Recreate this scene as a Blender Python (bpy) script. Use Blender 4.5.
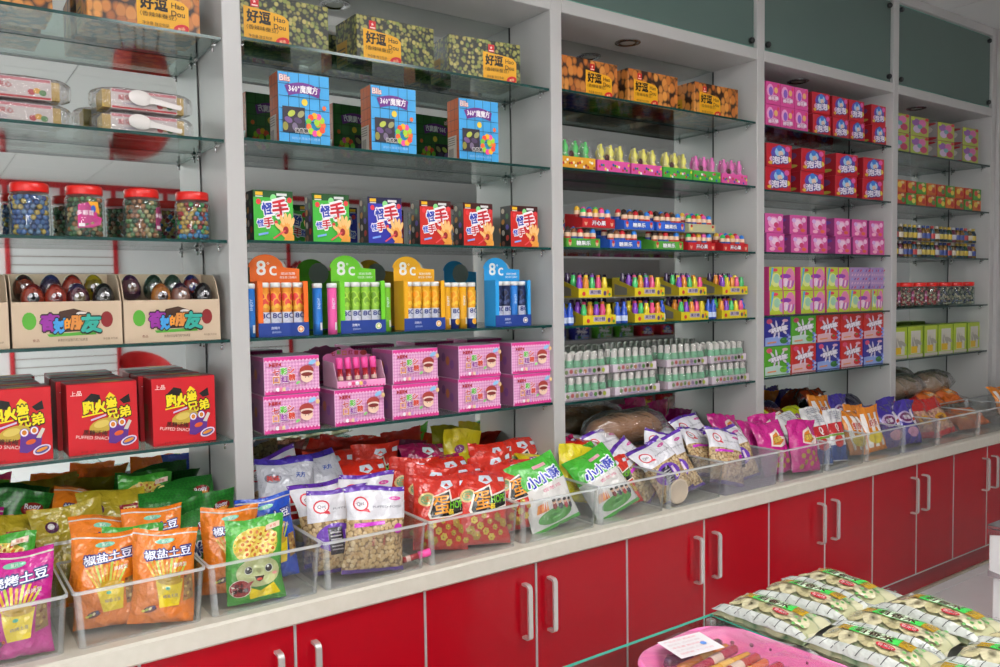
import bpy, math, random
from mathutils import Matrix, Vector
from mathutils.geometry import tessellate_polygon

for o in list(bpy.data.objects):
    bpy.data.objects.remove(o)
scene = bpy.context.scene
col = scene.collection
R = math.radians
PI = math.pi

# ---------------------------------------------------------------- camera
CAM_H = 1.42
YAW, PITCH, ROLL, FPX = 0.6199, -0.0508, -0.0142, 820.2446
fw = Vector((math.sin(YAW) * math.cos(PITCH), math.cos(YAW) * math.cos(PITCH), math.sin(PITCH)))
r0 = Vector((math.cos(YAW), -math.sin(YAW), 0))
u0 = r0.cross(fw)
rt = math.cos(ROLL) * r0 + math.sin(ROLL) * u0
up = -math.sin(ROLL) * r0 + math.cos(ROLL) * u0
cam_data = bpy.data.cameras.new('camera')
cam_data.sensor_width = 36
cam_data.lens = 36 * FPX / 1000
cam_data.clip_start = 0.02
cam = bpy.data.objects.new('camera', cam_data)
cam.matrix_world = Matrix((
    (rt.x, up.x, -fw.x, 0),
    (rt.y, up.y, -fw.y, -2.2),
    (rt.z, up.z, -fw.z, CAM_H),
    (0, 0, 0, 1)))
col.objects.link(cam)
scene.camera = cam

# ---------------------------------------------------------------- world, light, exposure
world = bpy.data.worlds.new('world')
scene.world = world
world.use_nodes = True
world.node_tree.nodes['Background'].inputs[0].default_value = (0.80, 0.88, 1.0, 1)
world.node_tree.nodes['Background'].inputs[1].default_value = 0.6
scene.view_settings.view_transform = 'Standard'
scene.view_settings.look = 'None'
scene.view_settings.exposure = 0.0
scene.view_settings.gamma = 1
scene.view_settings.use_curve_mapping = False
scene.cycles.max_bounces = 10
scene.cycles.diffuse_bounces = 4
scene.cycles.glossy_bounces = 5
scene.cycles.transparent_max_bounces = 24
scene.cycles.caustics_reflective = True
scene.cycles.caustics_refractive = False
scene.cycles.sample_clamp_indirect = 3.0
scene.cycles.blur_glossy = 0.5

def area_light(name, loc, rot, sx, sy, power, color):
    l = bpy.data.lights.new(name, 'AREA')
    l.shape = 'RECTANGLE'
    l.size, l.size_y, l.energy, l.color = sx, sy, power, color
    o = bpy.data.objects.new(name, l)
    o.location = loc
    o.rotation_euler = rot
    col.objects.link(o)
    return o
# added fill light just inside the left wall, standing in for daylight
area_light('left_fill_light', (-3.55, -2.9, 1.25), (0, R(-90), 0), 1.7, 4.6, 30, (0.93, 0.97, 1.0))

# ---------------------------------------------------------------- colours and materials
def lin(h):
    h = h.lstrip('#')
    c = [int(h[i:i + 2], 16) / 255 for i in (0, 2, 4)]
    return tuple((x / 12.92 if x <= 0.04045 else ((x + 0.055) / 1.055) ** 2.4) for x in c) + (1,)

_mats = {}
def M(name, hexc, rough=0.5, metal=0.0, spec=0.5, coat=0.0, bump=None, mottle=None, emit=None):
    """plain node material; bump = (scale, strength), mottle = (scale, hex2, amount)"""
    if name in _mats:
        return _mats[name]
    m = bpy.data.materials.new(name)
    m.use_nodes = True
    nt = m.node_tree
    b = nt.nodes['Principled BSDF']
    b.inputs['Base Color'].default_value = lin(hexc)
    b.inputs['Roughness'].default_value = rough
    b.inputs['Metallic'].default_value = metal
    b.inputs['Specular IOR Level'].default_value = spec
    b.inputs['Coat Weight'].default_value = coat
    b.inputs['Coat Roughness'].default_value = 0.12
    m.diffuse_color = lin(hexc)
    if emit:
        b.inputs['Emission Color'].default_value = lin(hexc)
        b.inputs['Emission Strength'].default_value = emit
    if bump or mottle:
        tc = nt.nodes.new('ShaderNodeTexCoord')
    if bump:
        n = nt.nodes.new('ShaderNodeTexNoise')
        n.inputs['Scale'].default_value = bump[0]
        n.inputs['Detail'].default_value = 3
        bp = nt.nodes.new('ShaderNodeBump')
        bp.inputs['Strength'].default_value = bump[1]
        bp.inputs['Distance'].default_value = bump[2] if len(bump) > 2 else 0.004
        nt.links.new(tc.outputs['Object'], n.inputs['Vector'])
        nt.links.new(n.outputs['Fac'], bp.inputs['Height'])
        nt.links.new(bp.outputs['Normal'], b.inputs['Normal'])
        if coat:
            nt.links.new(bp.outputs['Normal'], b.inputs['Coat Normal'])
    if mottle:
        n = nt.nodes.new('ShaderNodeTexNoise')
        n.inputs['Scale'].default_value = mottle[0]
        n.inputs['Detail'].default_value = 4
        mx = nt.nodes.new('ShaderNodeMix')
        mx.data_type = 'RGBA'
        mx.inputs['A'].default_value = lin(hexc)
        mx.inputs['B'].default_value = lin(mottle[1])
        mr = nt.nodes.new('ShaderNodeMapRange')
        mr.inputs['From Min'].default_value = 0.35
        mr.inputs['From Max'].default_value = 0.7
        mr.inputs['To Max'].default_value = mottle[2]
        nt.links.new(tc.outputs['Object'], n.inputs['Vector'])
        nt.links.new(n.outputs['Fac'], mr.inputs['Value'])
        nt.links.new(mr.outputs['Result'], mx.inputs['Factor'])
        nt.links.new(mx.outputs['Result'], b.inputs['Base Color'])
    _mats[name] = m
    return m

def ink(h):
    return M('ink_' + h.lstrip('#'), h, rough=0.42, spec=0.4)

def film_ink(h):
    return M('filmink_' + h.lstrip('#'), h, rough=0.24, spec=0.5, coat=0.6, bump=(28, 1.0, 0.014))

def clear(name, tint, gloss=0.12, haze=0.0, haze_hex='FFFFFF', rough=0.04, crinkle=None):
    """thin clear sheet: see-through tint, fresnel reflection, a little haze"""
    if name in _mats:
        return _mats[name]
    m = bpy.data.materials.new(name)
    m.use_nodes = True
    nt = m.node_tree
    nt.nodes.clear()
    out = nt.nodes.new('ShaderNodeOutputMaterial')
    tr = nt.nodes.new('ShaderNodeBsdfTransparent')
    tr.inputs[0].default_value = lin(tint)
    gl = nt.nodes.new('ShaderNodeBsdfGlossy')
    gl.inputs['Roughness'].default_value = rough
    lw = nt.nodes.new('ShaderNodeLayerWeight')
    lw.inputs['Blend'].default_value = 0.5
    if crinkle:
        tc = nt.nodes.new('ShaderNodeTexCoord')
        nz = nt.nodes.new('ShaderNodeTexNoise')
        nz.inputs['Scale'].default_value = crinkle
        nz.inputs['Detail'].default_value = 2
        nz.inputs['Distortion'].default_value = 1.2
        bp = nt.nodes.new('ShaderNodeBump')
        bp.inputs['Strength'].default_value = 1.0
        bp.inputs['Distance'].default_value = 0.012
        nt.links.new(tc.outputs['Object'], nz.inputs['Vector'])
        nt.links.new(nz.outputs['Fac'], bp.inputs['Height'])
        nt.links.new(bp.outputs['Normal'], gl.inputs['Normal'])
        nt.links.new(bp.outputs['Normal'], lw.inputs['Normal'])
    pw = nt.nodes.new('ShaderNodeMath')
    pw.operation = 'POWER'
    pw.inputs[1].default_value = 4.0
    ma = nt.nodes.new('ShaderNodeMath')
    ma.operation = 'MULTIPLY_ADD'
    ma.inputs[1].default_value = gloss * 4
    ma.inputs[2].default_value = gloss * 0.3
    mx = nt.nodes.new('ShaderNodeMixShader')
    nt.links.new(lw.outputs['Facing'], pw.inputs[0])
    nt.links.new(pw.outputs[0], ma.inputs[0])
    nt.links.new(ma.outputs[0], mx.inputs[0])
    base = tr
    if haze:
        df = nt.nodes.new('ShaderNodeBsdfDiffuse')
        df.inputs[0].default_value = lin(haze_hex)
        m2 = nt.nodes.new('ShaderNodeMixShader')
        m2.inputs[0].default_value = haze
        nt.links.new(tr.outputs[0], m2.inputs[1])
        nt.links.new(df.outputs[0], m2.inputs[2])
        base = m2
    nt.links.new(base.outputs[0], mx.inputs[1])
    nt.links.new(gl.outputs[0], mx.inputs[2])
    nt.links.new(mx.outputs[0], out.inputs[0])
    m.diffuse_color = lin(tint)[:3] + (0.3,)
    _mats[name] = m
    return m

def cells(name, scale, stops, gap, rough=0.4, width=0.42, stretch=(1, 1, 1), bump=0.4):
    """packed rounded cells (peas, almonds, crumbs): voronoi with dark gaps"""
    if name in _mats:
        return _mats[name]
    m = bpy.data.materials.new(name)
    m.use_nodes = True
    nt = m.node_tree
    b = nt.nodes['Principled BSDF']
    b.inputs['Roughness'].default_value = rough
    tc = nt.nodes.new('ShaderNodeTexCoord')
    mp = nt.nodes.new('ShaderNodeMapping')
    mp.inputs['Scale'].default_value = stretch
    v = nt.nodes.new('ShaderNodeTexVoronoi')
    v.inputs['Scale'].default_value = scale
    v.inputs['Randomness'].default_value = 0.75
    cr = nt.nodes.new('ShaderNodeValToRGB')
    els = cr.color_ramp.elements
    while len(els) < len(stops):
        els.new(0.5)
    for i, h in enumerate(stops):
        els[i].position = i / max(1, len(stops) - 1)
        els[i].color = lin(h)
    sep = nt.nodes.new('ShaderNodeSeparateColor')
    mr = nt.nodes.new('ShaderNodeMapRange')
    mr.inputs['From Min'].default_value = width + 0.22
    mr.inputs['From Max'].default_value = width
    mx = nt.nodes.new('ShaderNodeMix')
    mx.data_type = 'RGBA'
    mx.inputs['A'].default_value = lin(gap)
    L = nt.links.new
    L(tc.outputs['Object'], mp.inputs[0])
    L(mp.outputs[0], v.inputs['Vector'])
    L(v.outputs['Color'], sep.inputs[0])
    L(sep.outputs[0], cr.inputs[0])
    L(v.outputs['Distance'], mr.inputs['Value'])
    L(mr.outputs[0], mx.inputs['Factor'])
    L(cr.outputs[0], mx.inputs['B'])
    L(mx.outputs['Result'], b.inputs['Base Color'])
    if bump:
        bp = nt.nodes.new('ShaderNodeBump')
        bp.inputs['Strength'].default_value = bump
        bp.inputs['Distance'].default_value = 0.004
        L(v.outputs['Distance'], bp.inputs['Height'])
        bp.invert = True
        L(bp.outputs[0], b.inputs['Normal'])
    m.diffuse_color = lin(stops[0])
    _mats[name] = m
    return m

def checker(name, a, bcol, scale, rough=0.45):
    if name in _mats:
        return _mats[name]
    m = bpy.data.materials.new(name)
    m.use_nodes = True
    nt = m.node_tree
    b = nt.nodes['Principled BSDF']
    b.inputs['Roughness'].default_value = rough
    tc = nt.nodes.new('ShaderNodeTexCoord')
    mp = nt.nodes.new('ShaderNodeMapping')
    mp.inputs['Location'].default_value = (0.0013, 0.0017, 0.0011)
    mp.inputs['Rotation'].default_value = (0, R(45), 0)
    ck = nt.nodes.new('ShaderNodeTexChecker')
    ck.inputs['Color1'].default_value = lin(a)
    ck.inputs['Color2'].default_value = lin(bcol)
    ck.inputs['Scale'].default_value = scale
    nt.links.new(tc.outputs['Object'], mp.inputs[0])
    nt.links.new(mp.outputs[0], ck.inputs['Vector'])
    nt.links.new(ck.outputs['Color'], b.inputs['Base Color'])
    m.diffuse_color = lin(a)
    _mats[name] = m
    return m

# ---------------------------------------------------------------- mesh builder
class MB:
    def __init__(self):
        self.v, self.f, self.m, self.s, self.mats = [], [], [], [], []

    def mi(self, mat):
        if mat not in self.mats:
            self.mats.append(mat)
        return self.mats.index(mat)

    def add(self, verts, faces, mat, smooth=False):
        o = len(self.v)
        k = self.mi(mat)
        self.v.extend([tuple(p) for p in verts])
        for f in faces:
            self.f.append([i + o for i in f])
            self.m.append(k)
            self.s.append(smooth)
        return self

    def box(self, x0, x1, y0, y1, z0, z1, mat, ch=0.0, mats6=None):
        """axis box, optional chamfer; mats6 = dict face->material for x- x+ y- y+ z- z+"""
        if ch <= 0:
            v = [(x, y, z) for x in (x0, x1) for y in (y0, y1) for z in (z0, z1)]
            fs = {'x-': (0, 1, 3, 2), 'x+': (4, 6, 7, 5), 'y-': (0, 4, 5, 1), 'y+': (2, 3, 7, 6), 'z-': (0, 2, 6, 4), 'z+': (1, 5, 7, 3)}
            for k, f in fs.items():
                self.add([v[i] for i in f], [(0, 1, 2, 3)], (mats6 or {}).get(k, mat))
            return self
        c = ch
        X, Y, Z = (x0, x1), (y0, y1), (z0, z1)
        vid = {}
        vs = []
        for i in (0, 1):
            for j in (0, 1):
                for k in (0, 1):
                    sx, sy, sz = (c if i == 0 else -c), (c if j == 0 else -c), (c if k == 0 else -c)
                    for ax, p in enumerate(((X[i], Y[j] + sy, Z[k] + sz), (X[i] + sx, Y[j], Z[k] + sz), (X[i] + sx, Y[j] + sy, Z[k]))):
                        vid[(i, j, k, ax)] = len(vs)
                        vs.append(p)
        cen = Vector(((x0 + x1) / 2, (y0 + y1) / 2, (z0 + z1) / 2))
        fl = []
        def put(ids, mt):
            a, b_, c_ = (Vector(vs[ids[q]]) for q in (0, 1, 2))
            n = (b_ - a).cross(c_ - a)
            mid = sum((Vector(vs[q]) for q in ids), Vector()) / len(ids)
            if n.dot(mid - cen) < 0:
                ids = ids[::-1]
            fl.append((ids, mt))
        q4 = ((0, 0), (1, 0), (1, 1), (0, 1))
        g = mats6 or {}
        for i in (0, 1):
            put([vid[(i, a, b_, 0)] for a, b_ in q4], g.get('x-' if i == 0 else 'x+', mat))
            put([vid[(a, i, b_, 1)] for a, b_ in q4], g.get('y-' if i == 0 else 'y+', mat))
            put([vid[(a, b_, i, 2)] for a, b_ in q4], g.get('z-' if i == 0 else 'z+', mat))
        for i in (0, 1):
            for j in (0, 1):
                put([vid[(i, j, 0, 0)], vid[(i, j, 1, 0)], vid[(i, j, 1, 1)], vid[(i, j, 0, 1)]], mat)
                put([vid[(i, 0, j, 0)], vid[(i, 1, j, 0)], vid[(i, 1, j, 2)], vid[(i, 0, j, 2)]], mat)
                put([vid[(0, i, j, 1)], vid[(1, i, j, 1)], vid[(1, i, j, 2)], vid[(0, i, j, 2)]], mat)
                for k in (0, 1):
                    put([vid[(i, j, k, 0)], vid[(i, j, k, 1)], vid[(i, j, k, 2)]], mat)
        o = len(self.v)
        self.v.extend(vs)
        for ids, mt in fl:
            self.f.append([q + o for q in ids])
            self.m.append(self.mi(mt))
            self.s.append(False)
        return self

    def lathe(self, prof, n, mat, cx=0, cy=0, z0=0, smooth=True, cap=True, seg_mats=None, axis='z'):
        vs = []
        for r, z in prof:
            for i in range(n):
                a = 2 * PI * i / n
                vs.append((cx + r * math.cos(a), cy + r * math.sin(a), z0 + z))
        if axis == 'y':
            vs = [(x, -z, y) for x, y, z in vs]
        o = len(self.v)
        self.v.extend(vs)
        for k in range(len(prof) - 1):
            mt = self.mi(seg_mats[k] if seg_mats else mat)
            for i in range(n):
                j = (i + 1) % n
                self.f.append([o + k * n + i, o + k * n + j, o + (k + 1) * n + j, o + (k + 1) * n + i])
                self.m.append(mt)
                self.s.append(smooth)
        if cap:
            if prof[0][0] > 1e-5:
                self.f.append([o + i for i in range(n)][::-1]); self.m.append(self.mi(seg_mats[0] if seg_mats else mat)); self.s.append(False)
            if prof[-1][0] > 1e-5:
                b = o + (len(prof) - 1) * n
                self.f.append([b + i for i in range(n)]); self.m.append(self.mi(seg_mats[-1] if seg_mats else mat)); self.s.append(False)
        return self

    def ball(self, c, rx, ry, rz, mat, nu=8, nv=5):
        vs = [(c[0], c[1], c[2] - rz)]
        for k in range(1, nv):
            t = -PI / 2 + PI * k / nv
            for i in range(nu):
                a = 2 * PI * i / nu
                vs.append((c[0] + rx * math.cos(t) * math.cos(a), c[1] + ry * math.cos(t) * math.sin(a), c[2] + rz * math.sin(t)))
        vs.append((c[0], c[1], c[2] + rz))
        fs = []
        for i in range(nu):
            fs.append((0, 1 + (i + 1) % nu, 1 + i))
            for k in range(nv - 2):
                a, b = 1 + k * nu, 1 + (k + 1) * nu
                fs.append((a + i, a + (i + 1) % nu, b + (i + 1) % nu, b + i))
            t = 1 + (nv - 2) * nu
            fs.append((t + i, t + (i + 1) % nu, len(vs) - 1))
        return self.add(vs, fs, mat, True)

    def prism(self, pts, d0, d1, mat, plane='xz', side=None):
        """extrude a 2-D outline; plane xz -> along y, yz -> along x, xy -> along z"""
        def P(a, b, d):
            return (a, d, b) if plane == 'xz' else (d, a, b) if plane == 'yz' else (a, b, d)
        n = len(pts)
        area = sum(pts[i][0] * pts[(i + 1) % n][1] - pts[(i + 1) % n][0] * pts[i][1] for i in range(n))
        if area < 0:
            pts = pts[::-1]
        if d0 > d1:
            d0, d1 = d1, d0
        vs = [P(a, b, d0) for a, b in pts] + [P(a, b, d1) for a, b in pts]
        tri = tessellate_polygon([[Vector((a, b, 0)) for a, b in pts]])
        flip = plane == 'xz'
        f0, f1 = [], []
        for t in tri:
            a, b, c = (pts[i] for i in t)
            ccw = (b[0] - a[0]) * (c[1] - a[1]) - (b[1] - a[1]) * (c[0] - a[0]) > 0
            t = tuple(t) if ccw else tuple(t)[::-1]
            f0.append(t if flip else t[::-1])
            f1.append(tuple(i + n for i in (t[::-1] if flip else t)))
        fs = []
        for i in range(n):
            j = (i + 1) % n
            q = (i, j, j + n, i + n)
            fs.append(q[::-1] if flip else q)
        self.add(vs, f0 + f1, mat)
        self.add(vs, fs, side or mat)
        return self

    def tube(self, pts, r, n, mat, smooth=True):
        pts = [Vector(p) for p in pts]
        rings = []
        for i, p in enumerate(pts):
            t = (pts[min(i + 1, len(pts) - 1)] - pts[max(i - 1, 0)]).normalized()
            a = t.orthogonal().normalized() if i == 0 else (rings[-1][1] - t * rings[-1][1].dot(t)).normalized()
            rings.append((p, a, t.cross(a)))
        vs = []
        for p, a, b in rings:
            for k in range(n):
                w = 2 * PI * k / n
                vs.append(p + a * (r * math.cos(w)) + b * (r * math.sin(w)))
        fs = []
        for i in range(len(pts) - 1):
            for k in range(n):
                j = (k + 1) % n
                fs.append((i * n + k, i * n + j, (i + 1) * n + j, (i + 1) * n + k))
        fs.append(tuple(range(n))[::-1])
        fs.append(tuple((len(pts) - 1) * n + k for k in range(n)))
        return self.add(vs, fs, mat, smooth)

    def grid(self, fn, nu, nv, mat, smooth=True, flip=False):
        vs = [fn(i / nu, j / nv) for j in range(nv + 1) for i in range(nu + 1)]
        fs = []
        for j in range(nv):
            for i in range(nu):
                a = j * (nu + 1) + i
                q = (a, a + 1, a + nu + 2, a + nu + 1)
                fs.append(q[::-1] if flip else q)
        return self.add(vs, fs, mat, smooth)

    def move(self, mx):
        self.v = [tuple(mx @ Vector(p)) for p in self.v]
        return self

    def mesh(self, name):
        me = bpy.data.meshes.new(name)
        me.from_pydata(self.v, [], self.f)
        for mt in self.mats:
            me.materials.append(mt)
        me.polygons.foreach_set('material_index', self.m)
        me.polygons.foreach_set('use_smooth', self.s)
        me.update()
        return me

# ---------------------------------------------------------------- objects
_labels = {}
def tag(o, label, cat, group=None, kind=None):
    o['label'] = label
    o['category'] = cat
    if group:
        o['group'] = group
    if kind:
        o['kind'] = kind
    if label in _labels and not (group and _labels[label] == group):
        print('DUPLICATE LABEL', label)
    _labels[label] = group
    n = len(label.split())
    if n < 4 or n > 16:
        print('LABEL LENGTH', n, label)
    return o

def obj(name, me, parent=None, loc=(0, 0, 0), rot=(0, 0, 0), label=None, kind=None):
    if isinstance(me, MB):
        me = me.mesh(name)
    o = bpy.data.objects.new(name, me)
    o.location, o.rotation_euler = loc, rot
    if parent:
        o.parent = parent
    if label:
        o['label'] = label
    if kind:
        o['kind'] = kind
    col.objects.link(o)
    return o

def empty(name, loc=(0, 0, 0), rot=(0, 0, 0)):
    o = bpy.data.objects.new(name, None)
    o.location, o.rotation_euler = loc, rot
    o.empty_display_size = 0.05
    col.objects.link(o)
    return o

def struct(name, mb, label, cat, parent=None):
    o = obj(name, mb, parent)
    o['kind'] = 'structure'
    o['label'] = label
    o['category'] = cat
    return o

ADJ = {}
class Proto:
    """a thing described once: parts share their mesh data between all the copies"""
    def __init__(self, name, cat):
        self.name, self.cat, self.parts = name, cat, []

    def part(self, name, mb, parent=None, loc=(0, 0, 0), rot=(0, 0, 0), kind=None, label=None):
        me = mb if isinstance(mb, bpy.types.Mesh) else mb.mesh(name)
        self.parts.append((name, me, parent, loc, rot, kind, label))
        return len(self.parts) - 1

    def put(self, loc, label, group=None, rz=0, rx=0, ry=0, s=1.0, swap=None):
        if len(self.parts) == 1:
            n_, me, _, l0, r0_, k, lb = self.parts[0]
            root = obj(self.name, me)
        else:
            root = empty(self.name)
        dx, dy, dz, k = ADJ.get(label, (0, 0, 0, 1))
        s *= k
        root.location = (loc[0] + dx, loc[1] + dy, loc[2] + dz + shelf_dz(*loc))
        # lean/roll first, then turn about the vertical
        root.rotation_euler = (Matrix.Rotation(rz, 3, 'Z') @ Matrix.Rotation(rx, 3, 'X') @ Matrix.Rotation(ry, 3, 'Y')).to_euler()
        root.scale = (s, s, s)
        tag(root, label, self.cat, group)
        if len(self.parts) > 1:
            made = []
            for n_, me, pa, l0, r0_, k, lb in self.parts:
                made.append(obj(n_, me, root if pa is None else made[pa], l0, r0_, lb, k))
        return root

ORD = ['first', 'second', 'third', 'fourth', 'fifth', 'sixth', 'seventh', 'eighth', 'ninth', 'tenth', 'eleventh', 'twelfth']

# ---------------------------------------------------------------- flat print: lettering and shapes
_glyphs = {}
def glyphs(s, bold):
    key = (s, bold)
    if key not in _glyphs:
        cu = bpy.data.curves.new('glyph', 'FONT')
        cu.body = s
        cu.resolution_u = 3 if s.isascii() else 1
        ob = bpy.data.objects.new('glyph', cu)
        me = ob.to_mesh()
        vs = [(v.co.x, v.co.y) for v in me.vertices]
        fs = [tuple(p.vertices) for p in me.polygons]
        ob.to_mesh_clear()
        bpy.data.objects.remove(ob)
        bpy.data.curves.remove(cu)
        if not vs:
            vs, fs = [(0, 0), (1, 0), (1, 1)], []
        x0, x1 = min(v[0] for v in vs), max(v[0] for v in vs)
        y0, y1 = min(v[1] for v in vs), max(v[1] for v in vs)
        h = (y1 - y0) or 1
        vs = [((v[0] - (x0 + x1) / 2) / h, (v[1] - (y0 + y1) / 2) / h) for v in vs]
        if bold > 0:
            k = bold * (1.0 if h > 0.5 else 0.6)
            n0 = len(vs)
            nd = 4 if bold < 0.06 else 8
            dirs = [(math.cos(2 * PI * (i + 0.5) / nd), math.sin(2 * PI * (i + 0.5) / nd)) for i in range(nd)]
            f0 = fs
            base = vs
            vs, fs = [], []
            for i, (dx, dy) in enumerate(dirs):
                vs += [(x_ + dx * k, y_ + dy * k) for x_, y_ in base]
                fs += [tuple(q + i * n0 for q in f) for f in f0]
            zs = [i * 0.00002 for i in range(nd) for _ in range(n0)]
        else:
            zs = None
        _glyphs[key] = (vs, fs, (x1 - x0) / h, zs)
    return _glyphs[key]

class Print:
    """shapes in face coordinates (metres), laid on a surface by fmap(x, y, offset)"""
    def __init__(self, fmap, step=0.00025, inkfn=ink, mb=None, maxlen=None):
        self.fmap, self.step, self.ink, self.layer = fmap, step, inkfn, 1
        self.maxlen = maxlen
        self.mb = mb or MB()

    def _put(self, pts, faces, c, zs=None):
        o = self.step * self.layer
        if self.maxlen:
            zs = list(zs) if zs else None
            # split long edges so that the shape follows a curved surface
            pts = [tuple(p) for p in pts]
            todo = [t for f in faces for t in ((f[0], f[i], f[i + 1]) for i in range(1, len(f) - 1))]
            done, mids = [], {}
            lim = self.maxlen ** 2
            while todo:
                t = todo.pop()
                es = [((pts[t[i]][0] - pts[t[(i + 1) % 3]][0]) ** 2 + (pts[t[i]][1] - pts[t[(i + 1) % 3]][1]) ** 2, i) for i in range(3)]
                L, i = max(es)
                if L <= lim:
                    done.append(t)
                    continue
                a, b, c_ = t[i], t[(i + 1) % 3], t[(i + 2) % 3]
                k = (min(a, b), max(a, b))
                if k not in mids:
                    mids[k] = len(pts)
                    pts.append(((pts[a][0] + pts[b][0]) / 2, (pts[a][1] + pts[b][1]) / 2))
                    if zs:
                        zs.append(zs[a])
                todo += [(a, mids[k], c_), (mids[k], b, c_)]
            faces = done
        vs = [self.fmap(p[0], p[1], o + (zs[i] if zs else 0)) for i, p in enumerate(pts)]
        self.mb.add(vs, faces, c if not isinstance(c, str) else self.ink(c), True)
        self.layer += 1

    def rect(self, x0, y0, x1, y1, c, n=1):
        nx = ny = n
        pts = [(x0 + (x1 - x0) * i / nx, y0 + (y1 - y0) * j / ny) for j in range(ny + 1) for i in range(nx + 1)]
        fs = [(j * (nx + 1) + i, j * (nx + 1) + i + 1, (j + 1) * (nx + 1) + i + 1, (j + 1) * (nx + 1) + i) for j in range(ny) for i in range(nx)]
        self._put(pts, fs, c)

    def quad(self, p, c, n=4):
        (ax, ay), (bx, by), (cx, cy), (dx, dy) = p
        pts = []
        for j in range(n + 1):
            t = j / n
            for i in range(n + 1):
                s = i / n
                pts.append(((ax * (1 - s) + bx * s) * (1 - t) + (dx * (1 - s) + cx * s) * t, (ay * (1 - s) + by * s) * (1 - t) + (dy * (1 - s) + cy * s) * t))
        fs = [(j * (n + 1) + i, j * (n + 1) + i + 1, (j + 1) * (n + 1) + i + 1, (j + 1) * (n + 1) + i) for j in range(n) for i in range(n)]
        self._put(pts, fs, c)

    def ellipse(self, cx, cy, rx, ry, c, rot=0, n=14, inner=0.0):
        ca, sa = math.cos(rot), math.sin(rot)
        rings = [inner, (1 + inner) / 2, 1.0]
        pts = []
        for k in rings:
            for i in range(n):
                a = 2 * PI * i / n
                x, y = rx * k * math.cos(a), ry * k * math.sin(a)
                pts.append((cx + x * ca - y * sa, cy + x * sa + y * ca))
        fs = []
        for k in range(2):
            for i in range(n):
                j = (i + 1) % n
                fs.append((k * n + i, (k + 1) * n + i, (k + 1) * n + j, k * n + j))
        self._put(pts, fs, c)

    def poly(self, pts, c):
        tri = tessellate_polygon([[Vector((a, b, 0)) for a, b in pts]])
        out = []
        for t in tri:
            a, b, d = (pts[i] for i in t)
            out.append(tuple(t) if (b[0] - a[0]) * (d[1] - a[1]) - (b[1] - a[1]) * (d[0] - a[0]) > 0 else tuple(t)[::-1])
        self._put(pts, out, c)

    def star(self, cx, cy, r, c, k=8, inner=0.6, rot=0):
        self.poly([(cx + r * (1 if i % 2 == 0 else inner) * math.cos(rot + PI * i / k), cy + r * (1 if i % 2 == 0 else inner) * math.sin(rot + PI * i / k)) for i in range(2 * k)], c)

    def text(self, s, cx, cy, h, c, rot=0, bold=0.0, width=None, edge=None, ew=0.05, shear=0):
        """lettering centred at cx, cy; edge = outline colour under it"""
        ca, sa = math.cos(rot), math.sin(rot)
        for cc, bb in (((edge, bold + ew),) if edge else ()) + ((c, bold),):
            vs, fs, asp, zs = glyphs(s, bb)
            k = (width / asp / h) if width else 1.0
            hh = h * (1 + (ew * 1.6 if cc is edge and edge else 0))
            pts = [((x * h * k + y * hh * shear), y * hh) for x, y in vs]
            self._put([(cx + x * ca - y * sa, cy + x * sa + y * ca) for x, y in pts], fs, cc, zs)

def face_maps(w, d, h):
    return {'front': lambda x, y, o: (x - w / 2, -d / 2 - o, y),
            'left': lambda x, y, o: (-w / 2 - o, d / 2 - x, y),
            'right': lambda x, y, o: (w / 2 + o, x - d / 2, y),
            'back': lambda x, y, o: (w / 2 - x, d / 2 + o, y),
            'top': lambda x, y, o: (x - w / 2, y - d / 2, h + o)}

# ================================================================ the shop itself
WHITE = M('white_lacquer', 'B6B4B2', rough=0.32, spec=0.4)
WALLW = M('white_paint', 'EAE9EA', rough=0.75)
CEILM = M('ceiling_board', 'DEDEDC', rough=0.9, bump=(180, 0.15))
CEILD = M('ceiling_joint', '55534F', rough=0.9)
FLOORM = M('floor_tile', 'E4E3E4', rough=0.3, mottle=(6, 'DAD9DA', 0.5))
GROUT = M('grout', '86837F', rough=0.9)
REDTRIM = M('red_trim', 'B3121F', rough=0.4)
ALU = M('aluminium', 'C4C1BC', rough=0.3, metal=0.3)
STEEL = M('steel', 'C9C9C9', rough=0.2, metal=1.0)
BLACKM = M('black_plastic', '141414', rough=0.4)
RED = M('red_gloss_door', '9E0A19', rough=0.14, spec=0.25)
REDK = M('red_plinth', '98101F', rough=0.25)
STONE = M('counter_stone', 'CBC5B8', rough=0.28, mottle=(40, 'C1BBAC', 0.6))
GLASS = clear('shelf_glass', 'DDEBE6', gloss=0.22)
GEDGE = M('glass_edge', '0E3A36', rough=0.15, spec=0.6)
MIRROR = M('mirror', 'D3DAD7', rough=0.02, metal=1.0)
CEIL_Z = 2.87
XL, XR, YB, YF = -3.6, 9.0, 0.27, -9.0

# floor: slab, tiles near the aisle one by one, the rest of the tiling joined
fl = struct('floor', MB().box(XL, XR, YF, YB, -0.1, -0.004, GROUT), 'pale grey tiled shop floor', 'floor')
rest = MB()
tw = 0.6
tile_me = MB().box(0.0015, tw - 0.0015, 0.0015, tw - 0.0015, -0.004, 0.0, FLOORM, ch=0.0012).mesh('floor_tile')
ix = 0
x = XL
while x < XR - 0.01:
    y = YB - tw
    while y > YF - tw:
        if 2.0 < x < 6.0 and -2.1 < y < -0.2:
            obj('tile', tile_me, fl, (x, y, 0))
        else:
            rest.box(x + 0.0015, x + tw - 0.0015, max(y + 0.0015, YF), y + tw - 0.0015, -0.004, 0.0, FLOORM)
        y -= tw
    x += tw
obj('distant_tiles', rest, fl, kind='stuff')

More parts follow.
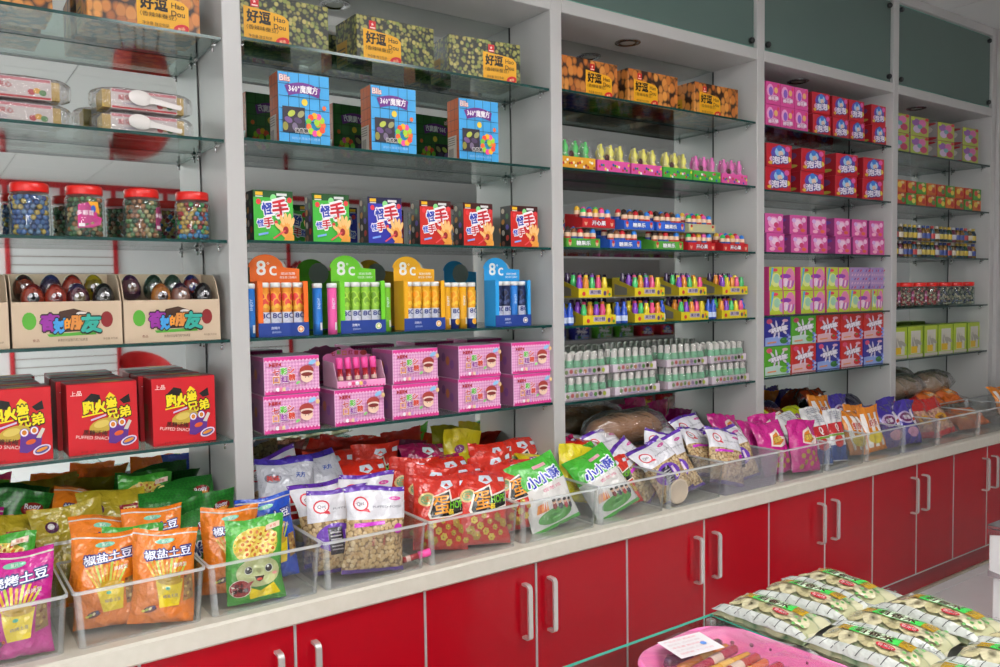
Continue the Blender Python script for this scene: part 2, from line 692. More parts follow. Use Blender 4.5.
# ceiling with board joints
ce = struct('ceiling', MB().box(XL, XR, YF, YB, CEIL_Z + 0.006, CEIL_Z + 0.1, CEILD), 'grey ceiling of square boards with dark joints', 'ceiling')
rest = MB()
tw2 = 0.9
ctile = MB().box(0.004, tw2 - 0.004, 0.004, tw2 - 0.004, 0, 0.006, CEILM).mesh('ceiling_panel')
LAMPS = [(1.12, -1.95), (2.15, -1.95)] + [(lx, ly) for ly in (-3.6, -4.8, -6.0, -7.2) for lx in (-0.6, -1.9, -3.0)]  # left-hand grid is added out of view to brighten the far wall
x = XL
while x < XR - 0.01:
    y = YB - tw2
    while y > YF - tw2:
        if 3.0 < x < 8.2 and y > -2.6:
            obj('ceiling_panel', ctile, ce, (x, y, CEIL_Z))
        else:
            rest.box(x + 0.004, min(x + tw2 - 0.004, XR), max(y + 0.004, YF), y + tw2 - 0.004, CEIL_Z, CEIL_Z + 0.006, CEILM)
        y -= tw2
    x += tw2
obj('distant_ceiling_panels', rest, ce, kind='stuff')

# walls
struct('wall_back', MB().box(XL - 0.1, XR + 0.1, YB, YB + 0.1, 0, CEIL_Z, WALLW), 'plain wall behind the built-in shelving', 'wall')
struct('wall_front', MB().box(XL - 0.1, XR + 0.1, YF - 0.1, YF, 0, CEIL_Z, WALLW), 'white wall across the shop seen in the mirrors', 'wall')
struct('wall_right', MB().box(XR, XR + 0.1, YF, YB, 0, CEIL_Z, WALLW), 'white end wall of the shop', 'wall')
wl = struct('wall_left', MB().box(XL - 0.1, XL, YF, -5.4, 0, CEIL_Z, WALLW).box(XL - 0.1, XL, -0.4, YB, 0, CEIL_Z, WALLW)
            .box(XL - 0.1, XL, -5.4, -0.4, 0, 0.3, WALLW).box(XL - 0.1, XL, -5.4, -0.4, 2.85, CEIL_Z, WALLW), 'left wall with the added window', 'wall')
w1 = struct('window_1', MB().box(XL - 0.06, XL - 0.01, -5.4, -5.32, 0.3, 2.85, ALU).box(XL - 0.06, XL - 0.01, -0.48, -0.4, 0.3, 2.85, ALU)
            .box(XL - 0.06, XL - 0.01, -2.94, -2.86, 0.3, 2.85, ALU), 'added unseen aluminium framed window', 'window')  # window is added, unseen, as an opening for fill light
WG = clear('window_glass', 'F2F8F6', gloss=0.15)
for a, b in ((-5.32, -2.94), (-2.86, -0.48)):
    obj('pane', MB().box(XL - 0.04, XL - 0.034, a, b, 0.3, 2.85, WG), w1)

# ceiling lamps: white frames round a lit diffuser
DIFF = M('lamp_diffuser', 'FFFEFC', rough=0.6, emit=27.0)
for i, (lx, ly) in enumerate(LAMPS):
    t = empty('ceiling_light', (lx, ly, CEIL_Z))
    tag(t, 'square ceiling light ' + ['above the glass island at left', 'above the glass island at right'][i] if i < 2 else 'added unseen ceiling light at the left side, ' + ORD[i - 2] + ' counting towards the opposite wall', 'ceiling light', 'ceiling lights')
    fr = MB()
    s = 0.33
    for q in ((-s, s, -s, -s + 0.03), (-s, s, s - 0.03, s), (-s, -s + 0.03, -s + 0.03, s - 0.03), (s - 0.03, s, -s + 0.03, s - 0.03)):
        fr.box(q[0], q[1], q[2], q[3], -0.03, -0.001, WHITE)
    obj('frame', fr, t)
    obj('diffuser', MB().box(-s + 0.03, s - 0.03, -s + 0.03, s - 0.03, -0.02, -0.012, DIFF), t)

# ---------------------------------------------------------------- built-in wall shelving
POSTS = [-0.392, 0.713, 1.823, 2.937, 4.000, 5.045]
PW = 0.05
BAY_D = 0.232
SHELF_Z = [2.098, 1.834, 1.566, 1.299, 1.030]      # centres of the glass shelves, top to bottom
# the shelves of each bay sit a little higher or lower on their pins
SHELF_DZ = [[-0.003, -0.005, -0.002, 0.0, -0.002], [0.009, 0.006, 0.0, 0.0, -0.0015], [0.016, 0.012, 0.004, -0.007, -0.008], [0.012, 0.003, 0.005, -0.003, -0.001], [-0.004, -0.003, 0.001, 0.006, 0.011]]
CT_Z = 0.675
LINT0, LINT1, TOP0 = 2.374, 2.420, 2.822
unit = empty('wall_shelving', (0, 0, 0))
tag(unit, 'built-in white wall shelving with mirror backs, glass shelves and frosted glass headers', 'shelving')
for i, px in enumerate(POSTS):
    obj('post', MB().box(px - PW / 2, px + PW / 2, 0.0, BAY_D + 0.01, CT_Z + 0.002, CEIL_Z - 0.002, WHITE, ch=0.002), unit)
FROST = M('frosted_header_glass', '52655F', rough=0.3, spec=0.35, mottle=(3, '4E615B', 0.5))
FEDGE = M('frosted_glass_edge', '7FB5A4', rough=0.2)
BAYS = [(POSTS[i] + PW / 2, POSTS[i + 1] - PW / 2) for i in range(5)]
pin = MB().lathe([(0.0045, 0), (0.0045, 0.018)], 8, STEEL, axis='y').lathe([(0.003, 0.0), (0.003, 0.016)], 6, STEEL, z0=-0.016)
pin_me = pin.mesh('shelf_pin')
for i, (x0, x1) in enumerate(BAYS):
    obj('bay_ceiling', MB().box(x0, x1, 0.0, BAY_D, LINT0, LINT1, WHITE, ch=0.002), unit)
    obj('top_rail', MB().box(x0, x1, 0.0, 0.06, TOP0, CEIL_Z - 0.002, WHITE, ch=0.002), unit)
    obj('mirror_back', MB().box(x0, x1, BAY_D, BAY_D + 0.006, CT_Z + 0.002, LINT0, MIRROR), unit)
    for sx in (x0 + 0.0005, x1 - 0.0035):
        obj('mirror_seam', MB().box(sx, sx + 0.003, BAY_D - 0.003, BAY_D - 0.0005, CT_Z + 0.002, LINT0 - 0.001, BLACKM), unit)
    g = obj('header_panel', MB().box(x0 + 0.004, x1 - 0.004, 0.012, 0.022, LINT1 + 0.002, TOP0 - 0.002, FEDGE, mats6={'y-': FROST}, ch=0.006), unit)
    for bx in (x0 + 0.03, x1 - 0.03):
        for bz in (LINT1 + 0.03, TOP0 - 0.03):
            obj('bolt', MB().lathe([(0.013, 0), (0.013, 0.012), (0.009, 0.016)], 12, BLACKM, axis='y').move(Matrix.Translation((bx, 0.012, bz))), g)
    # spot in the bay ceiling
    dl = obj('downlight', MB().lathe([(0.05, -0.004), (0.05, -0.001), (0.036, -0.008), (0.036, 0.0)], 20, STEEL, z0=LINT0).move(Matrix.Translation(((x0 + x1) / 2 - 0.1, 0.12, 0))), unit)
    obj('lamp_glass', MB().lathe([(0.0, -0.006), (0.02, -0.0055), (0.034, -0.003)], 16, M('lamp_glass', 'A9A69E', rough=0.2), z0=LINT0, cap=False).move(Matrix.Translation(((x0 + x1) / 2 - 0.1, 0.12, 0))), dl)
    for kz, z in enumerate(SHELF_Z):
        z = z + SHELF_DZ[i][kz]
        sh = obj('glass_shelf', MB().box(x0 + 0.002, x1 - 0.002, 0.006, BAY_D - 0.0035, z - 0.004, z + 0.004, GEDGE, mats6={'z-': GLASS, 'z+': GLASS}), unit)
        for px in (x0 + 0.012, x1 - 0.012):
            for py in (0.035, BAY_D - 0.03):
                obj('shelf_pin', pin_me, sh, (px, py + 0.011, z - 0.0095))
# white pilaster closing the run
struct('trim_1', MB().box(5.072, 5.30, -0.02, YB - 0.001, CT_Z + 0.01, CEIL_Z - 0.002, WHITE, ch=0.002), 'white pilaster at the far end of the shelving', 'trim')

# ---------------------------------------------------------------- counter and base cabinets
C_F = -0.33
ctop = obj('countertop', MB().box(-0.9, 6.3, C_F, YB - 0.003, CT_Z - 0.052, CT_Z, STONE, ch=0.006))
tag(ctop, 'long cream stone worktop running over the red base cabinets', 'countertop')
DOOR_Y = C_F + 0.02
CT_B = CT_Z - 0.054
SEAMS = [-0.36, 0.004, 0.369, 0.723, 1.088, 1.468, 1.84, 2.212, 2.575, 2.935, 3.284, 3.644, 3.982, 4.32, 4.66, 5.0, 5.34]
DOOR_B = 0.115
hd = []
HT, HB, HP = 0.568, 0.403, 0.034
n = 5
out = [(0, HT)]
rr = 0.014
for k in range(n + 1):
    a = PI / 2 + (PI / 2) * k / n
    out.append((-HP + rr + rr * math.cos(a), HT - rr + rr * math.sin(a)))
for k in range(n + 1):
    a = PI + (PI / 2) * k / n
    out.append((-HP + rr + rr * math.cos(a), HB + rr + rr * math.sin(a)))
out.append((0, HB))
inn = []
ri, tk = 0.007, 0.007
inn.append((0, HB + tk))
for k in range(n + 1):
    a = 1.5 * PI - (PI / 2) * k / n
    inn.append((-HP + tk + ri + ri * math.cos(a), HB + tk + ri + ri * math.sin(a)))
for k in range(n + 1):
    a = PI - (PI / 2) * k / n
    inn.append((-HP + tk + ri + ri * math.cos(a), HT - tk - ri + ri * math.sin(a)))
inn.append((0, HT - tk))
handle_me = MB().prism(out + inn, -0.0075, 0.0075, M('brushed_handle', 'DAD7D2', rough=0.25, metal=0.6), plane='yz').mesh('handle')
CARC = M('cabinet_carcass', '8F1420', rough=0.4)
cabs = [(0, 1, 2), (2, 3, 4), (4, 5, 6), (6, 7, 8), (8, 9, 10), (10, 11, 12), (12, 13, 14), (14, 15, 16)]
where = ['below the orange chip bags at the near end', 'below the face-print chip bag', 'below the red egg-snack bags', 'below the rice-snack bag bins', 'below the frosted bin',
         'below the striped orange bags', 'below the red-topped packs', 'at the far end of the run']
for k, (a, m_, b) in enumerate(cabs):
    xa, xm, xb = SEAMS[a], SEAMS[m_], SEAMS[b]
    t = empty('base_cabinet', ((xa + xb) / 2, 0, 0))
    tag(t, 'red gloss two-door base cabinet ' + where[k], 'cabinet', 'red base cabinets')
    off = -(xa + xb) / 2
    obj('body', MB().box(xa + off + 0.001, xb + off - 0.001, DOOR_Y + 0.021, YB - 0.004, DOOR_B, CT_B, CARC), t)
    obj('plinth', MB().box(xa + off + 0.0005, xb + off - 0.0005, DOOR_Y + 0.04, DOOR_Y + 0.06, 0.001, DOOR_B - 0.006, REDK), t)
    obj('base_rail', MB().box(xa + off + 0.0005, xb + off - 0.0005, DOOR_Y + 0.004, DOOR_Y + 0.02, DOOR_B - 0.006, DOOR_B, ALU), t)
    obj('floor_strip', MB().box(xa + off + 0.0005, xb + off - 0.0005, DOOR_Y + 0.028, DOOR_Y + 0.0395, 0.001, 0.012, M('brass_strip', 'B8AF9A', rough=0.4, metal=0.3)), t)
    for s, (p, q) in enumerate(((xa, xm), (xm, xb))):
        d = obj('door', MB().box(p + off + 0.0035, q + off - 0.0035, DOOR_Y, DOOR_Y + 0.019, DOOR_B + 0.002, CT_B - 0.003, RED, ch=0.0015), t)
        for e0, e1 in ((p + 0.0005, p + 0.003), (q - 0.003, q - 0.0005)):
            obj('edge_strip', MB().box(e0 + off, e1 + off, DOOR_Y - 0.001, DOOR_Y + 0.018, DOOR_B + 0.002, CT_B - 0.003, ALU), d)
        hx = (xm - 0.047 if s == 0 else xm + 0.047) + off
        obj('handle', handle_me, d, (hx, DOOR_Y - 0.0005, 0))

# ---------------------------------------------------------------- across the shop (seen in the mirrors)
SLATM = M('slat_board', 'EAE9EA', rough=0.5)
SLATD = M('slat_groove', '7A5A44', rough=0.8)
POSTR = [-2.114, -1.502, -0.88, -0.268, 0.343, 0.955, 1.577, 2.167, 2.811, 3.434, 4.056, 4.507]
trim = MB().box(XL, XR, YF + 0.001, YF + 0.05, CEIL_Z - 0.07, CEIL_Z - 0.002, REDTRIM)
struct('trim_2', trim, 'red cornice along the opposite wall', 'trim')
rf = empty('red_wall_frame', (0, YF, 0))
tag(rf, 'red upright frame on the opposite wall, seen in the mirrors', 'wall frame')
for k, x in enumerate(POSTR):
    obj('upright', MB().box(x - 0.025, x + 0.025, 0.001, 0.05, 0.2 if k % 2 else 2.45, CEIL_Z - 0.072, REDTRIM), rf)
for k in range(1, len(POSTR) - 2, 2):
    x0, x1 = POSTR[k] + 0.026, POSTR[k + 2] - 0.026
    if k % 4 == 1:
        t = empty('slatwall_panel', ((x0 + x1) / 2, YF, 0))
        tag(t, 'white slatwall panel, ' + ORD[k // 4] + ' along the opposite wall', 'slatwall panel', 'slatwall panels on the opposite wall')
        w = (x1 - x0) / 2
        obj('backing', MB().box(-w, w, 0.001, 0.006, 0.25, 2.12, SLATD), t)
        z = 0.25
        sl = MB().box(-w, w, 0.0062, 0.022, 0.006, 0.10, SLATM).mesh('slat')
        while z < 2.08:
            obj('slat', sl, t, (0, 0, z - 0.006))
            z += 0.106
# brush lettering in red on the far wall
bl = MB()
random.seed(12)
for k in range(11):
    x = 4.45 + 0.12 * k
    pts = [(x + random.uniform(-0.05, 0.05) + 0.06 * math.sin(3 * q + k), YF + 0.004, 1.90 - 0.11 * q + random.uniform(-0.02, 0.02)) for q in range(4)]
    bl.tube(pts, 0.022, 6, REDTRIM)
struct('trim_3', bl, 'red brush-stroke lettering on the opposite wall', 'wall lettering')
# red tub chair
CHR = M('red_chair_plastic', 'C21A1C', rough=0.25)
ch = empty('tub_chair', (1.88, -5.9, 0), (0, 0, R(160)))
tag(ch, 'round red plastic tub chair reflected in the mirror', 'chair')
def shell_(u, v):
    a = R(-40 + 260 * u)
    r_ = 0.23 + 0.05 * v
    return (r_ * math.cos(a), r_ * math.sin(a), 0.44 + v * (0.20 + 0.24 * max(0, math.sin(a)) ** 0.7))
mbb = MB().grid(shell_, 30, 6, CHR)
mbb.grid(lambda u, v: tuple(c * 0.93 if i < 2 else c for i, c in enumerate(shell_(u, v))), 30, 6, CHR, flip=True)
obj('backrest', mbb, ch)
obj('seat', MB().lathe([(0.0, 0.42), (0.22, 0.42), (0.235, 0.44), (0.22, 0.46), (0.0, 0.455)], 24, CHR), ch)
for a in (45, 135, 225, 315):
    obj('leg', MB().tube([(0.15 * math.cos(R(a)), 0.15 * math.sin(R(a)), 0.425), (0.21 * math.cos(R(a)), 0.21 * math.sin(R(a)), 0.001)], 0.011, 8, STEEL), ch)

def shelf_dz(x, y, z):
    """how far the shelf under this point sits from its nominal height"""
    if z < 1.0 or y < 0 or x < POSTS[0] or x > POSTS[5]:
        return 0.0
    b = max(i for i in range(5) if POSTS[i] <= x)
    k = min(i for i in range(5) if SHELF_Z[i] <= z)
    return SHELF_DZ[b][k]

# ================================================================ goods on the glass shelves
def top(k):
    return SHELF_Z[k] + 0.0045

def carton(name, cat, w, d, h, mat, art=None, ch=0.0015, extra=None, body='carton'):
    """art = {face: fn(Print, w, h)}"""
    p = Proto(name, cat)
    p.part(body, MB().box(-w / 2, w / 2, -d / 2, d / 2, 0, h, mat, ch=ch))
    if art:
        fm = face_maps(w, d, h)
        for face, fn in art.items():
            P = Print(fm[face])
            fn(P, d if face in ('left', 'right') else w, d if face == 'top' else h)
            p.part({'front': 'front_artwork', 'left': 'side_artwork', 'right': 'side_artwork', 'back': 'back_artwork', 'top': 'top_artwork'}[face], P.mb)
    if extra:
        extra(p)
    p.dim = (w, d, h)
    return p

# ---- bean and almond boxes
PEAS = cells('pea_pattern', 74, ['5A7028', '9E9046', '6E7C36', 'B0A258', '3E541F'], '0A1206', width=0.42, bump=0)
ALM = cells('almond_pattern', 40, ['C8782E', 'B0601E', 'D89040', '9C5220'], '2A1006', width=0.46, stretch=(1, 1, 0.75), bump=0)
def nut_art(lx):
    def fn(P, w, h):
        x0, x1 = lx, lx + 0.128
        P.poly([(x0, 0.004), (x1, 0.004), (x1, h * 0.55), (x1 - 0.012, h * 0.63), (x1 - 0.03, h * 0.66), (x0, h * 0.72)], 'E3A413')
        P.rect(x0 + 0.02, h * 0.72, x0 + 0.043, h * 0.9, 'C4161C')
        P.text('★', x0 + 0.031, h * 0.83, 0.010, 'F3D9D0')
        P.rect(x0 + 0.023, h * 0.74, x0 + 0.04, h * 0.765, 'F3D9D0')
        P.text('好逗', x0 + 0.042, h * 0.53, 0.034, '1A130C', bold=0.05, width=0.066)
        P.text('Hao', x0 + 0.101, h * 0.55, 0.014, '3A2A10', bold=0.02)
        P.text('Dou', x0 + 0.101, h * 0.40, 0.014, '3A2A10', bold=0.02)
        P.text('（香辣味蚕豆）', x0 + 0.052, h * 0.31, 0.013, '4A3410', width=0.09)
        P.text('净含量 独立包装', x0 + 0.045, h * 0.14, 0.009, '5C4414', width=0.066)
        P.ellipse(x1 - 0.02, 0.016, 0.02, 0.012, 'C8171D', rot=0.25)
        P.text('美味', x1 - 0.02, 0.016, 0.009, 'F5D9A0', rot=0.25)
    return fn
def nut_side(P, w, h):
    P.rect(0.006, 0.006, w * 0.55, h * 0.55, 'B98A1C')
    for k in range(4):
        P.rect(0.012, 0.014 + 0.012 * k, w * 0.48, 0.019 + 0.012 * k, '4A3A18')
pea_a = carton('bean_box', 'box', 0.270, 0.14, 0.137, PEAS, {'front': nut_art(0.022), 'left': nut_side, 'back': nut_art(0.022)})
pea_b = carton('bean_box', 'box', 0.270, 0.14, 0.137, PEAS, {'front': nut_art(0.125), 'left': nut_side, 'back': nut_art(0.022)})
alm_a = carton('almond_box', 'box', 0.272, 0.14, 0.133, ALM, {'front': nut_art(0.115), 'left': nut_side, 'back': nut_art(0.022)})
alm_b = carton('almond_box', 'box', 0.272, 0.14, 0.133, ALM, {'front': nut_art(0.03), 'left': nut_side, 'back': nut_art(0.022)})
alm_a.put((0.510, 0.12, top(0)), 'almond-print snack box standing right beside the post in the leftmost bay', 'almond boxes', rz=R(1))
alm_b.put((0.165, 0.12, top(0)), 'almond-print snack box cut off by the left edge of the photo', 'almond boxes')
pea_a.put((0.876, 0.12, top(0)), 'green bean-print box nearest the post, leftmost of three on the top shelf', 'green bean boxes')
pea_a.put((1.232, 0.12, top(0)), 'green bean-print box in the middle of three on the top shelf', 'green bean boxes', rz=R(1))
pea_b.put((1.570, 0.12, top(0)), 'green bean-print box with its yellow label at the right end', 'green bean boxes', rz=R(-5))
alm_a.put((2.022, 0.12, top(0)), 'almond-print box leftmost of three in the third bay', 'almond boxes')
alm_b.put((2.347, 0.12, top(0)), 'almond-print box in the middle of three in the third bay', 'almond boxes')
alm_b.put((2.715, 0.12, top(0)), 'almond-print box rightmost of three in the third bay', 'almond boxes')

# ---- blue cube-candy boxes, green behind
def cube_art(bg, line):
    def fn(P, w, h):
        P.rect(0.001, 0.001, w - 0.001, h - 0.001, bg)
        for k in range(1, 5):
            P.rect(w * k / 5 - 0.0007, 0.002, w * k / 5 + 0.0007, h - 0.002, line)
        for k in range(1, 6):
            P.rect(0.002, h * k / 6 - 0.0007, w - 0.002, h * k / 6 + 0.0007, line)
        P.text('Blis', w * 0.13, h * 0.91, 0.016, 'F2E9E4', bold=0.03, edge='D2584A')
        arc = [(w * (0.12 + 0.7 * t), h * (0.735 + 0.06 * math.sin(PI * t) + 0.075)) for t in [i / 8 for i in range(9)]]
        arc2 = [(w * (0.2 + 0.58 * t), h * (0.675 + 0.045 * math.sin(PI * t))) for t in [i / 8 for i in range(9)]]
        P.poly(arc + arc2[::-1], '6B2B86')
        P.text('360°魔魔方', w * 0.48, h * 0.778, 0.021, 'F6F2F6', bold=0.03, width=w * 0.56)
        P.ellipse(w * 0.5, h * 0.60, 0.009, 0.010, 'E8C63A')
        P.ellipse(w * 0.88, h * 0.545, 0.006, 0.007, 'E2692C')
        P.rect(w * 0.07, h * 0.17, w * 0.5, h * 0.525, '2A2230')
        for i, c in enumerate(('8F8A3A', '6E4C86', 'B7C24A', '7A6A86', '4D3A5E', '9C9A66')):
            P.ellipse(w * (0.12 + 0.06 * i), h * (0.25 + 0.09 * ((i * 7) % 3)), 0.008, 0.012, c, rot=i * 1.1)
        random.seed(4)
        cc = ['E2692C', '9CCB2C', 'EE4E9A', 'F0B21C', 'E84B2C', '6FC23A']
        for i in range(14):
            a = i * 2 * PI / 11
            rr_ = 0.022 if i < 11 else 0.006
            P.ellipse(w * 0.70 + rr_ * math.cos(a), h * 0.30 + rr_ * 1.15 * math.sin(a), 0.0085, 0.0095, cc[i % 6], n=10)
        P.text('口香糖', w * 0.42, h * 0.2, 0.012, '20202A', bold=0.04, edge='F4F4F4')
        P.text('缤纷水果味夹心糖果', w * 0.5, h * 0.09, 0.008, '9CC8EC', width=w * 0.55)
    return fn
def cube_side(P, w, h):
    P.rect(0.001, 0.001, w - 0.001, h - 0.001, 'C3571C')
    for k in range(1, 3):
        P.rect(w * k / 3 - 0.0007, 0.002, w * k / 3 + 0.0007, h - 0.002, '4A2410')
    for k in range(1, 6):
        P.rect(0.002, h * k / 6 - 0.0007, w - 0.002, h * k / 6 + 0.0007, '4A2410')
    P.rect(0.006, 0.006, w - 0.012, h * 0.42, 'C9BDB2')
    for k in range(9):
        P.rect(0.012 + 0.004 * k, 0.016, 0.014 + 0.004 * k, 0.045, '5B524B')
    for k in range(4):
        P.rect(0.010, 0.055 + 0.007 * k, w - 0.018, 0.058 + 0.007 * k, '7B7068')
cube = carton('cube_candy_box', 'box', 0.152, 0.075, 0.204, ink('2E2A30'), {'front': cube_art('3FA2DE', '14293A'), 'left': cube_side, 'back': cube_art('2F6B2A', '122A10')})
for i, (x, q) in enumerate(((0.933, 0.088), (1.221, 0.088), (1.535, 0.088))):
    cube.put((x, q, top(1)), 'blue grid-print candy box, ' + ['leftmost', 'middle', 'rightmost'][i] + ' of the three under the green bean boxes', 'blue candy boxes', rz=R(-3))

# ---- small hand-candy boxes
def hand_art(bg, dark):
    def fn(P, w, h):
        P.rect(0.001, 0.001, w - 0.001, h - 0.001, bg)
        P.rect(0.001, h * 0.86, w - 0.001, h - 0.001, dark)
        P.rect(w * 0.06, h * 0.9, w * 0.24, h * 0.965, 'E9B51E')
        P.rect(w * 0.06, h * 0.865, w * 0.24, h * 0.885, 'D9D9D9')
        P.rect(w * 0.58, h * 0.9, w * 0.84, h * 0.95, 'DADADA')
        P.ellipse(w * 0.5, h * 0.85, 0.009, 0.011, '86D886')
        P.ellipse(w * 0.13, h * 0.77, 0.007, 0.008, 'D9363C')
        P.ellipse(w * 0.9, h * 0.82, 0.007, 0.008, 'D9363C')
        P.text('怪', w * 0.36, h * 0.64, 0.032, '2A3FA8', bold=0.05, edge='F4F0F4', rot=0.15, ew=0.08)
        P.text('手', w * 0.66, h * 0.66, 0.044, 'C4202C', bold=0.05, edge='F4F0F4', rot=0.15, ew=0.08)
        P.text('怪', w * 0.17, h * 0.35, 0.019, '3A55BE', bold=0.05, edge='F4F0F4', rot=0.12, ew=0.08)
        P.text('手', w * 0.36, h * 0.37, 0.026, 'C4202C', bold=0.05, edge='F4F0F4', rot=0.12, ew=0.08)
        P.ellipse(w * 0.55, h * 0.37, 0.005, 0.006, 'D9363C')
        # hand: palm and fingers
        P.ellipse(w * 0.80, h * 0.24, 0.019, 0.026, 'E8A24E', rot=0.25)
        for k, (fx, fy, a) in enumerate(((0.70, 0.42, 0.35), (0.79, 0.46, 0.1), (0.88, 0.45, -0.12), (0.95, 0.38, -0.35), (0.62, 0.28, 0.9))):
            P.ellipse(w * fx, h * fy, 0.0055, 0.016, 'F0BE7A', rot=a, n=8)
        P.poly([(w * 0.72, 0.003), (w * 0.99, 0.003), (w * 0.99, h * 0.12), (w * 0.86, h * 0.2)], 'E39A3C')
        P.ellipse(w * 0.78, h * 0.22, 0.008, 0.011, '8E1A20')
        P.quad([(w * 0.45, h * 0.06), (w * 0.48, h * 0.04), (w * 0.78, h * 0.2), (w * 0.76, h * 0.23)], 'E0525A', n=1)
        P.quad([(w * 0.1, h * 0.1), (w * 0.34, h * 0.14), (w * 0.34, h * 0.18), (w * 0.1, h * 0.14)], '7FA8E8', n=1)
    return fn
def hand_side(P, w, h):
    P.rect(0.001, 0.001, w - 0.001, h - 0.001, '1E1A18')
    for i, c in enumerate(('8A5A4A', 'C0392F', 'C9C0B4', '5A4EA0', 'C98A3E', '3C6A3A', 'B8A890')):
        P.ellipse(w * (0.3 + 0.4 * (i % 2)), h * (0.1 + 0.13 * i), 0.010, 0.009, c, rot=i)
HB = {}
for nm, bg, dk in (('green', '3FAE3A', '174A1E'), ('blue', '2B2E9E', '14143E'), ('red', 'C4261C', '3A0E10')):
    HB[nm] = carton('hand_candy_box', 'box', 0.114, 0.062, 0.141, ink(dk), {'front': hand_art(bg, dk), 'left': hand_side, 'back': hand_art(bg, dk)})
for x, nm, lb in ((0.835, 'green', 'green hand-candy box beside the post'), (1.008, 'green', 'green hand-candy box second from the post, next to the blue one'),
                  (1.184, 'blue', 'single dark blue hand-candy box between green and red ones'), (1.363, 'red', 'red hand-candy box next to the dark blue box'),
                  (1.526, 'red', 'red hand-candy box in the middle of the three red ones'), (1.716, 'red', 'red hand-candy box at the right end of its shelf')):
    HB[nm].put((x - 0.004, 0.076, top(2)), lb, 'hand-candy boxes', rz=R(-2))

# ---- pink checked candy boxes
PCHK = checker('pink_check', 'E7B2D4', 'D58CBE', 150)
def scallop(P, w, h, y0, c, c2, down):
    P.rect(0.001, y0, w - 0.001, y0 + 0.011, c)
    n = int(w / 0.0105)
    for k in range(n):
        P.ellipse(0.006 + (w - 0.012) * k / (n - 1), y0 + (0.0 if down else 0.011), 0.0032, 0.0032, c2, n=6)
def pink_art(P, w, h):
    scallop(P, w, h, h - 0.012, 'D63C8E', 'F2C4E0', True)
    scallop(P, w, h, 0.001, 'D63C8E', 'F2C4E0', False)
    P.text('►嘉顿◄', w * 0.18, h * 0.80, 0.011, 'A8242E', bold=0.05, width=0.034)
    for s, x, y, c in (('七', 0.19, 0.60, 'C2272E'), ('彩', 0.33, 0.62, '5FB83A'), ('シ', 0.46, 0.64, 'D2433C'), ('口', 0.19, 0.40, 'D9882E'), ('红', 0.34, 0.42, '8E2C96'), ('糖', 0.47, 0.45, 'C5402E')):
        P.text(s, w * x, h * y, 0.0185, c, bold=0.05, edge='F6E6F0', ew=0.05)
    # child's face with red cap
    P.ellipse(w * 0.74, h * 0.44, 0.0185, 0.0165, 'F0CDB4')
    P.ellipse(w * 0.735, h * 0.60, 0.0215, 0.0155, 'A23A33')
    P.ellipse(w * 0.74, h * 0.55, 0.0195, 0.006, 'E9D4C6')
    P.ellipse(w * 0.74, h * 0.505, 0.017, 0.006, '7E2E28')
    P.ellipse(w * 0.71, h * 0.43, 0.0016, 0.0016, '3A2A28', n=6)
    P.ellipse(w * 0.77, h * 0.43, 0.0016, 0.0016, '3A2A28', n=6)
    P.ellipse(w * 0.84, h * 0.82, 0.012, 0.006, '8CC2E8', rot=0.4)
    P.ellipse(w * 0.94, h * 0.77, 0.006, 0.007, 'E8C48A')
    P.ellipse(w * 0.57, h * 0.3, 0.007, 0.004, '8ACE7A', rot=0.5)
    for k in range(5):
        P.ellipse(w * (0.15 + 0.055 * k), h * 0.155, 0.0055, 0.006, ('E0A6C4', 'F4EEF4', 'E88AA8', 'E9D2A4', 'C896D0')[k], n=8)
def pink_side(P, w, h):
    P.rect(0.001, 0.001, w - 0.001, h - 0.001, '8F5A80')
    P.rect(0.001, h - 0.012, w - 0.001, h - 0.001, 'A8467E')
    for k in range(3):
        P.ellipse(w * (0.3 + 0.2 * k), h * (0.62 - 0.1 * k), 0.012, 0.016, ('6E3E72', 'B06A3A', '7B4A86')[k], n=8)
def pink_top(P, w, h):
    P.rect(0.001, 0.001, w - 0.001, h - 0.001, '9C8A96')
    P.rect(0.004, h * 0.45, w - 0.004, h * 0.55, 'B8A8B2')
pink = carton('pink_candy_box', 'box', 0.162, 0.135, 0.1065, PCHK, {'front': pink_art, 'left': pink_side, 'back': pink_art, 'top': pink_top})
PX = [0.860, 1.066, 1.258, 1.500, 1.715]
for i, x in enumerate(PX):
    for lv in (0, 1):
        if i == 1 and lv == 1:
            continue
        lb = ('lower' if lv == 0 else 'upper') + ' pink checked candy box in the ' + ORD[i] + ' stack from the left'
        if i == 1:
            lb = 'pink checked candy box right under the lipstick candy display'
        pink.put((x + (0.003 if lv else 0), 0.085 + 0.004 * lv, top(4) + lv * 0.1075), lb, 'pink checked candy boxes', rz=R(-2 + 1.5 * ((i * 2 + lv) % 3)))
# lipstick candy display on the second stack
PINKC = ink('DB4C98')
dsp = Proto('lipstick_candy_display', 'display box')
dw, dd = 0.155, 0.115
mb = MB()
prof = [(-dd / 2, 0.0), (-dd / 2, 0.022), (-dd / 2 + 0.03, 0.075), (dd / 2 - 0.002, 0.078), (dd / 2 - 0.002, 0.0)]
mb.prism(prof, -dw / 2, -dw / 2 + 0.0015, ink('D8A6BE'), plane='yz')
mb.prism(prof, dw / 2 - 0.0015, dw / 2, ink('D8A6BE'), plane='yz')
mb.box(-dw / 2, dw / 2, -dd / 2, -dd / 2 + 0.0015, 0, 0.022, ink('E493BE'))
mb.box(-dw / 2, dw / 2, -dd / 2, dd / 2, 0, 0.0015, ink('C87AA6'))
dsp.part('tray', mb)
hdr = MB()
pts = [(-dw / 2, 0.0)] + [(-dw / 2 + dw * k / 12, 0.088 + 0.022 * math.sin(PI * k / 12) + 0.003 * math.sin(k * 2.1)) for k in range(13)] + [(dw / 2, 0.0)]
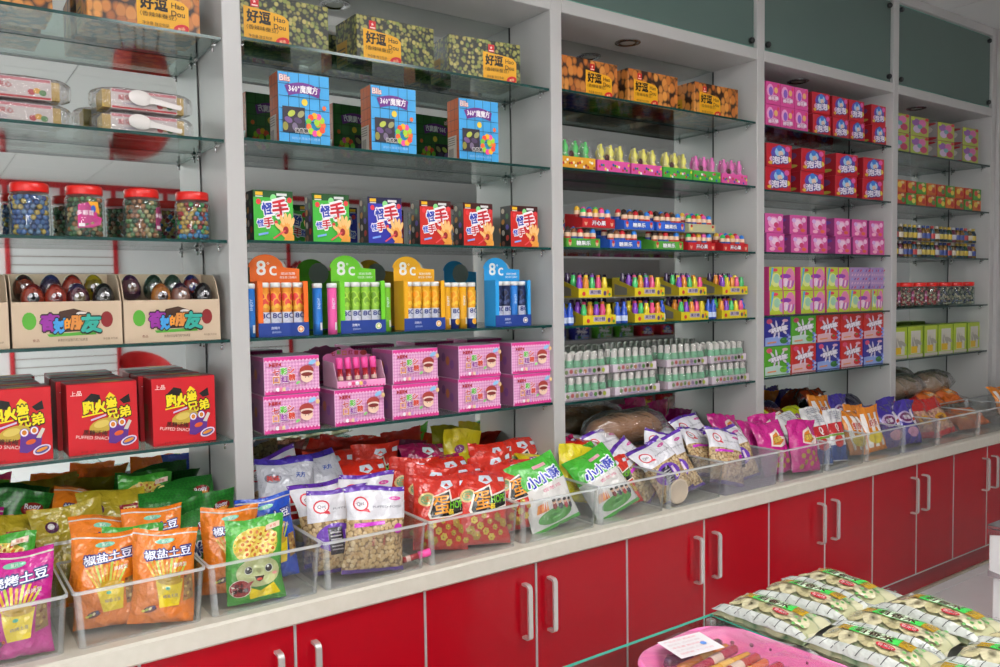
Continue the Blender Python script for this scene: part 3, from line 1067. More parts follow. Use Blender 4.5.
hdr.prism(pts, dd / 2 - 0.0018, dd / 2, ink('CF6FA6'))
P = Print(lambda x, y, o: (x, dd / 2 - 0.0018 - o, y), mb=hdr)
for s, x, y, c in (('七', -0.045, 0.096, 'B4232C'), ('彩', -0.026, 0.099, '5FA83A'), ('口', -0.008, 0.096, 'C9782A'), ('红', 0.012, 0.098, 'B02C50'), ('糖', 0.031, 0.096, 'B4232C')):
    P.text(s, x, y, 0.013, c, bold=0.05)
P.ellipse(0.055, 0.095, 0.012, 0.008, '8E2A24')
dsp.part('header_card', hdr)
P = Print(lambda x, y, o: (x, -dd / 2 - o, y))
scallop(P, 0, 0, 0, 'D63C8E', 'F2C4E0', True) if False else None
for k in range(14):
    P.ellipse(-dw / 2 + 0.008 + k * (dw - 0.016) / 13, 0.003, 0.0032, 0.0032, 'D63C8E', n=6)
for k in range(5):
    P.ellipse(-0.04 + 0.012 * k, 0.013, 0.006, 0.006, ('F4D6E6', 'D8487E', 'F4EEF4', 'E9C46A', 'B05AA0')[k], n=8)
dsp.part('printed_artwork', P.mb)
zz = top(4) + 0.1085
dsp.put((1.083, 0.085, zz), 'open pink display tray with header card holding lipstick candies', None, rz=R(-3))
lip = Proto('lipstick_candy', 'candy')
lip.part('tube', MB().lathe([(0.0085, 0), (0.0085, 0.052)], 12, M('lip_tube', 'A3262C', rough=0.15, coat=0.6)))
lip.part('cap', MB().lathe([(0.0105, 0.052), (0.0105, 0.084), (0.0095, 0.086)], 12, ink('F04F9E')))
lip.part('label', MB().lathe([(0.0088, 0.018), (0.0088, 0.03)], 12, ink('D8B4A8'), cap=False))
for k in range(5):
    lip.put((1.083 - 0.054 + 0.027 * k, 0.062 - 0.0014 * k, zz + 0.002), 'pink-capped lipstick candy, ' + ORD[k] + ' from the left in the pink display tray', 'lipstick candies', rx=R(-9))

# ---- effervescent tubes and their display boxes
def tube_proto(body, mid, cap_h='E8E8E6', fruit=None, txt='8C', name='tablet_tube', base='1E2F7A'):
    p = Proto(name, 'tube')
    r_ = 0.0138
    c0, c1, c2 = ink(base), ink(mid), ink(body)
    p.part('tube', MB().lathe([(r_, 0), (r_, 0.03), (r_, 0.066), (r_, 0.135)], 16, c2, seg_mats=[c0, c1, c2]))
    p.part('cap', MB().lathe([(r_ + 0.001, 0.1352), (r_ + 0.001, 0.147), (r_ - 0.001, 0.149)], 16, ink(cap_h)))
    P = Print(lambda x, y, o: ((r_ + o) * math.sin(x / r_), -(r_ + o) * math.cos(x / r_), y))
    if fruit:
        for k in range(3):
            P.ellipse(-0.012 + 0.012 * k, 0.108 - 0.016 * (k % 2), 0.0125, 0.0150, fruit[0], n=12)
            P.ellipse(-0.012 + 0.012 * k, 0.108 - 0.016 * (k % 2), 0.0095, 0.0115, fruit[1], n=12)
            P.ellipse(-0.012 + 0.012 * k, 0.078 + 0.006 * (k % 2), 0.006, 0.006, fruit[2], n=10)
        P.poly([(-0.016, 0.066), (0.0, 0.045), (0.016, 0.066), (0.016, 0.030), (-0.016, 0.030)], mid)
        P.poly([(-0.016, 0.031), (0.0, 0.046), (0.016, 0.031)], base)
        P.ellipse(0.002, 0.021, 0.008, 0.010, fruit[0])
        P.ellipse(0.002, 0.021, 0.005, 0.007, fruit[1])
    if txt:
        P.text(txt, 0.0, 0.056, 0.014, '25357E', bold=0.03)
    else:
        P.rect(0.002, 0.012, 0.010, 0.034, 'D9D9D6', n=2)
        P.text('ENJOY', 0.0, 0.09, 0.010, 'CFE4F2', rot=R(90))
    p.part('printed_artwork', P.mb)
    return p
T_or = tube_proto('D9882E', 'DADBE6', fruit=('E8A23C', 'D8453E', 'E2B23C'))
T_gr = tube_proto('86B83A', 'DADBE6', fruit=('A8D046', '6E9A2A', '8FBE3A'))
T_ye = tube_proto('DFA020', 'DADBE6', fruit=('E8B83C', 'E89A1E', 'EFC23C'))
T_bl = tube_proto('232C50', 'C6C9DA', fruit=('30406E', '18203C', '44527E'))
T_plain = {'blue': tube_proto('2470C0', '2470C0', txt=None, base='1D5FA8'), 'pink': tube_proto('E0569C', 'E0569C', txt=None, base='E0569C'),
           'green': tube_proto('74B62C', '74B62C', txt=None, base='5C9A24'), 'yellow': tube_proto('DDA018', 'DDA018', txt=None, base='B88410')}
def tube_display(hue, dark):
    p = Proto('tube_display_box', 'display box')
    w, d = 0.145, 0.07
    mb = MB()
    hm = ink(hue)
    navy = ink('1F3A86')
    mb.box(-w / 2, w / 2, -d / 2, -d / 2 + 0.002, 0, 0.038, navy)
    mb.box(-w / 2, w / 2, -d / 2 + 0.002, d / 2, 0, 0.002, navy)
    p.part('tray', mb)
    for s in (-1, 1):
        sd = MB()
        x0 = s * w / 2
        sd.box(min(x0, x0 - s * 0.002), max(x0, x0 - s * 0.002), -d / 2 + 0.002, d / 2, 0.0, 0.155, hm)
        sd.box(min(x0 - s * 0.002, x0 - s * 0.014), max(x0 - s * 0.002, x0 - s * 0.014), -d / 2, -d / 2 + 0.0015, 0.0382, 0.155, hm)
        p.part('side_panel', sd)
    hd_ = MB()
    pts = [(-w / 2, 0.002), (w / 2, 0.002), (w / 2, 0.192), (w * 0.22, 0.195)]
    pts += [(-w * 0.18 + 0.052 * math.cos(a), 0.188 + 0.045 * math.sin(a)) for a in [R(12 + 156 * k / 12) for k in range(13)]]
    pts += [(-w * 0.5, 0.196), (-w / 2, 0.17)]
    hd_.prism(pts, d / 2 - 0.002, d / 2, hm)
    P = Print(lambda x, y, o: (x, d / 2 - 0.002 - o, y), mb=hd_)
    P.text('8', -0.040, 0.194, 0.040, 'F0F0EE', bold=0.035)
    P.text('°', -0.020, 0.207, 0.008, 'F0F0EE', bold=0.03)
    P.text('c', -0.006, 0.186, 0.026, 'F0F0EE', bold=0.045)
    P.text('缤纷泡腾', 0.038, 0.178, 0.008, 'F0F0EE', width=0.042)
    P.text('维生素C泡腾片', 0.038, 0.167, 0.007, 'F0F0EE', width=0.05)
    P2 = Print(lambda x, y, o: (-x, d / 2 + o, y), mb=hd_)
    P2.ellipse(0.0, 0.185, 0.036, 0.036, 'A9ABA8')
    p.part('header_card', hd_)
    P = Print(lambda x, y, o: (x, -d / 2 - o, y))
    P.text('泡腾片', -0.025, 0.024, 0.008, 'E8E8F0')
    P.text('固体饮料', -0.022, 0.012, 0.006, 'B8C4E8')
    P.ellipse(0.048, 0.019, 0.010, 0.010, 'F0E8DC')
    P.ellipse(0.048, 0.019, 0.008, 0.008, dark)
    P.ellipse(0.048, 0.019, 0.005, 0.005, 'F0D8B8')
    p.part('printed_artwork', P.mb)
    return p
DX = [(0.848, 'orange', 'E0661E', 'D8731E', T_or), (1.094, 'green', '6CC42C', '7AB23A', T_gr), (1.306, 'yellow', 'E2A41C', 'D89A2A', T_ye), (1.652, 'light blue', '2C9ADC', '2A5AA0', T_bl)]
for x, nm, hue, dk, tp in DX:
    tube_display(hue, dk).put((x, 0.066, top(3)), nm + ' cardboard display box with rounded header card, full of tablet tubes', 'tablet tube displays', rz=R(-2))
    for k in range(4):
        pr = tp if not (nm == 'light blue' and k == 2) else T_plain['blue']
        pr.put((x - 0.050 + 0.0335 * k, 0.053 + 0.0012 * k, top(3) + 0.0025), 'tablet tube, ' + ORD[k] + ' from the left in the ' + nm + ' display box', 'tubes in the ' + nm + ' display')
for x, y, nm, lb in ((0.758, 0.052, 'blue', 'blue tablet tube standing between the post and the orange display'), (0.962, 0.066, 'blue', 'blue tablet tube standing right of the orange display'),
                     (1.002, 0.052, 'pink', 'pink tablet tube standing beside the green display'), (1.196, 0.082, 'green', 'green tablet tube standing right of the green display'),
                     (1.408, 0.070, 'yellow', 'plain yellow tablet tube right beside the yellow display'), (1.472, 0.072, 'yellow', 'plain yellow tablet tube farther right of the yellow display')):
    T_plain[nm].put((x, y, top(3)), lb, 'loose tablet tubes')
for x, lb in ((1.440, 'fruit-print yellow tablet tube, third in the loose row'), (1.506, 'fruit-print yellow tablet tube ending the loose row')):
    T_ye.put((x, 0.072, top(3)), lb, 'loose tablet tubes')

# ---- red puffed-snack boxes
def puff_art(P, w, h):
    P.rect(0.001, 0.001, w - 0.001, h - 0.001, 'BE1520')
    P.text('上品', w * 0.13, h * 0.87, 0.012, 'E8D8D0', bold=0.02)
    P.poly([(w * 0.24, h * 0.77), (w * 0.34, h * 0.86), (w * 0.46, h * 0.83), (w * 0.47, h * 0.74), (w * 0.3, h * 0.72)], '14100E')
    P.poly([(w * 0.74, h * 0.74), (w * 0.88, h * 0.82), (w * 0.9, h * 0.70), (w * 0.80, h * 0.68)], '14100E')
    P.poly([(w * 0.54, h * 0.78), (w * 0.6, h * 0.86), (w * 0.68, h * 0.8), (w * 0.66, h * 0.74)], 'E2C81C')
    P.text('跑火炭', w * 0.46, h * 0.67, 0.031, 'E6D21C', bold=0.06, edge='14100E', rot=0.06, width=w * 0.48, ew=0.06)
    P.text('兄弟', w * 0.72, h * 0.56, 0.027, 'E6D21C', bold=0.05, edge='14100E', rot=0.14, ew=0.06)
    P.quad([(w * 0.2, h * 0.53), (w * 0.5, h * 0.57), (w * 0.5, h * 0.59), (w * 0.2, h * 0.55)], 'E6D21C', n=1)
    P.quad([(w * 0.32, h * 0.47), (w * 0.54, h * 0.53), (w * 0.54, h * 0.555), (w * 0.32, h * 0.495)], 'C9B8D8', n=1)
    P.ellipse(w * 0.5, h * 0.40, 0.034, 0.017, 'B79A38', rot=0.25)
    P.ellipse(w * 0.47, h * 0.42, 0.018, 0.009, 'CDB458', rot=0.2)
    P.text('黑糖话梅', w * 0.38, h * 0.30, 0.013, '4A1A10', rot=-0.15, bold=0.03)
    P.text('PUFFED SNACK', w * 0.35, h * 0.235, 0.008, 'E8D0C8', rot=-0.15)
    # purple snack blob
    P.poly([(w * 0.56, h * 0.14), (w * 0.58, h * 0.36), (w * 0.7, h * 0.38), (w * 0.86, h * 0.33), (w * 0.84, h * 0.2), (w * 0.72, h * 0.15), (w * 0.66, h * 0.12)], '5A2A7E')
    for ex, ey in ((0.63, 0.40), (0.76, 0.42)):
        P.ellipse(w * ex, h * ey, 0.0095, 0.0105, '6A4AA0')
        P.ellipse(w * ex, h * ey, 0.008, 0.009, 'E8E0E4')
        P.ellipse(w * ex, h * ey, 0.005, 0.006, 'C9761E')
    P.ellipse(w * 0.71, h * 0.27, 0.011, 0.006, 'C9521E', rot=0.25)
    P.quad([(w * 0.78, h * 0.32), (w * 0.84, h * 0.31), (w * 0.9, h * 0.43), (w * 0.86, h * 0.45)], 'C9C2B4', n=1)
    P.ellipse(w * 0.85, h * 0.15, 0.020, 0.011, 'D8C8DC', rot=0.35)
    P.ellipse(w * 0.85, h * 0.15, 0.016, 0.008, '4A4A86', rot=0.35)
    P.ellipse(w * 0.85, h * 0.155, 0.013, 0.004, 'D8872A', rot=0.35)
    P.text('净含量：560克', w * 0.27, h * 0.05, 0.005, '7A0E14')
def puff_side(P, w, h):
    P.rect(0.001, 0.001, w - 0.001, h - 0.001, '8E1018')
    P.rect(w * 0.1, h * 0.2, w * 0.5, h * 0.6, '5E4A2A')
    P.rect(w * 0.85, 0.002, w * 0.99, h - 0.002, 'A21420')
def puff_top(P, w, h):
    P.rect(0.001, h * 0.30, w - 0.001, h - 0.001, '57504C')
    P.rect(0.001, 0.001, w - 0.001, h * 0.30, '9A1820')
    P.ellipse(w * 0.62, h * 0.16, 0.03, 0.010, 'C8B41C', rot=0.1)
puff = carton('puffed_snack_box', 'box', 0.160, 0.092, 0.176, ink('B0141E'), {'front': puff_art, 'left': puff_side, 'back': puff_art, 'top': puff_top})
for i, x in enumerate((0.180, 0.373, 0.568)):
    wh = ['cut by the left edge of the photo', 'in the middle of the bottom shelf', 'closest to the post'][i]
    puff.put((x, 0.074, top(4)), 'red puffed-snack box in the front row, ' + wh, 'red puffed-snack boxes')
    puff.put((x - 0.010, 0.1780, top(4)), 'red puffed-snack box in the back row, ' + wh, 'red puffed-snack boxes', rz=R(0))

# ---- egg trays and chocolate eggs
TAN = M('tan_card', 'BDA78E', rough=0.6)
def egg_tray():
    p = Proto('egg_tray_box', 'display box')
    w, d, hf, hb = 0.238, 0.165, 0.108, 0.178
    mb = MB()
    mb.box(-w / 2, w / 2, -d / 2, -d / 2 + 0.002, 0, hf, TAN)
    mb.box(-w / 2 + 0.002, w / 2 - 0.002, d / 2 - 0.002, d / 2, 0, hb, TAN)
    mb.box(-w / 2 + 0.002, w / 2 - 0.002, -d / 2 + 0.002, d / 2 - 0.002, 0, 0.002, TAN)
    for s in (-1, 1):
        x0 = s * w / 2
        mb.prism([(-d / 2 + 0.002, 0), (-d / 2 + 0.002, hf), (-d / 2 + 0.025, hf + 0.045), (-d / 2 + 0.05, hb - 0.006), (d / 2, hb), (d / 2, 0)], min(x0, x0 - s * 0.002), max(x0, x0 - s * 0.002), TAN, plane='yz')
    p.part('tray', mb)
    st = MB().box(-w / 2 + 0.003, w / 2 - 0.003, -d / 2 + 0.003, -d / 2 + 0.06, 0.080, 0.082, TAN)
    st.box(-w / 2 + 0.003, w / 2 - 0.003, -d / 2 + 0.06, -d / 2 + 0.062, 0.080, 0.105, TAN)
    st.box(-w / 2 + 0.003, w / 2 - 0.003, -d / 2 + 0.062, d / 2 - 0.003, 0.103, 0.105, TAN)
    p.part('step_insert', st)
    P = Print(lambda x, y, o: (x - w / 2, -d / 2 - o, y))
    # plain coloured beans flank the lettering
    P.ellipse(w * 0.15, hf * 0.58, 0.015, 0.021, '4E9A2E')
    P.ellipse(w * 0.855, hf * 0.58, 0.014, 0.020, '7A1A1C')
    P.poly([(w * 0.32, hf * 0.3), (w * 0.42, hf * 0.78), (w * 0.55, hf * 0.84), (w * 0.66, hf * 0.76), (w * 0.7, hf * 0.34)], '3E2416')
    P.ellipse(w * 0.62, hf * 0.72, 0.012, 0.005, 'D8D0C8')
    P.poly([(w * 0.3, hf * 0.28), (w * 0.32, hf * 0.22), (w * 0.75, hf * 0.24), (w * 0.74, hf * 0.32)], '4F9A34')
    for s, x, y, c, z in (('奇', 0.335, 0.53, '8A2A8E', 0.040), ('妙', 0.435, 0.46, '3A8EC8', 0.034), ('的', 0.51, 0.50, 'D88A2A', 0.024), ('朋', 0.585, 0.52, 'C9803A', 0.032), ('友', 0.705, 0.50, '2E9A8A', 0.042)):
        P.text(s, w * x, hf * y, z, c, bold=0.06, edge='1E1410', ew=0.05)
    P.text('食品', w * 0.2, hf * 0.15, 0.007, '6E2A20')
    P.text('新奇好玩益智巧克力玩具蛋', w * 0.53, hf * 0.14, 0.007, '3A2A20', width=w * 0.27)
    P.text('净含量 见包装', w * 0.88, hf * 0.14, 0.005, '6A5A4A', width=w * 0.14)
    p.part('printed_artwork', P.mb)
    return p
et = egg_tray()
EGGS = {}
def egg_proto(a, b, c):
    mats = [M('foil_' + q, q, rough=0.12, spec=0.7, coat=0.8) for q in (a, b, c)]
    p = Proto('chocolate_egg', 'egg')
    prof, sm_ = [], []
    for k in range(11):
        t = PI * k / 10
        z = 0.035 * (1 - math.cos(t))
        r_ = 0.0258 * math.sin(t) * (1.0 + 0.12 * math.cos(t))
        prof.append((max(r_, 0.0), z))
    p.part('shell', MB().lathe(prof, 16, mats[0], seg_mats=[mats[0]] * 4 + [mats[1]] * 3 + [mats[0]] * 3))
    def egg_radius(y):
        ct = 1 - y / 0.035
        return 0.0258 * math.sqrt(max(0.0, 1 - ct * ct)) * (1.0 + 0.12 * ct) + 0.0005
    P = Print(lambda x, y, o: ((egg_radius(y) + o) * math.sin(x / 0.0258), -(egg_radius(y) + o) * math.cos(x / 0.0258), y), step=0.0003, maxlen=0.006, inkfn=lambda h: M('foil_' + h, h, rough=0.12, spec=0.7, coat=0.8))
    P.ellipse(0, 0.034, 0.013, 0.013, c)
    P.ellipse(-0.006, 0.040, 0.004, 0.005, 'A8A4A8', n=8)
    P.ellipse(0.006, 0.041, 0.004, 0.005, 'A8A4A8', n=8)
    P.ellipse(0.0, 0.022, 0.010, 0.004, b, n=10)
    P.ellipse(0.0, 0.054, 0.009, 0.005, b, n=10)
    p.part('printed_artwork', P.mb)
    return p
EC = [('3A1A1E', '8E3A22', '6E2A1A'), ('8E1E1E', 'B8402A', '2A2A2E'), ('1E2A6E', '3A2A4E', '3A3A6E'), ('9A2A1E', 'C2402A', '7A1E1E'), ('3A2A5E', '6A2A3A', '8A7A5A'), ('B8A41E', '8A7A1A', '4A3A1A'), ('16161A', '2E2A2A', '5A5650'),
      ('4A1E4E', '7A4A5A', '9A7A6A'), ('1E3A2A', '2E4A3A', '6A8A7A'), ('A85A1E', 'C87A2A', '3A2016'), ('3A1E3E', 'A06A5A', 'B08A7A'), ('2A2A6E', '8A2A2A', '3A3A8E'), ('141014', '241A1E', '3E3638')]
def dim(h, k):
    return ''.join('%02X' % int(int(h[i:i + 2], 16) * k) for i in (0, 2, 4))
EC = [tuple(dim(h, 0.66) for h in c) for c in EC]
EP = [egg_proto(*c) for c in EC]
tcx = [0.304, 0.547]
et.put((0.060, 0.104, top(3)), 'tan egg tray box mostly cut off by the left edge', 'tan egg tray boxes')
for i, x in enumerate(tcx):
    nm = ['middle', 'right'][i]
    et.put((x, 0.104, top(3)), 'tan egg tray box with colourful lettering, ' + ['left of its twin', 'beside the post'][i], 'tan egg tray boxes')
    order = [[0, 2, 3, 5, 1, 3, 4, 6], [7, 8, 8, 11, None, 9, 10, 12]][i]
    for k, e in enumerate(order):
        if e is None:
            continue
        row = 0 if k < 4 else 1
        ex = x - 0.078 + 0.052 * (k % 4)
        EP[e].put((ex + (0.004 if row else 0), 0.104 + (0.022 if row == 0 else -0.05), top(3) + (0.106 if row == 0 else 0.083)),
                  'foil-wrapped chocolate egg, ' + ORD[k % 4] + ' in the ' + ('back' if row == 0 else 'front') + ' row of the ' + nm + ' egg tray', 'chocolate eggs', ry=R(4 * ((k * 5) % 3 - 1)))

# ---- candy jars
JG = clear('jar_plastic', 'EEF2F0', gloss=0.12, haze=0.03)
LIDR = M('red_lid', 'D0201A', rough=0.3)
def ball_cluster(seed, cols, r_=0.0069, R0=0.041, z0=0.006, z1=0.098):
    random.seed(seed)
    mb = MB()
    ms = [M('ballfoil_' + c, c, rough=0.22, spec=0.6, coat=0.5) for c in cols]
    z = z0 + r_
    lay = 0
    while z < z1:
        rad = R0 - r_
        n_ = int(2 * PI * rad / (2.05 * r_))
        for k in range(n_):
            a = 2 * PI * (k + 0.5 * (lay % 2)) / n_ + random.uniform(-0.05, 0.05)
            m_ = random.choice(ms)
            mb.ball((rad * math.cos(a), rad * math.sin(a), z + random.uniform(-0.0015, 0.0015)), r_, r_, r_, m_, 8, 5)
        if z + 1.7 * r_ >= z1:
            for k in range(9):
                a, q = 2 * PI * k / 7, (0.018 if k < 7 else 0.004)
                mb.ball((q * math.cos(a), q * math.sin(a), z + 0.002), r_, r_, r_, random.choice(ms), 8, 6)
        z += 1.72 * r_
        lay += 1
    return mb
def jar(seed, cols, sticker=None, s=1.0):
    p = Proto('candy_jar', 'jar')
    p.part('jar_body', MB().lathe([(0.030, 0.0), (0.044, 0.003), (0.0465, 0.012), (0.0465, 0.03), (0.0445, 0.05), (0.0445, 0.06), (0.0465, 0.075), (0.0455, 0.096), (0.041, 0.106), (0.039, 0.112)], 24, JG))
    p.part('lid', MB().lathe([(0.0415, 0.1085), (0.0425, 0.110), (0.0425, 0.127), (0.040, 0.131), (0.0, 0.132)], 28, LIDR))
    p.part('candy_balls', ball_cluster(seed, cols), kind='stuff')
    if sticker:
        P = Print(lambda x, y, o: ((0.0472 + o) * math.sin(x / 0.0472), -(0.0472 + o) * math.cos(x / 0.0472), y))
        sx = sticker
        P.poly([(sx - 0.025, 0.024), (sx - 0.022, 0.082), (sx, 0.088), (sx + 0.024, 0.082), (sx + 0.02, 0.055), (sx + 0.036, 0.05), (sx + 0.03, 0.034), (sx + 0.01, 0.026)], 'CE2F86')
        P.poly([(sx + 0.0, 0.09), (sx + 0.024, 0.09), (sx + 0.028, 0.06), (sx + 0.014, 0.066)], 'E8A024')
        P.ellipse(sx + 0.012, 0.072, 0.006, 0.009, '3A5AB0')
        P.text('多彩豆', sx - 0.006, 0.062, 0.012, 'F2DCE8', bold=0.04)
        P.rect(sx - 0.022, 0.028, sx - 0.008, 0.036, 'E8E4E4', n=2)
        p.part('sticker', P.mb)
    return p
blu, grn, mul = ['3A5E9E', '2E4E8A', '4A6EA8', 'B09A4A', '54749E'], ['3E6A3A', '8A5A34', 'B09A6A', '2E4A2E', 'A0643A', '6A8A5A'], ['B02A24', '2A7AB0', 'C09A4A', '3A8A4A', 'C2A24A', '8E2A24']
J = [jar(1, grn, 0.02), jar(2, blu), jar(3, grn, 0.0001), jar(4, grn, 0.05), jar(5, mul)]
for k, (x, lb) in enumerate(((0.118, 'red-lidded candy jar cut off by the left edge'), (0.241, 'red-lidded jar of dark blue candy balls'), (0.362, 'red-lidded candy jar with a big magenta sticker facing front'),
                             (0.497, 'red-lidded jar of green and bronze candy balls, third from left'), (0.626, 'red-lidded jar of red, blue and gold balls beside the post'))):
    J[k].put((x, 0.105, top(2)), lb, 'red-lidded candy jars', rz=R(0))

# ---- wrapped wafer packs, two with a white spoon
WRAP = clear('wrap_film', 'F6F3F3', gloss=0.3, haze=0.06, rough=0.1, crinkle=45)
def wafer(spoon):
    p = Proto('wrapped_wafer_pack', 'snack pack')
    w, d, h = 0.215, 0.085, 0.056
    mb = MB()
    for k in range(3):
        mb.box(-w / 2 + 0.006, w / 2 - 0.012, -d / 2 + 0.006 + 0.025 * k, -d / 2 + 0.029 + 0.025 * k, 0.003, h - 0.010, M('wafer', 'B99A4A', rough=0.6, bump=(200, 0.4)))
    p.part('wafers', mb)
    sl = MB().box(-w / 2 + 0.026, w / 2 - 0.030, -d / 2 + 0.002, d / 2 - 0.002, 0.001, h - 0.006, ink('CFC6C4'), mats6={'z+': ink('D9A6AE')})
    P = Print(lambda x, y, o: (x, -d / 2 + 0.002 - o, y), mb=sl)
    P.rect(-w / 2 + 0.028, 0.002, w / 2 - 0.032, 0.007, 'B8232A')
    P.rect(-w / 2 + 0.028, h - 0.014, w / 2 - 0.032, h - 0.0075, 'C9707C')
    P.text('威化夹心', -0.035, 0.030, 0.014, 'B8303A', bold=0.03, width=0.06)
    P.text('SANDWICH', -0.035, 0.015, 0.005, '5A4A8A')
    for k in range(3):
        P.ellipse(0.035 + 0.012 * k, 0.017 + 0.004 * (k % 2), 0.008, 0.007, ('B8232A', 'D8A024', '3E7A34')[k])
    p.part('paper_sleeve', sl)
    random.seed(3 if spoon else 8)
    def film(u, v):
        a = 2 * PI * u
        e = abs(2 * v - 1) ** 6
        rr_ = 1.0 - 0.45 * e + 0.05 * math.sin(9 * a + 20 * v) * (0.3 + e)
        ca, sa = math.cos(a), math.sin(a)
        sq = 1 / max(abs(ca), abs(sa)) ** 0.75
        return ((v - 0.5) * (w + 0.03), ca * sq * rr_ * (d / 2 + 0.002), h / 2 + sa * sq * rr_ * (h / 2 + 0.0005))
    p.part('clear_wrapper', MB().grid(film, 24, 20, WRAP))
    if spoon:
        sp = MB()
        SPW = M('white_plastic', 'DDD6D2', rough=0.3)
        def bowl(u, v):
            a = 2 * PI * u
            return (-0.035 + 0.028 * v * math.cos(a), -0.006 * (1 - v * v), 0.019 * v * math.sin(a))
        sp.grid(bowl, 18, 5, SPW)
        sp.grid(lambda u, v: bowl(u, v) if False else (bowl(u, v)[0], bowl(u, v)[1] + 0.002, bowl(u, v)[2]), 18, 5, SPW, flip=True)
        sp.prism([(-0.012, -0.010), (0.0, -0.007), (0.065, -0.006), (0.068, 0.0), (0.065, 0.006), (0.0, 0.007), (-0.012, 0.010)], -0.003, 0.001, SPW)
        sp.move(Matrix.Translation((0.02, -d / 2 - 0.008, 0.026)) @ Matrix.Rotation(R(9), 4, 'Y'))
        p.part('spoon', sp, label='white plastic spoon')
    return p
wf, wfs = wafer(False), wafer(True)
for lv in (0, 1):
    wfs.put((0.505, 0.100, top(1) + 0.0005 + lv * 0.0605), ('lower' if lv == 0 else 'upper') + ' wrapped wafer pack with white spoon, beside the post', 'wrapped wafer packs', rz=R(-1 + 2 * lv))
    wf.put((0.215, 0.100, top(1) + 0.0005 + lv * 0.0605), ('lower' if lv == 0 else 'upper') + ' wrapped wafer pack without spoon, at the left edge', 'wrapped wafer packs', rz=R(1 - 2 * lv))

# ================================================================ third bay: trays of bottled sweets
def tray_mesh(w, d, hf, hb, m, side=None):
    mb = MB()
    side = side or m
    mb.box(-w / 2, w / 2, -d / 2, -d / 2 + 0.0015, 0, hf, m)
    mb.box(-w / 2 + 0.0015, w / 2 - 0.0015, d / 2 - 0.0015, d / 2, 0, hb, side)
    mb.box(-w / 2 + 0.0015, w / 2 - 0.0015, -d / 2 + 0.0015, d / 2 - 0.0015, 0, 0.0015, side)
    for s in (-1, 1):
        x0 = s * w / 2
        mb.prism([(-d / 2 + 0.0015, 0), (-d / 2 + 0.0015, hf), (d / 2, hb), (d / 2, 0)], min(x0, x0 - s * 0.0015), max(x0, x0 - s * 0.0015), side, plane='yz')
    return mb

# ---- gourd-bottle sweets in small dotted trays
def gourd(hexc):
    m_ = M('gourd_' + hexc, hexc, rough=0.2, coat=0.5)
    return MB().lathe([(0.012, 0), (0.0165, 0.008), (0.0175, 0.026), (0.0165, 0.046), (0.009, 0.058), (0.0135, 0.070), (0.012, 0.084), (0.006, 0.094), (0.0065, 0.103), (0.0, 0.106)], 12, m_).mesh('gourd_bottle')
GOURD = {'green': gourd('4FAE5A'), 'yellow': gourd('D8CF62'), 'pink': gourd('DB6AB0')}
def gtray(tc, gc, dots):
    p = Proto('gourd_candy_tray', 'display tray')
    w, d = 0.158, 0.07
    p.part('tray', tray_mesh(w, d, 0.046, 0.05, ink(tc)))
    P = Print(lambda x, y, o: (x, -d / 2 - o, y))
    random.seed(len(tc + gc))
    for k in range(16):
        P.ellipse(-0.068 + 0.0092 * k, 0.010 + 0.026 * random.random(), 0.005, 0.0055, dots[k % len(dots)], n=7, rot=k)
    p.part('printed_artwork', P.mb)
    for k in range(3):
        p.part('gourd_bottle', GOURD[gc], loc=(-0.047 + 0.047 * k, -0.016, 0.002))
    for k in range(3):
        p.part('gourd_bottle', GOURD[gc], loc=(-0.030 + 0.044 * k, 0.016, 0.002))
    p.part('choc_piece', MB().ball((-0.023, -0.024, 0.056), 0.012, 0.006, 0.014, ink('4A2A2A')))
    p.part('clear_wrapper', MB().grid(lambda u, v: ((u - 0.5) * (w - 0.004) * (1 - 0.15 * v), (-d / 2 + 0.006 if True else 0) + 0.012 * v, 0.04 + 0.07 * v + 0.004 * math.sin(14 * u)), 16, 4, WRAP))
    return p
gd = ['C2302A', '2A4AA8', '3A8A3A', 'E8D23A', 'F0F0F0', 'D85A9A']
gts = [('D89A24', 'green'), ('D8509A', 'yellow'), ('D8509A', 'yellow'), ('4CA83C', 'yellow'), ('4CA83C', 'pink'), ('D8509A', 'pink')]
glab = ['orange dotted tray of green gourd bottles beside the post', 'pink dotted tray of yellow gourd bottles, left of its twin', 'pink dotted tray of yellow gourd bottles, next to a green tray',
        'green dotted tray of yellow gourd bottles', 'green dotted tray of pink gourd bottles', 'pink dotted tray of pink gourd bottles at the right end']
for k, (tc, gc) in enumerate(gts):
    gtray(tc, gc, gd if tc != 'D89A24' else ['C2302A', 'E8D8A0', 'F0F0F0', '8A3A1A']).put((1.955 + 0.1725 * k, 0.075, top(1)), glab[k], 'gourd candy trays', rz=R(-2))
curl = MB().tube([(0.03 * math.cos(a) * (1 - a / 14), -0.002 + 0.004 * math.sin(a), 0.024 + 0.02 * math.sin(a) * (1 - a / 12)) for a in [R(k * 24) for k in range(16)]], 0.0055, 8, ink('3E9A36'))
o = obj('curled_candy_toy', curl, None, (2.883, 0.105, top(1) + 0.006 + SHELF_DZ[2][1]), (R(0), 0, 0))
tag(o, 'green curled toy candy lying at the right end of the gourd shelf', 'candy')

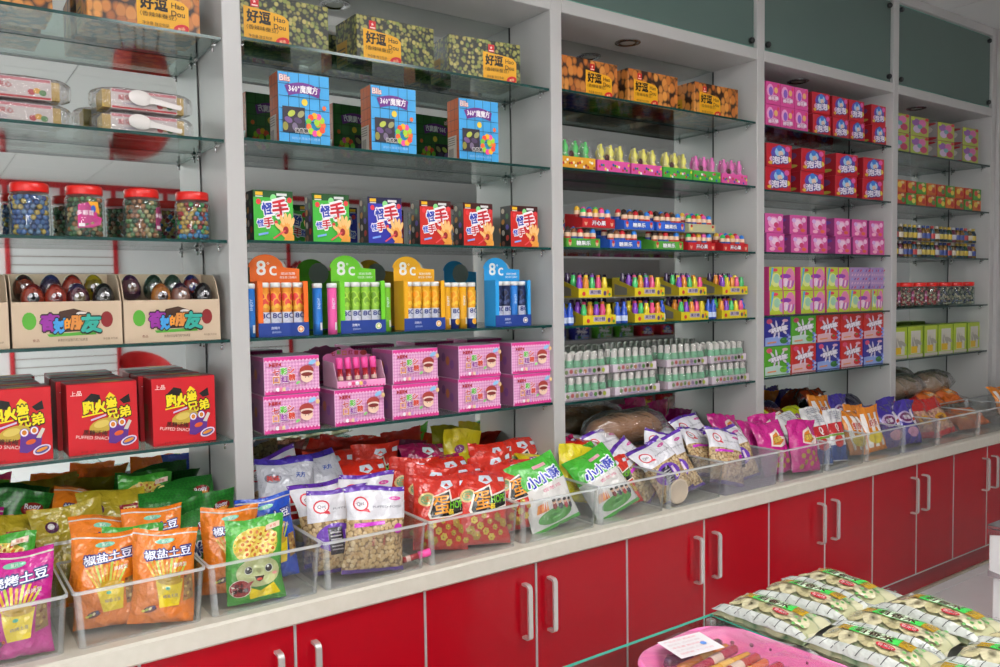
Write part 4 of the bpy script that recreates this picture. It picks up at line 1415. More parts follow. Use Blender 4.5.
# ---- small trays of character-shaped sweets (plain capsule bottles)
def capsule(a, b):
    return MB().lathe([(0.010, 0), (0.013, 0.004), (0.013, 0.030), (0.0125, 0.037), (0.0122, 0.051), (0.009, 0.063), (0.0, 0.068)], 12, ink(a), seg_mats=[ink(a)] * 3 + [ink('E3C0A0')] + [ink(b)] * 2).mesh('capsule_bottle')
CAP = {c: capsule(a, c) for c, a in (('C2232C', '3A4AA0'), ('2E7AD0', 'C2232C'), ('2FB45A', '2A3A80'), ('D85AA0', '2A5A9A'), ('D8A82E', 'A82A2A'), ('3A2A24', 'B83A2A'), ('7A4A2A', '2A4A8A'))}
def ctray(tc, txt, cols_, w=0.155):
    p = Proto('capsule_candy_tray', 'display tray')
    d = 0.10
    p.part('tray', tray_mesh(w, d, 0.032, 0.055, ink(tc)))
    P = Print(lambda x, y, o: (x, -d / 2 - o, y))
    if txt:
        P.text(txt, 0.0, 0.016, 0.016, 'F0EEF0', bold=0.04, edge='2A2A5A', width=w * 0.42)
    for s in (-1, 1):
        P.ellipse(s * w * 0.40, 0.017, 0.007, 0.012, 'D8A88A' if txt else 'E0C86A', n=8)
        P.ellipse(s * w * 0.40, 0.023, 0.007, 0.006, 'C2302A', n=8)
    p.part('printed_artwork', P.mb)
    for r_ in range(2):
        for k in range(5):
            p.part('capsule_bottle', CAP[cols_[(k + 2 * r_) % len(cols_)]], loc=(-w / 2 + 0.019 + (w - 0.038) / 4 * k, -0.030 + 0.034 * r_, 0.003 + 0.010 * r_))
    return p
warm, cool = ['3A2A24', '7A4A2A', 'C2232C', '3A2A24', '2E7AD0'], ['2FB45A', 'C2232C', 'D8A82E', 'D85AA0', '2E7AD0']
A_ = ctray('4E9A34', '糖果乐', warm)
B_ = ctray('2A5AC0', '糖果乐', warm)
C_ = ctray('B81E24', '开心果', cool)
D_ = ctray('B8B48E', None, cool)
spec = [(A_, 1.966, 0, 'green tray of capsule sweets in the lower row beside the post'), (B_, 2.175, 0, 'blue tray of capsule sweets in the lower row'), (A_, 2.408, 0, 'green tray of capsule sweets in the lower row, next to red trays'),
        (C_, 2.600, 0, 'red tray of capsule sweets, lower row, left of the last one'), (C_, 2.810, 0, 'red tray of capsule sweets, lower row, rightmost'),
        (C_, 2.040, 1, 'red tray of capsule sweets on top of the green and blue trays'), (B_, 2.245, 1, 'blue tray of capsule sweets in the upper row, left one'), (B_, 2.418, 1, 'blue tray of capsule sweets in the upper row, right one'),
        (D_, 2.600, 1, 'pale tray of capsule sweets in the upper row at the right')]
CARD = M('grey_card', 'A9A49A', rough=0.7)
for pr, x, lv, lb in spec:
    pr.put((x, 0.078, top(2) + 0.0735 * lv), lb, 'capsule candy trays', rz=R(-2 if lv == 0 else -1))
for k, x in enumerate((2.04, 2.245, 2.418, 2.600)):
    t = obj('card_sheet', MB().box(-0.085, 0.085, -0.05, 0.05, 0, 0.0018, CARD), None, (x, 0.085, top(2) + 0.071 + SHELF_DZ[2][2]))
    tag(t, 'card sheet under the ' + ['red', 'left blue', 'right blue', 'pale'][k] + ' upper capsule tray', 'card', 'card sheets under the upper capsule trays')

# ---- yellow trays of juice bottles
def jbottle(hexc, h=0.062, name='juice_bottle'):
    m_ = M('juice_' + hexc, hexc, rough=0.2, coat=0.3)
    return MB().lathe([(0.011, 0), (0.0125, 0.003), (0.0125, 0.030), (0.0105, 0.036), (0.0125, 0.042), (0.0115, 0.050), (0.008, 0.057), (0.008, 0.067), (0.0065, 0.070)], 12, m_, seg_mats=[m_, m_, m_, m_, m_, m_, m_, m_]).mesh(name)
JB = {c: jbottle(c) for c in ('7A3AB0', 'D8862A', '3FB060', 'D8487A', 'D8C22A', '2A4AB8', '3A2A4A')}
def ytray(cols_):
    p = Proto('juice_candy_tray', 'display tray')
    w, d = 0.158, 0.125
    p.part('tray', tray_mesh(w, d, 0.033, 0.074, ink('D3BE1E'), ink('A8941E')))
    P = Print(lambda x, y, o: (x, -d / 2 - o, y))
    P.ellipse(-0.055, 0.013, 0.008, 0.008, 'C2303A')
    P.rect(-0.03, 0.010, 0.028, 0.027, 'B8A8C0')
    P.text('果汁糖', 0.0, 0.019, 0.013, '4A4066', bold=0.03, width=0.05)
    P.ellipse(0.045, 0.014, 0.007, 0.009, '5A3A6A')
    P.ellipse(0.060, 0.018, 0.006, 0.008, 'D8722A')
    P.ellipse(0.067, 0.010, 0.006, 0.006, '4A8A34')
    p.part('printed_artwork', P.mb)
    P = Print(lambda x, y, o: (-w / 2 - o, -x, y))
    P.poly([(-0.05, 0.006), (-0.05, 0.05), (0.02, 0.032), (0.02, 0.006)], '6E6A62')
    p.part('side_artwork', P.mb)
    for r_ in range(3):
        for k in range(5):
            p.part('juice_bottle', JB[cols_[k] if r_ == 0 else '3A2A4A' if r_ == 2 else cols_[(k + 2) % 5]], loc=(-0.060 + 0.030 * k, -0.043 + 0.034 * r_, 0.003 + 0.009 * r_))
    return p
pu, orr, gr, pk, ye, bl = '7A3AB0', 'D8862A', '3FB060', 'D8487A', 'D8C22A', '2A4AB8'
ylow = [(gr, orr, pu, pk, ye), (pu, gr, ye, pk, orr), (gr, pu, orr, pk, ye), (orr, pu, gr, ye, pk)]
yup = [(pu, orr, gr, pk, ye), (gr, orr, pu, pk, ye), (pu, orr, gr, ye, pk), (pu, ye, orr, pk, gr)]
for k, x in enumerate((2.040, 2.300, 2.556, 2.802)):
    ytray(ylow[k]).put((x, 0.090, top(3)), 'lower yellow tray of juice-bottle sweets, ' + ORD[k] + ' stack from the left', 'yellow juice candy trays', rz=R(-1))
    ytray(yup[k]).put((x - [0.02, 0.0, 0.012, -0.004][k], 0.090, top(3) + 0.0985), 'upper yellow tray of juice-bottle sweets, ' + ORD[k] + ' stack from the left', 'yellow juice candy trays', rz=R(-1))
    t = obj('card_sheet', MB().box(-0.085, 0.085, -0.06, 0.06, 0, 0.0018, CARD), None, (x, 0.093, top(3) + 0.0962 + SHELF_DZ[2][3]))
    tag(t, 'card sheet between the yellow trays of the ' + ORD[k] + ' stack', 'card', 'card sheets between the yellow trays')
BB = Proto('blue_bottle_candy', 'bottle')
BB.part('bottle', MB().lathe([(0.012, 0), (0.014, 0.003), (0.014, 0.036), (0.011, 0.043), (0.013, 0.050), (0.010, 0.060), (0.006, 0.066), (0.006, 0.078), (0.005, 0.080)], 12, M('juice_2A4AB8b', '2A50B8', rough=0.2, coat=0.3)))
BB.part('label', MB().lathe([(0.0143, 0.008), (0.0143, 0.028)], 12, ink('C8D2E8'), cap=False))
for k, (x, y) in enumerate(((1.880, 0.045), (1.912, 0.047), (2.148, 0.050), (2.180, 0.047), (2.398, 0.060), (2.660, 0.050), (2.692, 0.052), (2.895, 0.065))):
    BB.put((x, y, top(3)), 'blue bottle sweet standing ' + ['first beside the post', 'second beside the post', 'just right of the first yellow stack', 'just left of the second yellow stack', 'right of the second yellow stack',
           'just right of the third yellow stack', 'just left of the fourth yellow stack', 'right of the fourth yellow stack'][k], 'loose blue bottle sweets')

# ---- shrink-wrapped packs of white-capped green bottles
WB = MB().lathe([(0.013, 0), (0.015, 0.003), (0.015, 0.022), (0.015, 0.044), (0.011, 0.052), (0.0105, 0.053), (0.0105, 0.074), (0.007, 0.079), (0.0, 0.080)], 12, ink('7FC8A0'),
                seg_mats=[ink('C8CFC0')] * 2 + [M('mint_bottle', '6DBE90', rough=0.3)] * 2 + [ink('B8D8C4')] + [ink('DEDCD6')] * 3).mesh('bottle')
def wpack():
    p = Proto('bottle_candy_pack', 'bottle pack')
    w, d = 0.232, 0.115
    p.part('tray', tray_mesh(w, d, 0.030, 0.030, ink('C9B7C4')))
    P = Print(lambda x, y, o: (x, -d / 2 - o, y))
    P.rect(-w / 2 + 0.002, 0.002, w / 2 - 0.002, 0.028, 'CFC2CC')
    for k, c in enumerate(('6A8A3A', 'B83A3A', '9A8A3A', '5A9A4A', 'B87A3A', '8A6A9A', '4A7A3A', '3A2A1A', '9AA83A')):
        P.ellipse(-0.085 + 0.0215 * k, 0.015 + 0.002 * (k % 2), 0.0085, 0.0085, c, n=8)
    P.rect(-0.06, 0.004, 0.05, 0.007, 'A08AB8')
    p.part('printed_artwork', P.mb)
    for r_ in range(3):
        for k in range(6):
            p.part('bottle', WB, loc=(-0.094 + 0.0376 * k, -0.038 + 0.036 * r_, 0.002))
    def film(u, v):
        a = 2 * PI * u
        ca, sa = math.cos(a), math.sin(a)
        sq = 1 / max(abs(ca), abs(sa)) ** 0.9
        zz_ = 0.001 + 0.082 * v
        k = 1.0 + 0.012 * math.sin(11 * a + 9 * v)
        return (ca * sq * k * (w / 2 + 0.003), sa * sq * k * (d / 2 + 0.002), zz_)
    p.part('clear_wrapper', MB().grid(film, 28, 3, WRAP))
    return p
wp = wpack()
for k, x in enumerate((1.975, 2.238, 2.522, 2.785)):
    for lv in (0, 1):
        wp.put((x - 0.01 * lv * (k % 2), 0.090 + 0.006 * lv, top(4) + 0.0862 * lv), ('lower' if lv == 0 else 'upper') + ' wrapped pack of white-capped mint bottles, ' + ORD[k] + ' stack from the left', 'mint bottle packs', rz=R(-1.5 + lv * 2 * (k % 2)))

# ================================================================ fourth and fifth bays: stacked cartons
def blob_art(bg, shapes, txt=None):
    def fn(P, w, h):
        P.rect(0.001, 0.001, w - 0.001, h - 0.001, bg)
        for (cx, cy, rx, ry, c) in shapes:
            P.ellipse(w * cx, h * cy, w * rx, h * ry, c, n=10)
        if txt:
            P.text(txt[0], w * txt[2], h * txt[3], h * txt[4], txt[1], bold=0.05, edge=txt[5], rot=0.1, ew=0.07, width=w * txt[6] if len(txt) > 6 else None)
    return fn
# pink heart boxes / red big boxes on the top shelf
pk_art = blob_art('D64A94', [(0.3, 0.6, 0.24, 0.3, 'E9A8D0'), (0.34, 0.58, 0.15, 0.2, '8A5AC0'), (0.7, 0.65, 0.13, 0.14, 'E8B46A'), (0.62, 0.3, 0.28, 0.14, 'EFC2DE'), (0.85, 0.85, 0.08, 0.09, 'D83A5A')], ('棉花糖', 'F6E6F0', 0.5, 0.28, 0.17, 'B02A78', 0.7))
pbox = carton('pink_sweet_box', 'box', 0.098, 0.075, 0.097, ink('CF3F8A'), {'front': pk_art})
for i, x in enumerate((3.063, 3.166, 3.269)):
    for lv in (0, 1):
        pbox.put((x, 0.07, top(0) + lv * 0.098), ('lower' if lv == 0 else 'upper') + ' small pink sweet box, ' + ORD[i] + ' of three on the top shelf', 'small pink sweet boxes')
rd_art = blob_art('B81C2A', [(0.52, 0.6, 0.36, 0.34, '5A4AA8'), (0.52, 0.66, 0.2, 0.22, '9AC8E8'), (0.5, 0.82, 0.1, 0.14, '3A7AC8'), (0.55, 0.6, 0.10, 0.12, 'E8C8B0'), (0.22, 0.35, 0.12, 0.12, 'E8A8C8'), (0.85, 0.38, 0.11, 0.12, 'D8C84A'), (0.82, 0.82, 0.1, 0.12, 'D85A9A'), (0.15, 0.18, 0.1, 0.07, 'D8B23A')],
                  ('泡泡', 'F0E8F4', 0.52, 0.34, 0.3, '3A3A8A', 0.62))
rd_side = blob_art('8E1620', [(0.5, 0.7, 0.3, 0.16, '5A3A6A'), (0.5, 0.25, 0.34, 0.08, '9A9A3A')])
rbox = carton('red_bubblegum_box', 'box', 0.128, 0.10, 0.097, ink('A8182A'), {'front': rd_art, 'left': rd_side, 'back': rd_art})
for i, x in enumerate((3.424, 3.575, 3.712, 3.905)):
    for lv in (0, 1):
        rbox.put((x + (0.008 if lv == 0 else 0), 0.085, top(0) + lv * 0.098), ('lower' if lv == 0 else 'upper') + ' red cartoon-print gum box, ' + ORD[i] + ' of four on the top shelf', 'red gum boxes, top shelf', rz=R(-3 if i == 0 else 0))
rbox2 = carton('red_bubblegum_box', 'box', 0.172, 0.12, 0.103, ink('A8182A'), {'front': rd_art, 'left': rd_side, 'back': rd_art})
for i, x in enumerate((3.108, 3.360, 3.630, 3.862)):
    for lv in (0, 1):
        rbox2.put((x + (0.006 if lv else 0), 0.095, top(1) + lv * 0.104), ('lower' if lv == 0 else 'upper') + ' large red cartoon-print gum box, ' + ORD[i] + ' of four on the second shelf', 'large red gum boxes', rz=R(-2))
# pink flower boxes
fl_art = blob_art('CC4E96', [(0.45, 0.55, 0.3, 0.3, 'E8A4CC'), (0.45, 0.6, 0.18, 0.18, 'F0D0E4'), (0.6, 0.42, 0.13, 0.14, 'C83A6A'), (0.22, 0.72, 0.12, 0.12, 'D8B0E0'), (0.8, 0.75, 0.12, 0.14, 'EAC0D8'), (0.74, 0.2, 0.14, 0.1, 'D8683A'), (0.3, 0.18, 0.16, 0.1, 'F0B0C8')])
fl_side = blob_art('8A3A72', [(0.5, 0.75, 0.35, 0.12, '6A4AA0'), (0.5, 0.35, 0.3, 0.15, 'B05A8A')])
fbox = carton('pink_flower_box', 'box', 0.124, 0.11, 0.084, ink('C0488C'), {'front': fl_art, 'left': fl_side, 'back': fl_art})
for i, x in enumerate((3.082, 3.258, 3.410, 3.602, 3.750, 3.900)):
    for lv in (0, 1):
        fbox.put((x + (0.006 if lv == 0 else -0.004), 0.09, top(2) + lv * 0.085), ('lower' if lv == 0 else 'upper') + ' pink flower-print box, ' + ORD[i] + ' column from the left', 'pink flower-print boxes', rz=R(-1))
# lime and pink flavour boxes
li_art = blob_art('B9C83A', [(0.8, 0.5, 0.2, 0.46, 'D87AA8'), (0.25, 0.45, 0.2, 0.3, 'D8E08A'), (0.28, 0.5, 0.12, 0.2, '9AC8A8'), (0.62, 0.6, 0.22, 0.1, '8A3AA8'), (0.62, 0.35, 0.14, 0.18, 'E8C8D8'), (0.2, 0.86, 0.12, 0.07, 'D83A5A'), (0.45, 0.3, 0.1, 0.2, 'C89AD0')])
def li_lines(P, w, h):
    li_art(P, w, h)
    P.rect(w * 0.48, 0.002, w * 0.53, h - 0.002, 'C8448A')
    P.quad([(0.002, h * 0.2), (0.006, h * 0.15), (w * 0.16, h * 0.95), (w * 0.08, h * 0.97)], '4AA8D8', n=1)
    for k in range(4):
        P.quad([(w * (0.58 + 0.09 * k), h * 0.15), (w * (0.63 + 0.09 * k), h * 0.15), (w * (0.67 + 0.09 * k), h * 0.42), (w * (0.62 + 0.09 * k), h * 0.42)], ('E8E0E8', '9A5AB0')[k % 2], n=1)
lbox = carton('lime_flavour_box', 'box', 0.186, 0.10, 0.106, ink('C03A7A'), {'front': li_lines, 'back': li_lines})
def zig_art(P, w, h):
    P.rect(0.001, 0.001, w - 0.001, h - 0.001, 'A88ABC')
    for k in range(7):
        for j in range(5):
            P.quad([(w * (0.06 + 0.13 * k), h * (0.04 + 0.19 * j)), (w * (0.12 + 0.13 * k), h * (0.04 + 0.19 * j)), (w * (0.17 + 0.13 * k if k < 6 else 0.99), h * (0.14 + 0.19 * j)), (w * (0.11 + 0.13 * k), h * (0.14 + 0.19 * j))], ('6A4AA0', 'C83A5A', '8AA0D8')[(k + j) % 3] if j % 2 == 0 else 'D8B0C8', n=1)
zbox = carton('striped_lilac_box', 'box', 0.170, 0.10, 0.106, ink('9A7AB0'), {'front': zig_art, 'back': zig_art})
for i, x in enumerate((3.143, 3.372, 3.573, 3.760, 3.937)):
    lbox.put((x - (0.012 if i == 4 else 0), 0.088, top(3)), 'lower lime and pink flavour box, ' + ORD[i] + ' from the left', 'lime flavour boxes') if i < 4 else None
    if i < 3:
        lbox.put((x - 0.004, 0.088, top(3) + 0.107), 'upper lime and pink flavour box, ' + ORD[i] + ' from the left', 'lime flavour boxes')
lbox2 = carton('lime_flavour_box', 'box', 0.105, 0.10, 0.106, ink('C03A7A'), {'front': li_lines, 'back': li_lines})
lbox2.put((3.912, 0.088, top(3)), 'narrow lime and pink flavour box at the right end of the lower row', 'lime flavour boxes')
zbox.put((3.755, 0.088, top(3) + 0.107), 'lilac box with zigzag stripes standing beside lime boxes', 'lilac striped boxes')
zb2 = carton('striped_lilac_box', 'box', 0.118, 0.10, 0.106, ink('9A7AB0'), {'front': zig_art, 'back': zig_art})
zb2.put((3.910, 0.088, top(3) + 0.107), 'lilac box with zigzag stripes at the end of the upper row', 'lilac striped boxes')
# powder sachet boxes in four colours
def pop_art(bg, glow, fruit):
    def fn(P, w, h):
        P.rect(0.001, 0.001, w - 0.001, h - 0.001, bg)
        P.poly([(0.002, 0.002), (w - 0.002, 0.002), (w - 0.002, h * 0.2), (w * 0.5, h * 0.34), (0.002, h * 0.3)], glow)
        P.ellipse(w * 0.17, h * 0.86, w * 0.11, h * 0.09, 'C84A6A')
        P.ellipse(w * 0.78, h * 0.87, w * 0.12, h * 0.05, 'D8A8B8')
        for k in range(9):
            a = k * 2.4
            P.ellipse(w * (0.5 + 0.27 * math.cos(a)), h * (0.58 + 0.15 * math.sin(a)), w * 0.13, h * 0.055, 'D0C8D8', rot=a, n=8)
        P.text('跳跳糖', w * 0.52, h * 0.58, h * 0.17, 'E4E0EA', bold=0.06, edge='5A4A6A', rot=0.12, width=w * 0.6)
        P.ellipse(w * 0.72, h * 0.18, w * 0.17, h * 0.11, fruit)
        P.ellipse(w * 0.68, h * 0.22, w * 0.06, h * 0.03, '4A8A3A')
        for k in range(5):
            P.ellipse(w * (0.86 + 0.07 * (k % 2)), h * (0.08 + 0.07 * k), w * 0.06, h * 0.05, ('6A7AC8', 'A8B4E0')[k % 2], n=7)
        P.quad([(w * 0.06, h * 0.1), (w * 0.4, h * 0.12), (w * 0.4, h * 0.17), (w * 0.06, h * 0.15)], 'D88A5A', n=1)
    return fn
POP = {}
for nm, bg, gl_, fr_ in (('blue', '2A2A86', '8AA0D8', '2E6A2E'), ('green', '4E9A24', 'B8D0C8', '6AA82E'), ('red', 'B8241E', 'D8B0B8', 'C22A2A')):
    POP[nm] = carton('popping_candy_box', 'box', 0.184, 0.09, 0.128, ink(bg), {'front': pop_art(bg, gl_, fr_), 'back': pop_art(bg, gl_, fr_)})
for lv, row in ((1, ('blue', 'green', 'red', 'red', 'red')), (0, ('green', 'red', 'blue', 'red', 'blue'))):
    for i, nm in enumerate(row):
        POP[nm].put((3.112 + 0.1945 * i, 0.085, top(4) + lv * 0.129), nm + ' popping-candy box, ' + ('upper' if lv else 'lower') + ' row, ' + ORD[i] + ' from the left', 'popping candy boxes')

# ---- fifth bay
mx_art = blob_art('9AA84A', [(0.3, 0.7, 0.24, 0.2, '8A5AA0'), (0.65, 0.7, 0.2, 0.2, 'C86AA0'), (0.35, 0.35, 0.22, 0.2, 'C8B0D0'), (0.72, 0.32, 0.2, 0.18, 'A83A5A'), (0.5, 0.5, 0.14, 0.12, '6AA0A0'), (0.88, 0.9, 0.1, 0.08, 'B8243A'), (0.12, 0.88, 0.1, 0.1, 'B8C83A')])
mx_side = blob_art('8E8A8A', [(0.5, 0.6, 0.3, 0.2, 'B8B0AC'), (0.5, 0.12, 0.5, 0.1, '9A1E2A'), (0.5, 0.9, 0.45, 0.08, '9A1E2A')])
mbox = carton('mixed_print_box', 'box', 0.165, 0.13, 0.098, ink('8E2A3A'), {'front': mx_art, 'left': mx_side, 'back': mx_art})
for i, x in enumerate((4.105, 4.300, 4.575, 4.850)):
    for lv in (0, 1):
        mbox.put((x, 0.10, top(0) + lv * 0.099), ('lower' if lv == 0 else 'upper') + ' lime and purple print box, ' + ORD[i] + ' column in the farthest bay', 'lime and purple print boxes', rz=R(-3))
cubes = [carton('small_cube_box', 'box', 0.086, 0.08, 0.062, ink(c), {'front': blob_art(c, [(0.3, 0.6, 0.25, 0.25, d), (0.7, 0.4, 0.22, 0.22, e), (0.6, 0.8, 0.2, 0.12, 'C8B88A')])}) for c, d, e in (('A8302A', 'C8A03A', '3A7A3A'), ('B8602A', 'D8B84A', 'A82A2A'), ('4A8A3A', 'C84A3A', 'D8C04A'))]
for i in range(9):
    for lv in (0, 1):
        cubes[(i * 2 + lv) % 3].put((4.115 + 0.1015 * i, 0.07, top(1) + lv * 0.0635), ('lower' if lv == 0 else 'upper') + ' small fruit-colour box, ' + ORD[i] + ' column in the farthest bay', 'small fruit-colour boxes')
def drink(a, b):
    p = Proto('bottled_sweet', 'bottle')
    p.part('bottle', MB().lathe([(0.013, 0), (0.0165, 0.003), (0.0165, 0.05), (0.011, 0.062), (0.008, 0.07)], 10, M('drink_' + a, a, rough=0.2, coat=0.4)))
    p.part('cap', MB().lathe([(0.009, 0.0702), (0.009, 0.083)], 10, ink(b)))
    p.part('label', MB().lathe([(0.0168, 0.015), (0.0168, 0.042)], 10, ink(b), cap=False))
    return p
NUM = 'one two three four five six seven eight nine ten eleven twelve thirteen fourteen fifteen sixteen seventeen eighteen nineteen twenty'.split()
DR = [drink(*c) for c in (('2A3A4A', 'B8A04A'), ('5A4A2A', 'C8C0B0'), ('3A5A6A', 'A83A3A'), ('7A5A2A', '3A4A8A'), ('6A3A4A', 'B8B8C0'), ('2A4A3A', 'C8A83A'))]
for lv in (0, 1):
    if lv:
        t = obj('card_sheet', MB().box(-0.46, 0.46, -0.07, 0.07, 0, 0.0015, CARD), None, (4.535, 0.115, top(2) + 0.0845 + SHELF_DZ[4][2]))
        tag(t, 'long card sheet between the two layers of small bottles', 'card')
    for i in range(20):
        DR[(i * 5 + lv * 3 + i // 4) % 6].put((4.09 + 0.0465 * i, 0.072, top(2) + lv * 0.0875), 'small sweet bottle in the ' + ('upper' if lv else 'lower') + ' layer, number ' + NUM[i] + ' from the left', 'small sweet bottles in two layers')
JJ = [jar(11, ['5A2A2A', 'A83A3A', '6A5A4A', 'C8B89A'], 0.01), jar(12, ['2A3A5A', '9A9A8A', '3A4A3A', 'B0A890'], None)]
for i in range(7):
    JJ[0 if i < 4 else 1].put((4.125 + 0.134 * i, 0.085, top(3)), 'small-looking red-lidded candy jar, ' + ORD[i] + ' from the left in the farthest bay', 'red-lidded jars in the farthest bay', s=0.98)
def win_art(P, w, h):
    P.rect(0.001, 0.001, w - 0.001, h - 0.001, 'A4B834')
    P.rect(w * 0.2, h * 0.12, w * 0.85, h * 0.86, 'C4C0B8')
    for k in range(5):
        P.ellipse(w * (0.35 + 0.09 * k), h * (0.48 + 0.06 * (k % 2)), w * 0.08, h * 0.22, ('9A968E', 'C2BCAE')[k % 2], rot=0.3 * k, n=8)
    P.rect(w * 0.2, h * 0.14, w * 0.62, h * 0.36, 'CFA81E')
    P.rect(0.001, 0.001, w - 0.001, h * 0.10, 'B8B0A8')
wbox = carton('yellow_window_box', 'box', 0.142, 0.08, 0.162, ink('8AA82E'), {'front': win_art, 'left': blob_art('6E8A2A', [(0.5, 0.5, 0.3, 0.3, '8AA83A')])})
for i in range(6):
    wbox.put((4.118 + 0.1605 * i, 0.075, top(4)), 'green and yellow window box, ' + ORD[i] + ' from the left in the farthest bay', 'green and yellow window boxes', rz=R(-3 + 2 * (i % 3)))
